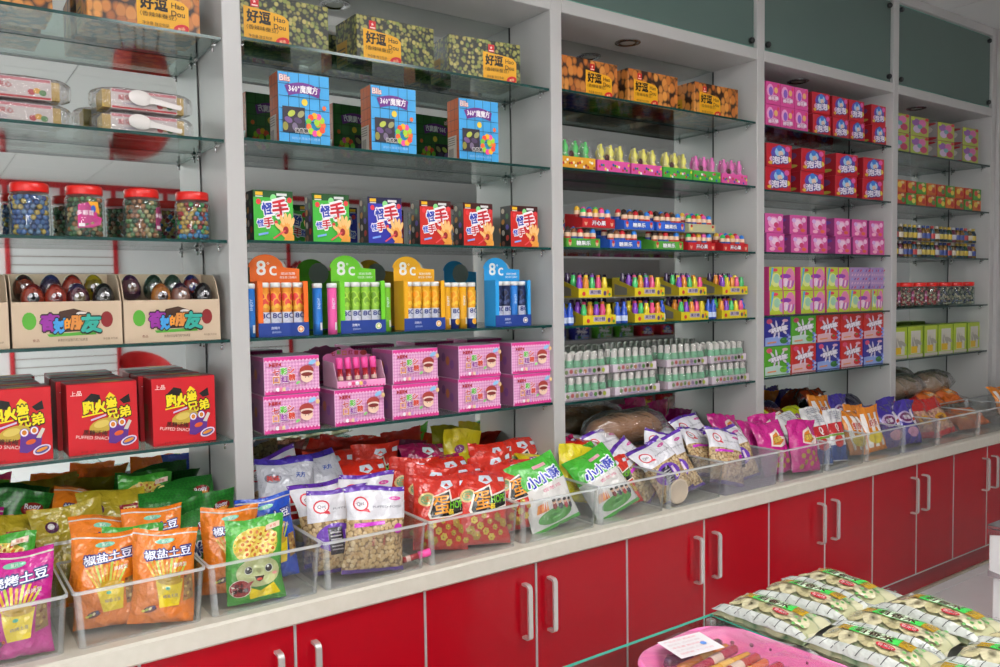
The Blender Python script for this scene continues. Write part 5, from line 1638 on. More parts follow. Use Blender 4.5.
# settled positions of the bags: small shifts (metres) and size so that neighbours touch without cutting into each other
ADJ.update({
 'yellow bean snack bag behind the green-topped bag': (0.022, -0.0189, 0.002, 0.968),
 'yellow bean snack bag left of the leaning green-topped bag': (-0.0075, -0.0235, 0.006, 0.955),
 'yellow and green bag poking up by the mirror': (0.0137, 0.006, 0.0, 1.0),
 'yellow bean bag lying before the right end of the second bay': (0.0063, -0.03, 0.006, 0.955),
 'purple and white candy bag at front left': (0.0069, 0.0251, 0.006, 0.959),
 'purple and white candy bag at front right': (-0.0085, 0.0245, 0.006, 0.961),
 'purple and white candy bag leaning behind at left': (-0.0095, -0.03, 0.006, 0.955),
 'purple and white candy bag leaning behind at right': (-0.0069, -0.03, 0.006, 0.955),
 'olive yellow chilli bag first from the left edge': (-0.0209, 0.0011, 0.0, 1.0),
 'olive yellow chilli bag in the middle of the three': (0.0153, -0.008, 0.0, 1.0),
 'olive yellow chilli bag next to the green bags': (-0.01, 0.0139, 0.0, 1.0),
 'magenta chip bag standing in front at the left edge': (0.0166, -0.0121, 0.0, 1.0),
 'magenta chip bag half outside the left edge': (0.0044, 0.03, 0.0028, 1.0),
 'orange chip bag at front left in the second bin': (0.0021, 0.0291, 0.006, 0.955),
 'orange chip bag at front right in the second bin': (-0.0205, -0.0225, 0.006, 0.955),
 'orange chip bag leaning behind at left of the second bin': (0.022, -0.0267, 0.006, 0.955),
 'orange chip bag standing behind at right of the second bin': (-0.0036, -0.03, 0.006, 0.955),
 'orange chip bag beside the face-print bag': (0.022, 0.0003, 0.006, 0.956),
 'blue chip bag standing behind the face-print bag': (-0.0128, 0.0031, 0.006, 0.985),
 'magenta bag at the back of the leftmost bay': (-0.0131, -0.0161, 0.0, 1.0),
 'orange bag lying across the back row': (0.0082, -0.0047, 0.0, 1.0),
 'red-topped biscuit pack at front left': (0.0, 0.0265, 0.0052, 1.0),
 'red-topped biscuit pack at front right': (-0.003, 0.0282, 0.0056, 1.0),
 'red-topped biscuit pack lying behind at left': (0.022, -0.03, 0.006, 0.955),
 'red-topped biscuit pack lying behind at right': (-0.0, -0.03, 0.006, 0.955),
 'green-topped white corn snack bag standing upright in front': (-0.0218, 0.0147, 0.006, 0.955),
 'green-topped white corn snack bag leaning over to the right': (0.022, 0.0051, 0.006, 0.955),
 'green-topped corn snack bag lying back in the seventh bin': (0.022, -0.0166, 0.006, 0.955),
 'brown foil bag in front of the black ones': (0.0051, 0.0032, 0.0, 1.0),
 'red egg-snack bag at front left of the red bin': (-0.0035, 0.03, 0.006, 0.955),
 'red egg-snack bag at front right of the red bin': (-0.0113, -0.0022, 0.006, 0.955),
 'red egg-snack bag tipped over behind the front left one': (0.022, 0.0167, 0.006, 0.955),
 'red egg-snack bag in the middle behind the front pair': (0.022, -0.03, 0.0, 0.968),
 'red egg-snack bag at the back right of the red bin': (-0.022, 0.03, 0.006, 0.955),
 'red egg-snack bag beside the green-topped bag': (0.0145, 0.03, 0.006, 0.955),
 'red egg-snack bag behind at left in the sixth bin': (0.022, 0.0032, 0.006, 0.955),
 'small red snack pack beside the leaning green-topped bag': (-0.021, 0.0277, 0.006, 0.955),
 'red snack bag behind the silver bags': (-0.022, 0.0113, 0.0, 0.969),
 'red snack bag left of centre in the second bay': (-0.0164, 0.0026, 0.0, 0.97),
 'red snack bag in the centre of the second bay': (-0.0152, -0.03, 0.0, 0.973),
 'wine-red snack bag between red ones': (0.0088, -0.0084, 0.0, 0.973),
 'wine-red snack bag at the back by the mirror': (0.022, -0.0154, 0.0, 0.97),
 'red snack bag at the back centre by the mirror': (0.0074, 0.03, 0.0, 0.955),
 'red snack bag second from the right in the second bay': (0.022, -0.0134, 0.0, 0.989),
 'red snack bag at the right end of the second bay': (0.022, 0.03, 0.0, 0.955),
 'wine-red bag at the left of the third bay': (0.022, 0.0204, 0.0, 0.955),
 'red bag at the left of the third bay beside the wine-red one': (-0.022, -0.03, 0.0, 0.968),
 'yellow and green chip bag sticking out behind the two orange bags': (0.0015, -0.0274, 0.0, 0.968),
 'green chip bag with a big smiling face print': (0.0014, -0.0058, 0.0, 1.0),
 'bright green and orange bag poking up by the mirror': (-0.0162, 0.0213, 0.0, 1.0),
 'red, white and blue jelly bag at front left': (0.0061, 0.0135, 0.002, 1.0),
 'red, white and blue jelly bag at front right': (-0.0091, 0.0195, 0.0024, 1.0),
 'red, white and blue jelly bag leaning behind at right': (-0.006, -0.006, 0.0008, 1.0),
 'lime yellow bag beside the third post': (0.0039, -0.0032, 0.0, 1.0),
 'orange wafer pack at left in the smoky bin': (-0.0093, -0.0117, 0.0028, 0.999),
 'orange wafer pack at right in the smoky bin': (-0.022, -0.0119, 0.006, 0.991),
 'silver potato snack bag beside the post': (0.0058, -0.023, 0.0, 0.993),
 'silver potato snack bag second from the post': (0.0127, 0.0052, 0.0, 0.994),
 'dark green bag tucked behind the orange one in the third bin': (0.022, 0.0084, 0.006, 0.955),
 'dark green snack bag at right in the last bin': (0.0059, 0.001, 0.0, 1.0),
 'dark green bag at the back left of the leftmost bay': (-0.0008, 0.0136, 0.0, 1.0),
 'dark green potato stick bag left of two in front': (0.0101, 0.0002, 0.0, 1.0),
 'dark green potato stick bag beside the post': (0.022, -0.0211, 0.0, 0.958),
 'dark green potato stick bag at the back by the mirror': (0.022, -0.0213, 0.0, 0.955),
 'dark green bag at the back left of the third bay': (-0.0123, 0.024, 0.0, 0.955),
 'puffed rice bag with purple label, white header, at front left': (0.022, 0.0194, 0.006, 0.955),
 'puffed rice bag with tall white header and pink print': (-0.0154, -0.0193, 0.006, 0.955),
 'puffed rice bag with purple top edge, behind at left': (-0.008, -0.03, 0.006, 0.955),
 'puffed rice bag with purple top edge, behind at right': (-0.013, -0.03, 0.006, 0.955),
 'puffed bag with purple edge, front left beside the frosted bin': (0.022, 0.0162, 0.006, 0.955),
 'puffed bag with black nutrition panel, right next to the frosted bin': (-0.022, 0.03, 0.006, 0.955),
 'white-header puffed bag at back left of the eighth bin': (0.0217, -0.0293, 0.006, 0.955),
 'white-header puffed bag at back right of the eighth bin': (-0.022, -0.0159, 0.006, 0.955),
 'white-header puffed bag at front left in the frosted bin': (0.022, 0.0047, 0.006, 0.955),
 'white-header puffed bag at front right in the frosted bin': (-0.0007, 0.0279, 0.006, 0.955),
 'white-header puffed bag at back left in the frosted bin': (-0.0095, -0.03, 0.006, 0.955),
 'white-header puffed bag at back right in the frosted bin': (-0.022, -0.0173, 0.006, 0.955),
 'white bag with purple edge poking up behind the silver bags': (-0.022, -0.0168, 0.0, 0.996),
 'white and purple bag lying on top at the left of the third bay': (0.022, -0.03, 0.0, 0.955),
 'white-header bag standing before the bread loaves at left': (0.022, -0.0032, 0.0, 0.968),
 'white-header bag standing before the bread loaves, centre': (-0.022, 0.0205, 0.0, 1.0),
 'white-header bag standing before the bread loaves, right of centre': (0.022, -0.0176, 0.0, 1.0),
 'shiny magenta snack bag at front left of its bin': (0.0164, 0.0235, 0.006, 0.955),
 'shiny magenta snack bag at front right of its bin': (-0.0083, -0.0186, 0.006, 0.955),
 'shiny magenta snack bag lying behind at left': (-0.0106, -0.03, 0.006, 0.955),
 'shiny magenta snack bag lying behind at right': (-0.0213, -0.0013, 0.006, 0.955),
 'orange striped shrimp snack bag at front left': (-0.0038, 0.03, 0.006, 0.955),
 'orange striped shrimp snack bag at front right': (-0.0022, 0.03, 0.006, 0.955),
 'orange striped shrimp snack bag behind at left': (-0.0081, -0.03, 0.006, 0.958),
 'orange striped shrimp snack bag behind at right': (-0.0039, -0.03, 0.006, 0.958),
 'orange snack bag at left in the last bin': (-0.0059, -0.001, 0.0, 1.0),
})

# ================================================================ clear bins on the counter and the bags in and behind them
BIN = clear('bin_plastic', 'FAFBFB', gloss=0.12, haze=0.02, haze_hex='E4E6E6')
BINF = clear('bin_frosted', 'ECECF0', gloss=0.10, haze=0.14, haze_hex='E4E2E8', rough=0.3)
RIM = clear('bin_rim', 'E8ECEC', gloss=0.25, haze=0.5, haze_hex='F0F2F2')
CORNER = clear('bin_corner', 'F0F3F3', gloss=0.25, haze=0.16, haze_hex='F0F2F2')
def make_bin(x0, x1, label, mat=BIN, y0=-0.302, y1=-0.055, h=0.125):
    t = empty('clear_bin', ((x0 + x1) / 2, (y0 + y1) / 2, CT_Z + 0.0005))
    tag(t, label, 'bin', 'clear bins along the counter')
    w, d = (x1 - x0) / 2, (y1 - y0) / 2
    tp, th = 0.008, 0.002
    def loop(e, z):
        k = tp * (1 - z / h)
        a, b = w - k - e, d - k - e
        c = 0.012
        pts = []
        for sx, sy, a0 in ((1, 1, 0), (-1, 1, 90), (-1, -1, 180), (1, -1, 270)):
            for q in range(4):
                an = R(a0 + 30 * q)
                pts.append((sx * (a - c) + c * math.cos(an), sy * (b - c) + c * math.sin(an), z))
        return pts
    mb = MB()
    for e, z0, flip in ((0, 0.0, False), (th, th, True)):
        lo, hi = loop(e, z0), loop(e, h)
        n_ = len(lo)
        fs = [(i, (i + 1) % n_, n_ + (i + 1) % n_, n_ + i) for i in range(n_)]
        bt = [tuple(range(n_))[::-1]]
        if flip:
            fs = [f[::-1] for f in fs]
            bt = [tuple(range(n_))]
        # moulded corners and base edge use hazier plastic; their bright highlight is painted in
        mb.add(lo + hi, [f for q, f in enumerate(fs) if q % 4 == 3] + bt, mat, False)
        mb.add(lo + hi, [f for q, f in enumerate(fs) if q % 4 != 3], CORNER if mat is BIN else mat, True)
        if not flip:
            b2 = loop(e, 0.006)
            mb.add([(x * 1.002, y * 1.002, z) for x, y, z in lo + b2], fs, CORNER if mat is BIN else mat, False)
    obj('tub', mb, t)
    rm = MB()
    oo, ii = loop(-0.003, h), loop(th, h)
    n_ = len(oo)
    o2 = [(x, y, z - 0.005) for x, y, z in oo]
    up_ = [(x, y, z + 0.0015) for x, y, z in oo]
    i2 = [(x, y, z + 0.0015) for x, y, z in ii]
    rm.add(o2 + up_ + i2, [(i, (i + 1) % n_, n_ + (i + 1) % n_, n_ + i) for i in range(n_)] + [(n_ + i, n_ + (i + 1) % n_, 2 * n_ + (i + 1) % n_, 2 * n_ + i) for i in range(n_)], RIM)
    obj('rim', rm, t)
    return t
BINX = [(-0.072, 0.236), (0.248, 0.517), (0.526, 0.800), (0.807, 1.104), (1.111, 1.414), (1.424, 1.726), (1.734, 2.036), (2.043, 2.330), (2.337, 2.655), (2.664, 2.962), (2.969, 3.250), (3.257, 3.545), (3.552, 3.850), (3.857, 4.250), (4.257, 4.640), (4.647, 5.02)]
BINL = ['clear bin with magenta chip bags at the left edge', 'clear bin holding two orange chip bags in front', 'clear bin with the face-print, orange and blue bags', 'clear bin with white-topped puffed snack bags and a pink stick',
        'clear bin full of red egg-snack bags', 'clear bin with a red bag beside a green-topped bag', 'clear bin with a leaning green-topped bag and a small red pack', 'clear bin with purple-edged bags and a round cracker', 'milky frosted bin between clear bins',
        'clear bin holding shiny magenta bags', 'clear bin with red, white and blue bags', 'clear bin with striped orange bags', 'clear bin with purple and white bags', 'clear bin with red-topped packs', 'nearly empty smoky clear bin at the far end', 'last clear bin, holding green and orange packs']
for k, (a, b) in enumerate(BINX):
    make_bin(a, b, BINL[k], BINF if k == 8 else BIN)

def sstep(a, b, x):
    t = min(1, max(0, (x - a) / (b - a)))
    return t * t * (3 - 2 * t)

def pouch(name, w, h, t, base, art, seed=0, bend=0.0, body=None, cat='snack bag', crumple=1.0):
    random.seed(seed * 7 + 13)
    ph = [random.uniform(0, 6.28) for _ in range(8)]
    def surf(u, v, sgn, o):
        sf = sstep(0.02, 0.13, v) * sstep(0.02, 0.13, 1 - v)
        T = t / 2 * max(0.0, 1 - abs(u) ** 2.6) ** 0.65 * max(0.0, math.sin(PI * min(1, max(0, v)))) ** 0.5 * (1.22 - 0.5 * v)
        near = math.exp(-v / 0.14) + math.exp(-(1 - v) / 0.16)
        wr = 0.0045 * near * math.sin(u * 8 + ph[0]) * sf + 0.0034 * sf * math.sin(u * 4.5 + ph[1] + v * 5) * math.sin(v * 8 + ph[2]) + 0.0016 * sf * math.sin(u * 9 - v * 13 + ph[6])
        wr += 0.0026 * (1 - sf) * math.sin(u * 13 + ph[3]) + bend * max(0.0, v - 0.62) ** 2
        wr *= crumple
        x_ = u * w / 2 * (1 - 0.07 * math.sin(PI * v)) + 0.004 * math.sin(v * 5 + ph[4])
        z_ = v * h + 0.004 * math.sin(u * 3 + ph[5]) * sstep(0.7, 1, v)
        return (x_, sgn * (T + 0.0006) + wr + (-o if sgn < 0 else o), z_)
    p = Proto(name, cat)
    bm_ = body or film_ink(base)
    mb = MB()
    nu, nv = 20, 26
    mb.grid(lambda a, b: surf(2 * a - 1, b, -1, 0), nu, nv, bm_)
    mb.grid(lambda a, b: surf(2 * a - 1, b, 1, 0), nu, nv, bm_, flip=True)
    p.part('pouch', mb)
    if art:
        P = Print(lambda x, y, o: surf(max(-1, min(1, 2 * x / w - 1)), max(0, min(1, y / h)), -1, o + 0.0006), step=0.0002, inkfn=film_ink, maxlen=0.012)
        art(P, w, h)
        p.part('printed_artwork', P.mb)
    p.h = h
    return p

def band(P, w, h, v0, v1, c):
    nx, ny = 12, max(2, int((v1 - v0) * 16))
    pts = [(w * i / nx, h * (v0 + (v1 - v0) * j / ny)) for j in range(ny + 1) for i in range(nx + 1)]
    P._put(pts, [(j * (nx + 1) + i, j * (nx + 1) + i + 1, (j + 1) * (nx + 1) + i + 1, (j + 1) * (nx + 1) + i) for j in range(ny) for i in range(nx)], c)

def chip_art(base, dark, txt='椒盐土豆'):
    def fn(P, w, h):
        band(P, w, h, 0.94, 0.955, 'C9C2B8')
        P.ellipse(w * 0.5, h * 0.88, w * 0.15, h * 0.030, '7ABFA0', rot=0.1)
        P.text('薯片', w * 0.5, h * 0.88, h * 0.035, 'E8F0E8', rot=0.1)
        # fries standing in a yellow cup
        for k in range(9):
            a = -0.5 + k * 0.125
            x, y = w * (0.40 + 0.035 * k), h * 0.42
            L_ = h * (0.24 + 0.05 * ((k * 3) % 4) / 3)
            dx, dy = math.sin(a) * L_, math.cos(a) * L_
            P.quad([(x - 0.0025, y), (x + 0.0025, y), (x + dx + 0.003, y + dy), (x + dx - 0.003, y + dy)], ('D8B23A', 'C89A2A', 'B8C24A')[k % 3], n=3)
        P.text(txt, w * 0.56, h * 0.745, h * 0.095, 'E8E8F4', bold=0.03, edge='232A6E', rot=0.12, width=w * 0.74, ew=0.09)
        P.text('烘烤型', w * 0.76, h * 0.62, h * 0.045, 'F0E8E0', rot=0.1)
        P.quad([(w * 0.44, h * 0.17), (w * 0.74, h * 0.19), (w * 0.80, h * 0.47), (w * 0.36, h * 0.44)], 'D9BE1E', n=5)
        P.ellipse(w * 0.585, h * 0.45, w * 0.20, h * 0.045, 'B89224')
        P.ellipse(w * 0.55, h * 0.37, w * 0.04, h * 0.018, '5AB090')
        P.text(txt, w * 0.60, h * 0.29, h * 0.035, '5A5A8A', rot=0.08, width=w * 0.24)
        P.quad([(w * 0.80, h * 0.23), (w * 0.97, h * 0.26), (w * 0.95, h * 0.52), (w * 0.82, h * 0.5)], '8A6A3A', n=3)
        for k in range(7):
            P.ellipse(w * (0.84 + 0.04 * (k % 3)), h * (0.28 + 0.035 * k), w * 0.028, h * 0.014, ('6A3A22', 'B89A5A')[k % 2], rot=k, n=7)
        P.ellipse(w * 0.30, h * 0.16, w * 0.11, h * 0.035, '5A2A1E', rot=0.3)
        for k in range(5):
            P.ellipse(w * (0.2 + 0.05 * k), h * (0.14 + 0.012 * k), w * 0.03, h * 0.014, ('C8C03A', '8A9A3A', 'E0D0A0', '3A2A5A', 'C85A2A')[k], rot=0.5 * k, n=7)
    return fn
def face_art(P, w, h):
    P.quad([(w * 0.1, h * 0.06), (w * 0.92, h * 0.06), (w * 0.93, h * 0.93), (w * 0.08, h * 0.93)], '4FA63A', n=8)
    P.ellipse(w * 0.5, h * 0.69, w * 0.40, h * 0.21, 'D8BC4A', n=20)
    random.seed(5)
    for k in range(30):
        a, q = k * 2.399, 0.92 * math.sqrt((k + 0.5) / 30)
        x, y = w * (0.5 + 0.36 * q * math.cos(a)), h * (0.70 + 0.19 * q * math.sin(a))
        P.ellipse(x, y, w * 0.075, h * 0.04, ('E0C85A', 'D2B040', 'E8D47A')[k % 3], rot=a, n=9)
        P.ellipse(x + 0.002, y + 0.001, w * 0.034, h * 0.020, ('C05A22', 'B8682A')[k % 2], rot=a, n=8)
    P.ellipse(w * 0.53, h * 0.38, w * 0.385, h * 0.175, 'B9BE84', n=22)
    for ex in (0.36, 0.72):
        P.ellipse(w * ex, h * 0.41, w * 0.075, h * 0.048, 'E8E8E0')
        P.ellipse(w * ex, h * 0.41, w * 0.065, h * 0.042, '181410')
        P.ellipse(w * ex - 0.002, h * 0.43, w * 0.022, h * 0.015, 'F0F0EC', n=8)
    P.poly([(w * 0.46, h * 0.335), (w * 0.63, h * 0.335), (w * 0.6, h * 0.285), (w * 0.545, h * 0.265), (w * 0.49, h * 0.285)], '3A1410')
    P.ellipse(w * 0.545, h * 0.295, w * 0.05, h * 0.018, 'C84A3A', n=10)
    P.ellipse(w * 0.82, h * 0.345, w * 0.05, h * 0.018, 'D8908A', n=8)
    P.poly([(w * 0.34, h * 0.22), (w * 0.55, h * 0.15), (w * 0.78, h * 0.24), (w * 0.88, h * 0.1), (w * 0.35, h * 0.07)], 'C9B41E')
    P.ellipse(w * 0.20, h * 0.21, w * 0.185, h * 0.105, 'D8D0C0', n=16)
    P.ellipse(w * 0.20, h * 0.21, w * 0.175, h * 0.098, '8E1A18', n=16)
    P.poly([(w * 0.3, h * 0.26), (w * 0.45, h * 0.29), (w * 0.36, h * 0.22)], '8E1A18')
    P.text('玛卡', w * 0.18, h * 0.245, h * 0.05, '1A0C0A', bold=0.04)
    P.text('泼辣圈', w * 0.20, h * 0.185, h * 0.05, '1A0C0A', bold=0.04, width=w * 0.26)
    P.quad([(w * 0.66, h * 0.84), (w * 0.9, h * 0.87), (w * 0.9, h * 0.93), (w * 0.66, h * 0.90)], 'D8C0A8', n=2)
    P.text('薯圈', w * 0.78, h * 0.885, h * 0.035, 'C03A2A')
def egg_art(P, w, h):
    P.ellipse(w * 0.20, h * 0.66, w * 0.145, h * 0.09, 'D8B87A', rot=0.3)
    P.ellipse(w * 0.20, h * 0.66, w * 0.11, h * 0.068, '7A9A6A', rot=0.3)
    P.text('玉', w * 0.20, h * 0.66, h * 0.07, 'C8783A', bold=0.03)
    P.poly([(w * 0.44, h * 0.85), (w * 0.48, h * 0.92), (w * 0.66, h * 0.92), (w * 0.70, h * 0.85), (w * 0.56, h * 0.80)], 'C8D4DC')
    P.poly([(w * 0.50, h * 0.84), (w * 0.56, h * 0.89), (w * 0.62, h * 0.84)], 'B8302A')
    P.poly([(w * 0.84, h * 0.85), (w * 0.84, h * 0.91), (w * 0.96, h * 0.92), (w * 0.96, h * 0.85)], 'C8D4DC')
    P.poly([(w * 0.20, h * 0.46), (w * 0.30, h * 0.70), (w * 0.62, h * 0.80), (w * 0.66, h * 0.66), (w * 0.99, h * 0.74), (w * 0.98, h * 0.50), (w * 0.62, h * 0.43), (w * 0.24, h * 0.40)], 'E4D8CC')
    P.poly([(w * 0.24, h * 0.47), (w * 0.33, h * 0.69), (w * 0.60, h * 0.77), (w * 0.63, h * 0.63), (w * 0.97, h * 0.71), (w * 0.96, h * 0.52), (w * 0.62, h * 0.45), (w * 0.27, h * 0.42)], '17130F')
    P.text('蛋', w * 0.46, h * 0.585, h * 0.245, 'E0902A', bold=0.018, rot=0.1)
    P.text('HOPE', w * 0.79, h * 0.605, h * 0.10, '6AB02E', bold=0.05, rot=0.12, width=w * 0.32)
    P.text('酥', w * 0.66, h * 0.50, h * 0.075, 'E8C83A', bold=0.04)
    for k in range(13):
        x, y = w * (0.14 + 0.74 * ((k * 0.618) % 1)), h * (0.07 + 0.026 * k)
        P.star(x, y, w * (0.055 + 0.015 * (k % 3)), ('B89A2A', 'C8AC3A', 'A8862A')[k % 3], k=6, inner=0.78, rot=k)
        P.ellipse(x, y, w * 0.028, h * 0.016, '8A5A1E', rot=k, n=8)
        P.ellipse(x + 0.001, y + 0.001, w * 0.018, h * 0.010, 'D8C04A', rot=k, n=8)
def greentop_art(P, w, h):
    band(P, w, h, 0.05, 0.60, 'D2CFCB')
    P.text('小小酥', w * 0.54, h * 0.69, h * 0.15, '2A3AA8', bold=0.05, edge='E8EAF4', rot=0.08, width=w * 0.72, ew=0.08)
    P.quad([(w * 0.45, h * 0.84), (w * 0.72, h * 0.85), (w * 0.72, h * 0.90), (w * 0.45, h * 0.89)], 'D89AA8', n=2)
    P.text('香葱鸡', w * 0.6, h * 0.52, h * 0.05, 'C85A7A', width=w * 0.4)
    P.ellipse(w * 0.5, h * 0.16, w * 0.36, h * 0.095, '4A8E3A', n=18)
    for k in range(5):
        P.quad([(w * (0.14 + 0.05 * k), h * 0.26), (w * (0.19 + 0.05 * k), h * 0.25), (w * (0.27 + 0.03 * k), h * 0.37), (w * (0.2 + 0.05 * k), h * 0.36)], ('D88A3A', 'C8602A')[k % 2], n=2)
    for k in range(4):
        x = w * (0.52 + 0.11 * k)
        y = h * (0.33 - 0.02 * k)
        P.ellipse(x, y - h * 0.06, w * 0.045, h * 0.05, ('7A2A2A', '2A2A3A', 'A83A3A', '3A3A4A')[k], n=10)
        P.ellipse(x, y, w * 0.042, h * 0.032, 'D8B094', n=10)
        P.ellipse(x, y + h * 0.02, w * 0.042, h * 0.020, '2A1C18', n=10)
def header_art(logo):
    """white printed header over a clear window of puffs"""
    def fn(P, w, h):
        band(P, w, h, 0.62, 1.0, 'DAD8DE')
        band(P, w, h, 0.945, 1.0, '5A2E9A')
        P.ellipse(w * 0.22, h * 0.80, w * 0.13, h * 0.085, 'C8283A')
        P.ellipse(w * 0.22, h * 0.80, w * 0.105, h * 0.066, 'E8E4E8')
        P.text('Qes', w * 0.22, h * 0.80, h * 0.05, '4A2A4A', rot=0.1)
        P.quad([(w * 0.26, h * 0.715), (w * 0.36, h * 0.70), (w * 0.34, h * 0.74), (w * 0.28, h * 0.75)], 'C8283A', n=1)
        P.ellipse(w * 0.80, h * 0.86, w * 0.11, h * 0.025, 'D04A9A')
        P.text('松脆可口', w * 0.8, h * 0.86, h * 0.02, 'F0E0EC')
        P.text('PUFFED FOOD', w * 0.66, h * 0.76, h * 0.025, '6A6A7A', width=w * 0.5)
        if logo == 'purple':
            P.ellipse(w * 0.42, h * 0.42, w * 0.34, h * 0.17, '6A3AA8', n=18)
            P.quad([(w * 0.28, h * 0.22), (w * 0.52, h * 0.22), (w * 0.52, h * 0.54), (w * 0.28, h * 0.54)], '2A2630', n=4)
            for k in range(6):
                P.rect(w * 0.31, h * (0.27 + 0.04 * k), w * 0.49, h * (0.285 + 0.04 * k), 'A8A4A8', n=2)
            P.rect(w * 0.56, h * 0.3, w * 0.64, h * 0.5, 'D8C0D8', n=2)
            P.ellipse(w * 0.6, h * 0.34, w * 0.035, h * 0.025, 'D8B82A')
        else:
            P.quad([(w * 0.1, h * 0.53), (w * 0.6, h * 0.56), (w * 0.6, h * 0.60), (w * 0.1, h * 0.58)], 'C83AC0', n=3)
            for k in range(4):
                P.text('香脆米花', w * (0.42 + 0.09 * k), h * 0.38, h * 0.03, 'B83A4A', rot=R(90)) if k % 2 == 0 else None
            P.ellipse(w * 0.85, h * 0.5, w * 0.08, h * 0.06, 'C02AA8')
        band(P, w, h, 0.0, 0.05, '5A3A8A')
    return fn
def silver_art(P, w, h):
    band(P, w, h, 0.94, 1.0, '3A2A86')
    P.ellipse(w * 0.24, h * 0.80, w * 0.14, h * 0.05, '6A6A76')
    P.text('美味', w * 0.24, h * 0.80, h * 0.06, 'B8322A', bold=0.03)
    P.text('天方', w * 0.72, h * 0.82, h * 0.05, '2A4A9A', bold=0.03)
    P.quad([(w * 0.02, h * 0.36), (w * 0.98, h * 0.40), (w * 0.98, h * 0.68), (w * 0.02, h * 0.62)], 'A81E22', n=8)
    P.text('炸土豆', w * 0.5, h * 0.515, h * 0.16, 'E2E0E0', bold=0.04, rot=0.06, width=w * 0.8)
    P.ellipse(w * 0.75, h * 0.25, w * 0.2, h * 0.09, 'B8A43A')
    P.ellipse(w * 0.4, h * 0.2, w * 0.2, h * 0.08, '8A7A3A')
def olive_art(P, w, h):
    P.ellipse(w * 0.26, h * 0.80, w * 0.09, h * 0.06, '4A1A3A')
    P.ellipse(w * 0.25, h * 0.81, w * 0.045, h * 0.03, 'D8D0D0')
    for k, s in enumerate('蜀香'):
        P.quad([(w * 0.58, h * (0.62 - 0.24 * k)), (w * 0.86, h * (0.63 - 0.24 * k)), (w * 0.86, h * (0.83 - 0.24 * k)), (w * 0.58, h * (0.82 - 0.24 * k))], '7A1A20', n=3)
        P.text(s, w * 0.72, h * (0.725 - 0.24 * k), h * 0.14, 'C9B87A', bold=0.02)
    for k in range(4):
        P.ellipse(w * (0.18 + 0.1 * k), h * (0.45 - 0.06 * (k % 2)), w * 0.09, h * 0.05, ('C9B03A', 'B89A2E')[k % 2], rot=k)
    P.quad([(w * 0.1, h * 0.62), (w * 0.5, h * 0.60), (w * 0.5, h * 0.635), (w * 0.1, h * 0.65)], 'C8C2B0', n=3)
def greenchk_art(P, w, h):
    P.ellipse(w * 0.76, h * 0.80, w * 0.16, h * 0.075, '7A1A18', rot=0.15)
    P.ellipse(w * 0.78, h * 0.775, w * 0.10, h * 0.03, 'C8822A', rot=0.15)
    P.text('Rooy', w * 0.76, h * 0.82, h * 0.07, 'E0E0E8', bold=0.03, rot=0.1)
    P.text('薯条先生', w * 0.3, h * 0.84, h * 0.04, '7AA87A', width=w * 0.36)
    P.quad([(w * 0.28, h * 0.64), (w * 0.52, h * 0.67), (w * 0.52, h * 0.73), (w * 0.28, h * 0.70)], 'A83A4A', n=2)
    P.text('米薯', w * 0.6, h * 0.55, h * 0.17, '23336E', bold=0.05, edge='C8D0DC', rot=0.1, width=w * 0.6, ew=0.06)
    P.ellipse(w * 0.5, h * 0.25, w * 0.35, h * 0.14, 'A89A3A')
def yellow_art(P, w, h):
    P.ellipse(w * 0.35, h * 0.66, w * 0.15, h * 0.07, '9A4A8A', rot=0.3)
    P.text('卜卜', w * 0.35, h * 0.66, h * 0.08, 'E8D8E8', rot=0.3, bold=0.03)
    P.quad([(w * 0.6, h * 0.55), (w * 0.9, h * 0.60), (w * 0.88, h * 0.78), (w * 0.6, h * 0.74)], 'C2302E', n=2)
    P.text('豆', w * 0.75, h * 0.67, h * 0.12, 'F0E0D0', bold=0.03)
    P.ellipse(w * 0.5, h * 0.3, w * 0.3, h * 0.14, 'C8A01E')
def magenta_art(P, w, h):
    P.poly([(w * 0.3, h * 0.55), (w * 0.42, h * 0.78), (w * 0.68, h * 0.86), (w * 0.7, h * 0.7), (w * 0.92, h * 0.66), (w * 0.86, h * 0.52), (w * 0.6, h * 0.5)], 'E8D8D0')
    P.poly([(w * 0.36, h * 0.57), (w * 0.46, h * 0.74), (w * 0.64, h * 0.8), (w * 0.66, h * 0.66), (w * 0.84, h * 0.62), (w * 0.6, h * 0.54)], 'D07A2A')
    P.text('蛋酥', w * 0.58, h * 0.65, h * 0.1, 'E8C04A', bold=0.03, edge='2A1410', rot=0.1)
    for k in range(8):
        P.star(w * (0.22 + 0.6 * ((k * 0.618) % 1)), h * (0.1 + 0.04 * k), w * 0.07, 'A8902A', k=6, inner=0.8, rot=k)
def rwb_art(P, w, h):
    band(P, w, h, 0.02, 0.30, '23407A')
    P.ellipse(w * 0.5, h * 0.38, w * 0.26, h * 0.12, 'C2302A')
    P.quad([(w * 0.08, h * 0.52), (w * 0.92, h * 0.55), (w * 0.92, h * 0.76), (w * 0.08, h * 0.72)], 'B8242A', n=4)
    P.text('Q', w * 0.5, h * 0.64, h * 0.15, 'F0E8E4', bold=0.05)
    P.quad([(w * 0.08, h * 0.47), (w * 0.92, h * 0.50), (w * 0.92, h * 0.54), (w * 0.08, h * 0.51)], '7AA03A', n=3)
    for k in range(4):
        P.text('无添加', w * 0.5, h * (0.82 + 0.04 * k), h * 0.03, '2A3A6A', width=w * 0.6)
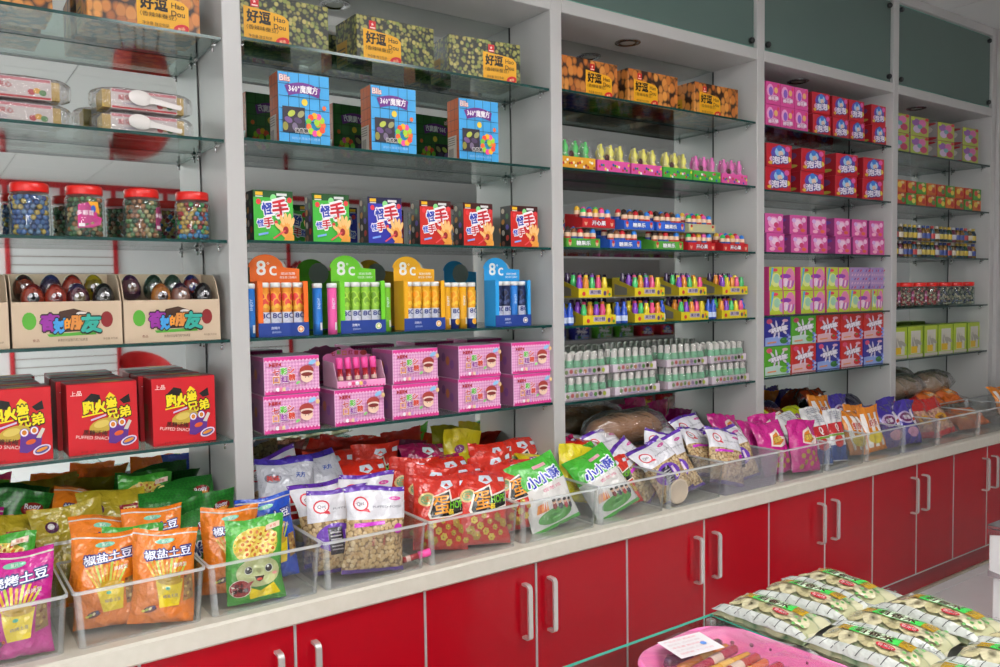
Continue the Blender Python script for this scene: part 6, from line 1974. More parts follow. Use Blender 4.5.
def stripe_art(P, w, h):
    for k in range(3):
        P.quad([(w * (0.12 + 0.3 * k), h * 0.1), (w * (0.27 + 0.3 * k), h * 0.1), (w * (0.22 + 0.3 * k), h * 0.85), (w * (0.07 + 0.3 * k), h * 0.85)], 'E4DEDA', n=4)
    P.ellipse(w * 0.5, h * 0.3, w * 0.36, h * 0.14, 'D8C02A')
    P.text('虾条', w * 0.55, h * 0.62, h * 0.16, 'B83A2A', bold=0.04, edge='F0E8E0')
def purple_art(P, w, h):
    P.ellipse(w * 0.4, h * 0.6, w * 0.34, h * 0.15, 'B8A4C8', n=16)
    P.ellipse(w * 0.4, h * 0.6, w * 0.28, h * 0.11, '6A2A5A', n=16)
    P.text('好丽', w * 0.4, h * 0.6, h * 0.1, 'E8E0E8', bold=0.03)
    P.poly([(w * 0.7, h * 0.4), (w * 0.9, h * 0.44), (w * 0.84, h * 0.8), (w * 0.66, h * 0.76)], 'E0D8E4')
    P.quad([(w * 0.72, h * 0.5), (w * 0.88, h * 0.53), (w * 0.86, h * 0.6), (w * 0.71, h * 0.57)], 'C2402A', n=1)
    P.ellipse(w * 0.5, h * 0.25, w * 0.3, h * 0.12, 'C88AA8')

PUFF = cells('puffs_in_film', 95, ['B99A6A', 'CBB083', 'A8865A', 'D6C09A'], '7A6244', rough=0.25, width=0.5, bump=0.6)
PUFFP = cells('pink_puffs_in_film', 80, ['B98A6A', 'C9A08A', 'A86A6A', 'C8A878'], '7A5A4A', rough=0.25, width=0.5, bump=0.6)
W1, H1, T1 = 0.146, 0.215, 0.068
K = {
 'orange': [pouch('chip_bag', W1, H1, T1, 'D8741A', chip_art('', ''), s, bend=b) for s, b in ((1, 0.1), (2, -0.1), (3, 0.2))],
 'magenta': [pouch('chip_bag', W1, H1, T1, 'B81E82', chip_art('', '', '烧烤土豆'), s, bend=b) for s, b in ((4, 0.1), (5, -0.2))],
 'blue': [pouch('chip_bag', W1, H1, T1, '1E48B0', chip_art('', '', '原味土豆'), 6, bend=-0.15)],
 'face': [pouch('face_chip_bag', 0.140, 0.200, 0.045, '3F9A30', face_art, 7)],
 'red': [pouch('egg_snack_bag', 0.178, 0.222, 0.075, 'C22A1A', egg_art, s, bend=b) for s, b in ((8, 0.1), (9, 0.25), (10, -0.2))],
 'wine': [pouch('egg_snack_bag', 0.178, 0.222, 0.075, '8E1448', egg_art, s, bend=b) for s, b in ((11, 0.1),)],
 'greentop': [pouch('corn_snack_bag', 0.190, 0.235, 0.060, '3FA82E', greentop_art, s, bend=b) for s, b in ((12, 0.1), (13, 0.2))],
 'yellow': [pouch('bean_snack_bag', 0.155, 0.20, 0.05, 'D6C41E', yellow_art, s, bend=b) for s, b in ((14, 0.3), (15, -0.2))],
 'headpink': [pouch('puffed_rice_bag', 0.178, 0.232, 0.060, 'C9AE84', header_art('pink'), 16, body=PUFF)],
 'headpurple': [pouch('puffed_rice_bag', 0.178, 0.228, 0.060, 'C9AE84', header_art('purple'), s, body=PUFF, bend=b) for s, b in ((17, -0.1), (18, 0.3))],
 'silver': [pouch('potato_snack_bag', 0.172, 0.285, 0.06, 'A3A4AC', silver_art, s, bend=b) for s, b in ((19, 0.2), (20, 0.35))],
 'olive': [pouch('chilli_snack_bag', 0.165, 0.235, 0.055, '9C8A22', olive_art, s, bend=b) for s, b in ((21, 0.2), (22, -0.1))],
 'greenchk': [pouch('potato_stick_bag', 0.165, 0.230, 0.055, '1F6B24', greenchk_art, s, bend=b, body=checker('green_check', '246E26', '1A5A1E', 130, 0.3)) for s, b in ((23, 0.2), (24, -0.2))],
 'shocking': [pouch('shiny_snack_bag', 0.170, 0.215, 0.06, 'B8147A', magenta_art, s, bend=b) for s, b in ((25, 0.2), (26, -0.1))],
 'rwb': [pouch('jelly_snack_bag', 0.125, 0.22, 0.040, 'D6D4D4', rwb_art, s, bend=b) for s, b in ((27, 0.1), (28, -0.1))],
 'stripe': [pouch('shrimp_snack_bag', 0.145, 0.21, 0.045, 'D07A1E', stripe_art, s, bend=b) for s, b in ((29, 0.2), (30, -0.1))],
 'purple': [pouch('candy_bag', 0.150, 0.21, 0.050, '3A2A8A', purple_art, s, bend=b) for s, b in ((31, 0.2), (32, -0.2))],
 'navy': [pouch('dark_snack_bag', 0.16, 0.20, 0.05, '1A1838', None, 33, bend=0.2)],
 'brown': [pouch('dark_snack_bag', 0.16, 0.20, 0.05, '7A2E14', magenta_art, 34, bend=0.2)],
 'lime': [pouch('lime_snack_bag', 0.14, 0.19, 0.045, 'B4BE1E', yellow_art, 35, bend=0.2)],
}
ZB = CT_Z + 0.006
def bag(kind, i, x, y, z, label, rx=-12, rz=0, ry=0, group=None, s=1.0):
    K[kind][i % len(K[kind])].put((x, y, ZB + z), label, group, rz=R(rz), rx=R(rx), ry=R(ry), s=s)

G0 = 'chip bags in the counter bins'
# bin 1 (left edge)
bag('magenta', 0, 0.125, -0.255, 0.0, 'magenta chip bag standing in front at the left edge', -10, -8, 0, G0)
bag('magenta', 1, 0.010, -0.245, 0.0, 'magenta chip bag half outside the left edge', -12, -4, 0, G0)
bag('face', 0, 0.115, -0.155, 0.030, 'yellow and green chip bag behind the magenta bags', -22, -6, 3, G0)
# bin 2
bag('orange', 0, 0.318, -0.252, 0.0, 'orange chip bag at front left in the second bin', -12, -8, 2, G0)
bag('orange', 1, 0.442, -0.252, 0.0, 'orange chip bag at front right in the second bin', -14, -10, 7, G0)
bag('face', 0, 0.372, -0.165, 0.018, 'yellow and green chip bag sticking out behind the two orange bags', -20, -4, 6, G0)
bag('orange', 2, 0.295, -0.105, 0.020, 'orange chip bag leaning behind at left of the second bin', -16, 4, 10, G0)
bag('orange', 0, 0.452, -0.110, 0.022, 'orange chip bag standing behind at right of the second bin', -16, -6, 0, G0)
# bin 3
bag('orange', 1, 0.580, -0.205, 0.008, 'orange chip bag beside the face-print bag', -12, -6, 4, G0)
bag('face', 0, 0.645, -0.263, 0.0, 'green chip bag with a big smiling face print', -8, -8, 0, G0)
bag('blue', 0, 0.733, -0.180, 0.006, 'blue chip bag standing behind the face-print bag', -14, -4, -3, G0)
bag('greenchk', 0, 0.560, -0.110, 0.0, 'dark green bag tucked behind the orange one in the third bin', -10, 0, -12, G0, s=0.85)
# bin 4
bag('headpurple', 0, 0.875, -0.232, 0.0, 'puffed rice bag with purple label, white header, at front left', -14, -6, 0, 'white-header puffed rice bags')
bag('headpink', 0, 0.972, -0.255, 0.002, 'puffed rice bag with tall white header and pink print', -10, -8, 5, 'white-header puffed rice bags')
bag('headpurple', 1, 0.905, -0.130, 0.012, 'puffed rice bag with purple top edge, behind at left', -14, -4, -3, 'white-header puffed rice bags')
bag('headpurple', 0, 1.020, -0.120, 0.012, 'puffed rice bag with purple top edge, behind at right', -14, -2, 3, 'white-header puffed rice bags')
o = lip.put((1.040, -0.262, ZB + 0.016), 'pink lipstick candy stick lying loose in the clear bin', None, rx=R(0), ry=R(78), rz=R(-20))
# bin 5: red
for i, (x, y, z, rx, rz, ry, lb) in enumerate((
        (1.196, -0.248, 0.0, -14, -8, 8, 'red egg-snack bag at front left of the red bin'), (1.332, -0.250, 0.0, -16, -12, 4, 'red egg-snack bag at front right of the red bin'),
        (1.175, -0.165, 0.012, -22, -6, 12, 'red egg-snack bag tipped over behind the front left one'), (1.290, -0.150, 0.015, -24, -4, 4, 'red egg-snack bag in the middle behind the front pair'),
        (1.375, -0.110, 0.012, -18, 0, -4, 'red egg-snack bag at the back right of the red bin'))):
    bag('red', i, x, y, z, lb, rx, rz, ry, 'red egg-snack bags')
# bin 6
bag('red', 1, 1.500, -0.225, 0.0, 'red egg-snack bag beside the green-topped bag', -18, -8, -3, 'red egg-snack bags')
bag('greentop', 0, 1.632, -0.256, 0.0, 'green-topped white corn snack bag standing upright in front', -20, -12, -16, 'green-topped corn snack bags')
bag('yellow', 0, 1.560, -0.130, 0.035, 'yellow bean snack bag behind the green-topped bag', -35, -4, 8, 'yellow bean snack bags')
bag('red', 2, 1.480, -0.120, 0.012, 'red egg-snack bag behind at left in the sixth bin', -22, 0, -6, 'red egg-snack bags')
# bin 7
bag('greentop', 1, 1.850, -0.248, 0.0, 'green-topped white corn snack bag leaning over to the right', -24, -14, -21, 'green-topped corn snack bags')
bag('red', 0, 1.958, -0.235, 0.0, 'small red snack pack beside the leaning green-topped bag', -22, -14, -10, 'red egg-snack bags', s=0.8)
bag('yellow', 1, 1.785, -0.130, 0.030, 'yellow bean snack bag left of the leaning green-topped bag', -28, 0, 14, 'yellow bean snack bags')
bag('greentop', 0, 1.900, -0.125, 0.022, 'green-topped corn snack bag lying back in the seventh bin', -38, 4, -6, 'green-topped corn snack bags', s=0.95)
# bin 8
bag('headpurple', 1, 2.150, -0.245, 0.0, 'puffed bag with purple edge, front left beside the frosted bin', -22, -8, -20, 'white-header puffed rice bags')
bag('headpurple', 0, 2.260, -0.238, 0.0, 'puffed bag with black nutrition panel, right next to the frosted bin', -24, -12, -14, 'white-header puffed rice bags')
bag('headpink', 0, 2.110, -0.130, 0.010, 'white-header puffed bag at back left of the eighth bin', -34, 10, -24, 'white-header puffed rice bags')
bag('headpurple', 0, 2.230, -0.125, 0.012, 'white-header puffed bag at back right of the eighth bin', -32, -6, 18, 'white-header puffed rice bags')
crk = Proto('round_cracker', 'cracker')
crk.part('cracker', MB().lathe([(0.0, 0), (0.040, 0.0), (0.044, 0.003), (0.044, 0.006), (0.040, 0.009), (0.036, 0.0065), (0.0, 0.0065)], 28, M('cracker', 'CDB9A2', rough=0.7, bump=(160, 0.5))))
crk.put((2.105, -0.286, ZB + 0.048), 'round pale cracker packed against the bin wall', None, rx=R(94), rz=R(-4))
# bin 9 frosted
for i, (x, y, z, rx, rz, ry, lb) in enumerate(((2.420, -0.235, 0.0, -26, -4, 16, 'white-header puffed bag at front left in the frosted bin'), (2.560, -0.240, 0.0, -22, -10, -8, 'white-header puffed bag at front right in the frosted bin'),
        (2.440, -0.140, 0.020, -40, 6, 14, 'white-header puffed bag at back left in the frosted bin'), (2.570, -0.135, 0.020, -38, -8, -12, 'white-header puffed bag at back right in the frosted bin'))):
    bag('headpurple' if i % 2 else 'headpink', i, x, y, z, lb, rx, rz, ry, 'white-header puffed rice bags')
# bins 10 to 16
far = [('shocking', 2.735, -0.248, 0, -12, 'shiny magenta snack bag at front left of its bin'), ('shocking', 2.880, -0.250, 0, -14, 'shiny magenta snack bag at front right of its bin'),
       ('shocking', 2.760, -0.140, 0.015, -24, 'shiny magenta snack bag lying behind at left'), ('shocking', 2.890, -0.130, 0.015, -24, 'shiny magenta snack bag lying behind at right'),
       ('rwb', 3.040, -0.250, 0, -18, 'red, white and blue jelly bag at front left'), ('rwb', 3.175, -0.250, 0, -18, 'red, white and blue jelly bag at front right'),
       ('rwb', 3.045, -0.150, 0.012, -30, 'red, white and blue jelly bag leaning behind at left'), ('rwb', 3.180, -0.150, 0.012, -30, 'red, white and blue jelly bag leaning behind at right'),
       ('stripe', 3.335, -0.250, 0, -18, 'orange striped shrimp snack bag at front left'), ('stripe', 3.475, -0.250, 0, -18, 'orange striped shrimp snack bag at front right'),
       ('stripe', 3.340, -0.145, 0.012, -30, 'orange striped shrimp snack bag behind at left'), ('stripe', 3.470, -0.145, 0.012, -30, 'orange striped shrimp snack bag behind at right'),
       ('purple', 3.630, -0.248, 0, -22, 'purple and white candy bag at front left'), ('purple', 3.775, -0.248, 0, -22, 'purple and white candy bag at front right'),
       ('purple', 3.640, -0.140, 0.015, -32, 'purple and white candy bag leaning behind at left'), ('purple', 3.780, -0.140, 0.015, -32, 'purple and white candy bag leaning behind at right')]
for i, (kd, x, y, z, rx, lb) in enumerate(far):
    bag(kd, i, x, y, z, lb, rx, -8 + 3 * (i % 3), (-4, 3, 5)[i % 3], 'bags in the far counter bins')
redpk = pouch('clear_biscuit_pack', 0.17, 0.20, 0.045, 'A88A4A', lambda P, w, h: (band(P, w, h, 0.68, 1.0, 'B81E1E'), band(P, w, h, 0.0, 0.12, 'B81E1E'), P.ellipse(w * 0.5, h * 0.42, w * 0.3, h * 0.12, 'C8902A'), P.text('锅巴', w * 0.5, h * 0.42, h * 0.12, '5A1A14', bold=0.03)), 40, body=PUFFP, cat='snack pack')
for i, (x, y, z, rx, ry, lb) in enumerate(((3.96, -0.235, 0.0, -34, 6, 'red-topped biscuit pack at front left'), (4.14, -0.235, 0.0, -34, -6, 'red-topped biscuit pack at front right'), (3.98, -0.11, 0.03, -50, 4, 'red-topped biscuit pack lying behind at left'), (4.16, -0.11, 0.03, -50, -8, 'red-topped biscuit pack lying behind at right'))):
    redpk.put((x, y, ZB + z), lb, 'red-topped biscuit packs', rx=R(rx), ry=R(ry), rz=R(-6))
orpk = pouch('orange_wafer_pack', 0.17, 0.14, 0.05, 'C05A14', lambda P, w, h: (P.ellipse(w * 0.5, h * 0.5, w * 0.28, h * 0.2, 'D88A3A'), P.text('威化', w * 0.5, h * 0.5, h * 0.18, 'F0E0C8', bold=0.03)), 41, cat='snack pack')
for i, (x, y, z, lb) in enumerate(((4.38, -0.20, 0.005, 'orange wafer pack at left in the smoky bin'), (4.55, -0.18, 0.005, 'orange wafer pack at right in the smoky bin'), (4.40, -0.03, 0.10, 'orange wafer pack lying on the pile behind the smoky bin'), (4.60, -0.03, 0.10, 'orange wafer pack at right of the pile behind the smoky bin'))):
    orpk.put((x, y, ZB + z), lb, 'orange wafer packs', rx=R(-60), rz=R(-8))
bag('stripe', 0, 4.74, -0.245, 0, 'orange snack bag at left in the last bin', -20, -8, 0, 'bags in the far counter bins')
bag('greenchk', 1, 4.89, -0.235, 0, 'dark green snack bag at right in the last bin', -20, -8, 0, 'bags in the far counter bins')

# ---- standing rows behind the bins
GB = 'bags standing behind the bins'
rowA = [('magenta', 0.060, 0.130, 0.03, -18, 10, 'magenta bag at the back of the leftmost bay'), ('greenchk', 0.150, 0.150, 0.03, -16, 12, 'dark green bag at the back left of the leftmost bay'),
        ('olive', 0.145, 0.010, 0.0, -14, 5, 'olive yellow chilli bag first from the left edge'), ('olive', 0.285, 0.015, 0.0, -13, -4, 'olive yellow chilli bag in the middle of the three'), ('olive', 0.405, 0.045, 0.010, -12, 0, 'olive yellow chilli bag next to the green bags'),
        ('orange', 0.270, 0.120, 0.045, -22, 20, 'orange bag lying across the back row'), ('greenchk', 0.510, 0.020, 0.0, -14, 6, 'dark green potato stick bag left of two in front'), ('greenchk', 0.612, -0.008, 0.0, -12, -8, 'dark green potato stick bag beside the post'),
        ('greenchk', 0.590, 0.120, 0.02, -14, -6, 'dark green potato stick bag at the back by the mirror'), ('face', 0.500, 0.140, 0.055, -14, 4, 'bright green and orange bag poking up by the mirror')]
for i, (kd, x, y, z, rx, ry, lb) in enumerate(rowA):
    bag(kd, i, x, y, z, lb, rx, -4 + 2 * (i % 4), ry, GB)
rowB = [('silver', 0.815, 0.010, 0.0, -12, 4, 'silver potato snack bag beside the post'), ('silver', 0.955, 0.010, 0.0, -14, -6, 'silver potato snack bag second from the post'), ('headpurple', 0.905, 0.110, 0.055, -20, -14, 'white bag with purple edge poking up behind the silver bags'),
        ('red', 1.040, 0.115, 0.045, -16, 6, 'red snack bag behind the silver bags'), ('red', 1.130, 0.040, 0.015, -16, -4, 'red snack bag left of centre in the second bay'), ('red', 1.255, 0.025, 0.010, -18, 6, 'red snack bag in the centre of the second bay'),
        ('wine', 1.395, 0.035, 0.0, -20, -6, 'wine-red snack bag between red ones'), ('wine', 1.330, 0.130, 0.03, -16, 4, 'wine-red snack bag at the back by the mirror'), ('red', 1.200, 0.140, 0.04, -14, 0, 'red snack bag at the back centre by the mirror'),
        ('red', 1.535, 0.035, 0.015, -14, 5, 'red snack bag second from the right in the second bay'), ('red', 1.705, 0.030, 0.015, -14, -3, 'red snack bag at the right end of the second bay'), ('yellow', 1.500, 0.150, 0.065, -16, 8, 'yellow and green bag poking up by the mirror'),
        ('yellow', 1.700, -0.045, 0.06, -48, 10, 'yellow bean bag lying before the right end of the second bay')]
for i, (kd, x, y, z, rx, ry, lb) in enumerate(rowB):
    bag(kd, i, x, y, z, lb, rx, -4 + 2 * (i % 4), ry, GB)
rowC = [('wine', 1.900, 0.030, 0.0, -18, -8, 'wine-red bag at the left of the third bay'), ('red', 1.990, 0.000, 0.0, -22, 6, 'red bag at the left of the third bay beside the wine-red one'), ('greenchk', 1.935, 0.120, 0.01, -16, 4, 'dark green bag at the back left of the third bay'),
        ('headpurple', 1.975, 0.110, 0.085, -56, 18, 'white and purple bag lying on top at the left of the third bay'), ('headpink', 2.085, -0.005, 0.012, -26, -10, 'white-header bag standing before the bread loaves at left'),
        ('headpurple', 2.420, -0.010, 0.020, -30, 8, 'white-header bag standing before the bread loaves, centre'), ('headpink', 2.560, -0.010, 0.024, -32, -8, 'white-header bag standing before the bread loaves, right of centre'), ('shocking', 2.800, -0.010, 0.028, -42, 8, 'shiny magenta bag lying near the third post')]
for i, (kd, x, y, z, rx, ry, lb) in enumerate(rowC):
    bag(kd, i, x, y, z, lb, rx, -4 + 2 * (i % 4), ry, GB)
rowD = [('navy', 3.06, 0.10, 0.03, -20, 6, 'black foil bag at the left of the fourth bay'), ('navy', 3.24, 0.11, 0.03, -24, -6, 'black foil bag second in the fourth bay'), ('brown', 3.14, 0.01, 0.03, -28, 5, 'brown foil bag in front of the black ones'), ('lime', 3.02, -0.01, 0.05, -30, 5, 'lime yellow bag beside the third post'),
        ('lime', 3.32, 0.00, 0.04, -34, -8, 'lime yellow bag in the middle of the fourth bay'), ('stripe', 3.48, 0.00, 0.04, -34, 5, 'orange bag in the middle of the fourth bay'), ('brown', 3.60, 0.12, 0.05, -16, -4, 'brown bag standing at the back of the fourth bay'), ('purple', 3.64, -0.01, 0.03, -36, 4, 'purple bag lying at the right of the fourth bay'),
        ('navy', 3.82, 0.04, 0.03, -30, -5, 'black foil bag beside the fourth post')]
for i, (kd, x, y, z, rx, ry, lb) in enumerate(rowD):
    bag(kd, i, x, y, z, lb, rx, -4 + 2 * (i % 4), ry, GB)

# ---- wrapped bread loaves and crinkled clear packs
BREADW = clear('bread_wrap', 'F0ECEA', gloss=0.45, haze=0.05, rough=0.08, crinkle=26)
def loaf(seed, w=0.36, hh=0.13, d=0.16, crust='A87648', crumb='C2A078'):
    random.seed(seed)
    p = Proto('wrapped_bread', 'bread')
    cm = M('crust_' + crust, crust, rough=0.6, bump=(60, 0.6), mottle=(14, '7E5230', 0.7))
    km = M('crumb_' + crumb, crumb, rough=0.8, bump=(120, 0.5))
    mb = MB()
    def bun(u, v):
        a = PI * 2 * u
        e = max(0.0, 1 - abs(2 * v - 1) ** 3.2) ** 0.42
        lump = 1 + 0.10 * math.sin(v * 17 + seed) * max(0, math.sin(a))
        return ((v - 0.5) * w, math.cos(a) * e * d / 2 * 0.92, 0.004 + (hh * 0.46 + math.sin(a) * hh * 0.44 * lump) * (0.35 + 0.65 * e))
    mb.grid(bun, 20, 26, cm)
    p.part('loaf', mb)
    ph = [random.uniform(0, 6) for _ in range(4)]
    def wr(u, v):
        a = PI * 2 * u
        e = max(0.12, 1 - abs(2 * v - 1) ** 5)
        k = 1 + 0.05 * math.sin(7 * a + 12 * v + ph[0]) + 0.05 * math.sin(3 * a - 21 * v + ph[1])
        return ((v - 0.5) * (w + 0.07), math.cos(a) * e * k * d / 2 * 1.05, hh / 2 + 0.002 + math.sin(a) * e * min(k, 1.04) * hh / 2 * (1.06 if math.sin(a) > 0 else 0.98))
    p.part('clear_wrapper', MB().grid(wr, 26, 34, BREADW))
    return p
L1, L2 = loaf(1), loaf(2, 0.34, 0.14, 0.17, 'B07E50')
L1.put((2.250, 0.125, CT_Z + 0.002), 'bread loaf in clear wrap at the back of the third bay, left one', 'wrapped bread loaves', rz=R(4))
L2.put((2.580, 0.105, CT_Z + 0.002), 'bread loaf in shiny clear wrap beside the third post', 'wrapped bread loaves', rz=R(-4))
L1.put((2.250, 0.120, CT_Z + 0.142), 'bread loaf lying on top of the left loaf in the third bay', 'wrapped bread loaves', rz=R(-3))
L3 = loaf(3, 0.30, 0.13, 0.17, 'A8977C', 'A89878')
for i, (x, z, r_, lb) in enumerate(((4.22, 0.002, 4, 'clear pack of pale rolls beside the fourth post'), (4.56, 0.002, -5, 'clear pack of pale rolls in the middle of the farthest bay'), (4.26, 0.14, -4, 'clear pack of pale rolls stacked on the pack beside the post'), (4.60, 0.14, 5, 'crinkled clear pack stacked in the middle of the farthest bay'), (4.86, 0.002, 0, 'crinkled clear pack at the far end by the last post'))):
    L3.put((x, 0.115, CT_Z + z), lb, 'clear packs of pale rolls', rz=R(r_), s=1.0 if i < 4 else 0.8)

# ================================================================ glass-topped island in the foreground
IZ = 0.72
IX0, IXM, IX1 = 0.62, 1.366, 1.733
IY0, IY1 = -1.95, -1.045
IWH = M('island_white', 'D2D2CE', rough=0.4)
TGLASS = clear('tank_glass', 'E4F0EC', gloss=0.2)
TEDGE = M('tank_glass_edge', '3E9A86', rough=0.15, spec=0.6)
isl = empty('glass_island', ((IX0 + IX1) / 2, (IY0 + IY1) / 2, 0))
tag(isl, 'low display island with glass-walled compartments in the lower right corner', 'display island')
ox, oy = -(IX0 + IX1) / 2, -(IY0 + IY1) / 2
obj('base', MB().box(IX0 + ox, IX1 + ox, IY0 + oy, IY1 + oy, 0.10, 0.56, IWH, ch=0.004), isl)
obj('plinth', MB().box(IX0 + ox + 0.04, IX1 + ox - 0.04, IY0 + oy + 0.04, IY1 + oy - 0.04, 0.001, 0.10, BLACKM), isl)
def pane(x0, x1, y0, y1):
    vert = {'z+': TEDGE, 'z-': TEDGE}
    if x1 - x0 > y1 - y0:
        vert.update({'x-': TEDGE, 'x+': TEDGE})
    else:
        vert.update({'y-': TEDGE, 'y+': TEDGE})
    obj('glass_pane', MB().box(x0 + ox, x1 + ox, y0 + oy, y1 + oy, 0.5605, IZ, TGLASS, mats6=vert), isl)
pane(IX0 + 0.010, IX1 - 0.010, IY1 - 0.009, IY1)
pane(IX0 + 0.007, IX1 - 0.007, IY0, IY0 + 0.006)
pane(IX0, IX0 + 0.006, IY0, IY1)
pane(IX1 - 0.006, IX1, IY0, IY1)
pane(IXM - 0.003, IXM + 0.003, IY0 + 0.0065, IY1 - 0.0065)
obj('raised_deck', MB().box(IXM + ox + 0.004, IX1 + ox - 0.007, IY0 + oy + 0.007, IY1 + oy - 0.007, 0.5605, 0.694, IWH), isl)
obj('raised_deck', MB().box(IX0 + ox + 0.007, IXM + ox - 0.004, IY0 + oy + 0.007, IY1 + oy - 0.06, 0.5605, 0.676, IWH), isl)
for cx, cy in ((IXM - 0.014, IY1 - 0.018), (IXM + 0.012, IY1 - 0.018), (IX1 - 0.02, IY1 - 0.02), (IX0 + 0.02, IY1 - 0.02)):
    obj('corner_clip', MB().box(cx - 0.008 + ox, cx + 0.008 + ox, cy - 0.008 + oy, cy + 0.008 + oy, IZ - 0.024, IZ - 0.001, clear('clip_plastic', 'E8ECEA', gloss=0.4, haze=0.15), ch=0.002), isl)

# ---- rice cracker packs lying in the right compartment
CRK = cells('crackers_in_film', 24, ['B5B08C', 'A6A882', 'C2BC9E', '8E9C78', 'B8B294'], '4E6A4A', rough=0.2, width=0.55, bump=0.5)
def rice_art(txt):
    def fn(P, w, h):
        band(P, w, h, 0.86, 1.0, 'A8ABA4')
        for k in range(13):
            P.quad([(w * (0.03 + 0.075 * k), h * 0.87), (w * (0.038 + 0.075 * k), h * 0.87), (w * (0.075 + 0.075 * k), h * 0.97), (w * (0.067 + 0.075 * k), h * 0.97)], '5E4A4E', n=2)
            P.ellipse(w * (0.05 + 0.075 * k), h * 0.92, w * 0.012, h * 0.02, '8E9A8A', n=6)
        for k in range(5):
            P.ellipse(w * (0.14 + 0.17 * k), h * (0.40 - 0.05 * (k % 2)), w * 0.10, h * 0.22, ('B9B088', 'C2BA98', 'AEA67C')[k % 3], rot=0.3 * k, n=14)
        for k in range(12):
            P.ellipse(w * (0.80 + 0.13 * ((k * 0.618) % 1)), h * (0.10 + 0.055 * k), w * 0.02, h * 0.03, ('5E9A4E', '7AB06A')[k % 2], rot=k, n=7)
        P.quad([(w * 0.16, h * 0.45), (w * 0.86, h * 0.45), (w * 0.86, h * 0.68), (w * 0.16, h * 0.68)], 'A8861E', n=5)
        P.quad([(w * 0.27, h * 0.44), (w * 0.74, h * 0.44), (w * 0.74, h * 0.69), (w * 0.27, h * 0.69)], '3FBE4E', n=5)
        P.quad([(w * 0.37, h * 0.45), (w * 0.64, h * 0.45), (w * 0.64, h * 0.68), (w * 0.37, h * 0.68)], 'C9E0BE', n=4)
        P.text(txt, w * 0.5, h * 0.565, h * 0.19, '3A2412', bold=0.04, width=w * 0.36)
        P.quad([(w * 0.18, h * 0.72), (w * 0.44, h * 0.72), (w * 0.44, h * 0.76), (w * 0.18, h * 0.76)], '2E9A5A', n=2)
        P.ellipse(w * 0.66, h * 0.31, w * 0.09, h * 0.065, 'B8303A')
        P.text('香米饼', w * 0.66, h * 0.31, h * 0.07, 'E8C8C8')
        band(P, w, h, 0.0, 0.12, 'B9BCB6')
        for k in range(9):
            P.quad([(w * (0.04 + 0.11 * k), h * 0.01), (w * (0.048 + 0.11 * k), h * 0.01), (w * (0.08 + 0.11 * k), h * 0.13), (w * (0.072 + 0.11 * k), h * 0.13)], '4E4A4E', n=2)
    return fn
rice = [pouch('rice_cracker_pack', 0.215, 0.134, 0.050, 'C8C4A8', rice_art('百香米'), 50 + k, body=CRK, cat='snack pack', crumple=0.35) for k in range(3)]
FILM = clear('pack_film', 'F4F4F2', gloss=0.32, haze=0.04, rough=0.08)
names = [['back row beside the glass partition', 'back row in the middle', 'back row against the far pane'], ['second row beside the glass partition', 'second row in the middle', 'second row against the far pane'], ['front row beside the glass partition', 'front row in the middle', 'front row against the far pane']]
for r_ in range(3):
    for c in range(3):
        k = r_ * 3 + c
        rice[k % 3].put((1.372 + 0.118 * c, -1.158 - 0.208 * r_ - 0.014 * ((c + r_) % 2), 0.7245 + 0.004 * c + 0.005 * ((r_ + c) % 2)), 'pack of rice crackers with green and gold label, ' + names[r_][c], 'rice cracker packs', rx=R(-90 + 4), rz=R(-90 + (3, -4, 5)[(k * 2) % 3]), ry=0)

# ---- pink basket of candy sticks with a paper label
PINKB = M('pink_basket', 'F07CB6', rough=0.35)
bk = Proto('candy_basket', 'basket')
bw, bd, bh = 0.29, 0.36, 0.060
def rr_loop(w, d, z, c, n_=7):
    pts = []
    for sx, sy, a0 in ((1, 1, 0), (-1, 1, 90), (-1, -1, 180), (1, -1, 270)):
        for q in range(n_):
            an = R(a0 + 90 * q / (n_ - 1))
            pts.append((sx * (w / 2 - c) + c * math.cos(an), sy * (d / 2 - c) + c * math.sin(an), z))
    return pts
def loft(mb, loops, mat, close_bottom=True):
    n_ = len(loops[0])
    vs = [p for l in loops for p in l]
    fs = []
    for k in range(len(loops) - 1):
        for i in range(n_):
            fs.append((k * n_ + i, k * n_ + (i + 1) % n_, (k + 1) * n_ + (i + 1) % n_, (k + 1) * n_ + i))
    mb.add(vs, fs, mat, True)
    if close_bottom:
        mb.add(loops[0], [tuple(range(n_))[::-1]], mat)
mb = MB()
loft(mb, [rr_loop(bw - 0.06, bd - 0.06, 0.0, 0.06), rr_loop(bw - 0.03, bd - 0.03, bh - 0.004, 0.075), rr_loop(bw, bd, bh, 0.085), rr_loop(bw + 0.004, bd + 0.004, bh - 0.006, 0.085)], PINKB)
loft(mb, [rr_loop(bw - 0.066, bd - 0.066, 0.003, 0.058)[::-1], rr_loop(bw - 0.036, bd - 0.036, bh - 0.004, 0.073)[::-1], rr_loop(bw - 0.004, bd - 0.004, bh + 0.0006, 0.083)[::-1]], PINKB)
bk.part('basket', mb)
holes = MB()
for k in range(26):
    a = 2 * PI * k / 26
    holes.ball((math.cos(a) * (bw / 2 - 0.021) * (1.06 if abs(math.cos(a)) > 0.5 else 0.98), math.sin(a) * (bd / 2 - 0.021), bh - 0.012), 0.0045, 0.0045, 0.004, ink('7A2A56'), 7, 4)
bk.part('rim_holes', holes, kind='stuff')
sc = ['D8862A', 'C2303A', 'DE9A24', 'B82A3A', '4A3A5A', 'C2303A', 'D8722A', 'B83A2A', 'D8A024', 'A82A4A', 'D8862A', '5A2A4A']
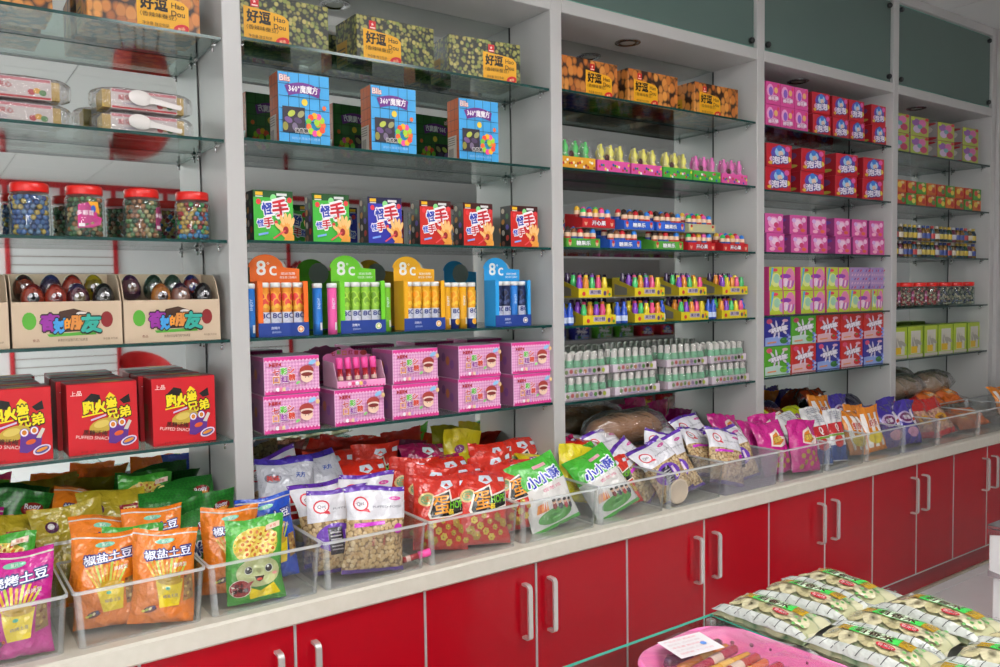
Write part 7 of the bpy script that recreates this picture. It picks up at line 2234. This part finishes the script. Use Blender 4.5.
for k, c in enumerate(sc):
    st = MB().lathe([(0.006, -0.075), (0.0095, -0.068), (0.0095, 0.068), (0.006, 0.075)], 10, M('stick_' + c, c, rough=0.2, coat=0.6))
    st.lathe([(0.0098, -0.012), (0.0098, 0.02)], 10, ink('D8C8B8' if k % 2 else 'E0B85A'), cap=False)
    st.move(Matrix.Rotation(R(90), 4, 'Y'))
    bk.part('candy_stick', st, loc=(0.0, -0.125 + 0.0225 * k, bh - 0.012 + 0.004 * (k % 2)), rot=(0, 0, R((k * 7) % 11 - 5)))
def wrapf(u, v):
    a = 2 * PI * u
    ca, sa = math.cos(a), math.sin(a)
    sq = 1 / max(abs(ca), abs(sa)) ** 0.55
    q = max(v, 0.02)
    return (ca * sq * q * (bw / 2 + 0.006), sa * sq * q * (bd / 2 + 0.006), bh + 0.010 * (1 - q ** 3) + 0.0025 * math.sin(9 * a + 8 * q) * q)
bk.part('clear_wrapper', MB().grid(wrapf, 36, 8, clear('basket_film', 'F6F2F4', gloss=0.25, haze=0.03, rough=0.1)))
P = Print(lambda x, y, o: (x, y, bh + 0.0145 + o))
P.quad([(-0.05, -0.036), (0.052, -0.036), (0.052, 0.036), (-0.05, 0.036)], 'D8D4D6', n=2)
for k in range(5):
    P.text(('产品名称 糖果棒', '配料 白砂糖', '净含量 散装称重', '生产日期 见封口', '保质期 十二个月')[k], -0.004, 0.026 - 0.0125 * k, 0.0065, 'D88A94' if k % 2 == 0 else 'C8AEB4', width=0.075)
P.ellipse(0.026, -0.006, 0.0065, 0.0065, '5A8AD0')
bk.part('paper_label', P.mb, loc=(-0.020, 0.118, 0.0), rot=(R(2), 0, R(-13)))
bk.put((1.190, -1.288, 0.6775), 'pink plastic basket of wrapped candy sticks with a white paper label', rz=R(4))

# ---- white stand with chrome trim at the right edge
ws = empty('white_display_stand', (3.21, -1.15, 0))
tag(ws, 'white display stand with scalloped chrome trim, cut by the right edge', 'display stand')
WSW = M('stand_white', 'DADADA', rough=0.4)
CHROME = M('chrome', 'C8C4C8', rough=0.12, metal=1.0)
obj('apron', MB().box(-0.24, 0.24, -0.24, 0.24, 0.42, 0.585, WSW, ch=0.004), ws)
obj('column', MB().box(-0.228, 0.24, -0.205, 0.232, 0.002, 0.4195, WSW, ch=0.004), ws)
for k in range(4):
    obj('corner_groove', MB().box(-0.2292, -0.2282, -0.16 + 0.1 * k, -0.155 + 0.1 * k, 0.02, 0.40, M('groove_grey', 'A6A6A6', rough=0.6)), ws)
obj('top_trim', MB().box(-0.245, 0.245, -0.245, 0.245, 0.586, 0.600, CHROME, ch=0.003), ws)
def scal(sy):
    mb_ = MB()
    n_ = 8
    for z0, s in ((0.585, -1), (0.42, 1)):
        pts = [(-0.24, z0)]
        for k in range(n_ + 1):
            pts.append((-0.24 + 0.48 * k / n_, z0 + s * (0.010 + 0.012 * abs(math.cos(PI * k / 2)))))
        pts.append((0.24, z0))
        mb_.prism(pts, -0.2425, -0.2405, CHROME, plane='yz')
    return mb_
obj('scalloped_trim', scal(1), ws)
obj('scalloped_trim', scal(1).move(Matrix.Rotation(R(-90), 4, 'Z')), ws)

# ================================================================ goods rack across the aisle, seen only in the mirrors
rk = empty('goods_rack', (5.35, -3.35, 0))
tag(rk, 'white goods rack across the aisle, reflected in the mirrors', 'rack')
for sx in (-1.2, 1.2):
    obj('side_panel', MB().box(sx - 0.02, sx + 0.02, -0.18, 0.18, 0.001, 1.75, WHITE, ch=0.003), rk)
RZ = [0.15, 0.55, 0.95, 1.35]
for z in RZ:
    obj('shelf', MB().box(-1.18, 1.18, -0.17, 0.17, z - 0.02, z, WHITE), rk)
obj('back_panel', MB().box(-1.18, 1.18, -0.179, -0.171, 0.02, 1.74, WHITE), rk)
mix = [(rbox2, 'red cartoon-print gum box'), (fbox, 'pink flower-print box'), (lbox, 'lime and pink flavour box'), (puff, 'red puffed-snack box'), (alm_b, 'almond-print box'), (POP['blue'], 'blue popping-candy box'), (POP['green'], 'green popping-candy box')]
for j, z in enumerate(RZ):
    for i in range(8):
        pr, nm = mix[(i // 2 + j * 2) % 7]
        pr.put((5.35 - 1.02 + 0.292 * i, -3.32, z + 0.001), nm + ' on the mirrored rack, ' + ['lowest', 'second', 'third', 'top'][j] + ' shelf, ' + ORD[i] + ' along', 'boxes on the rack across the aisle', rz=R(180))
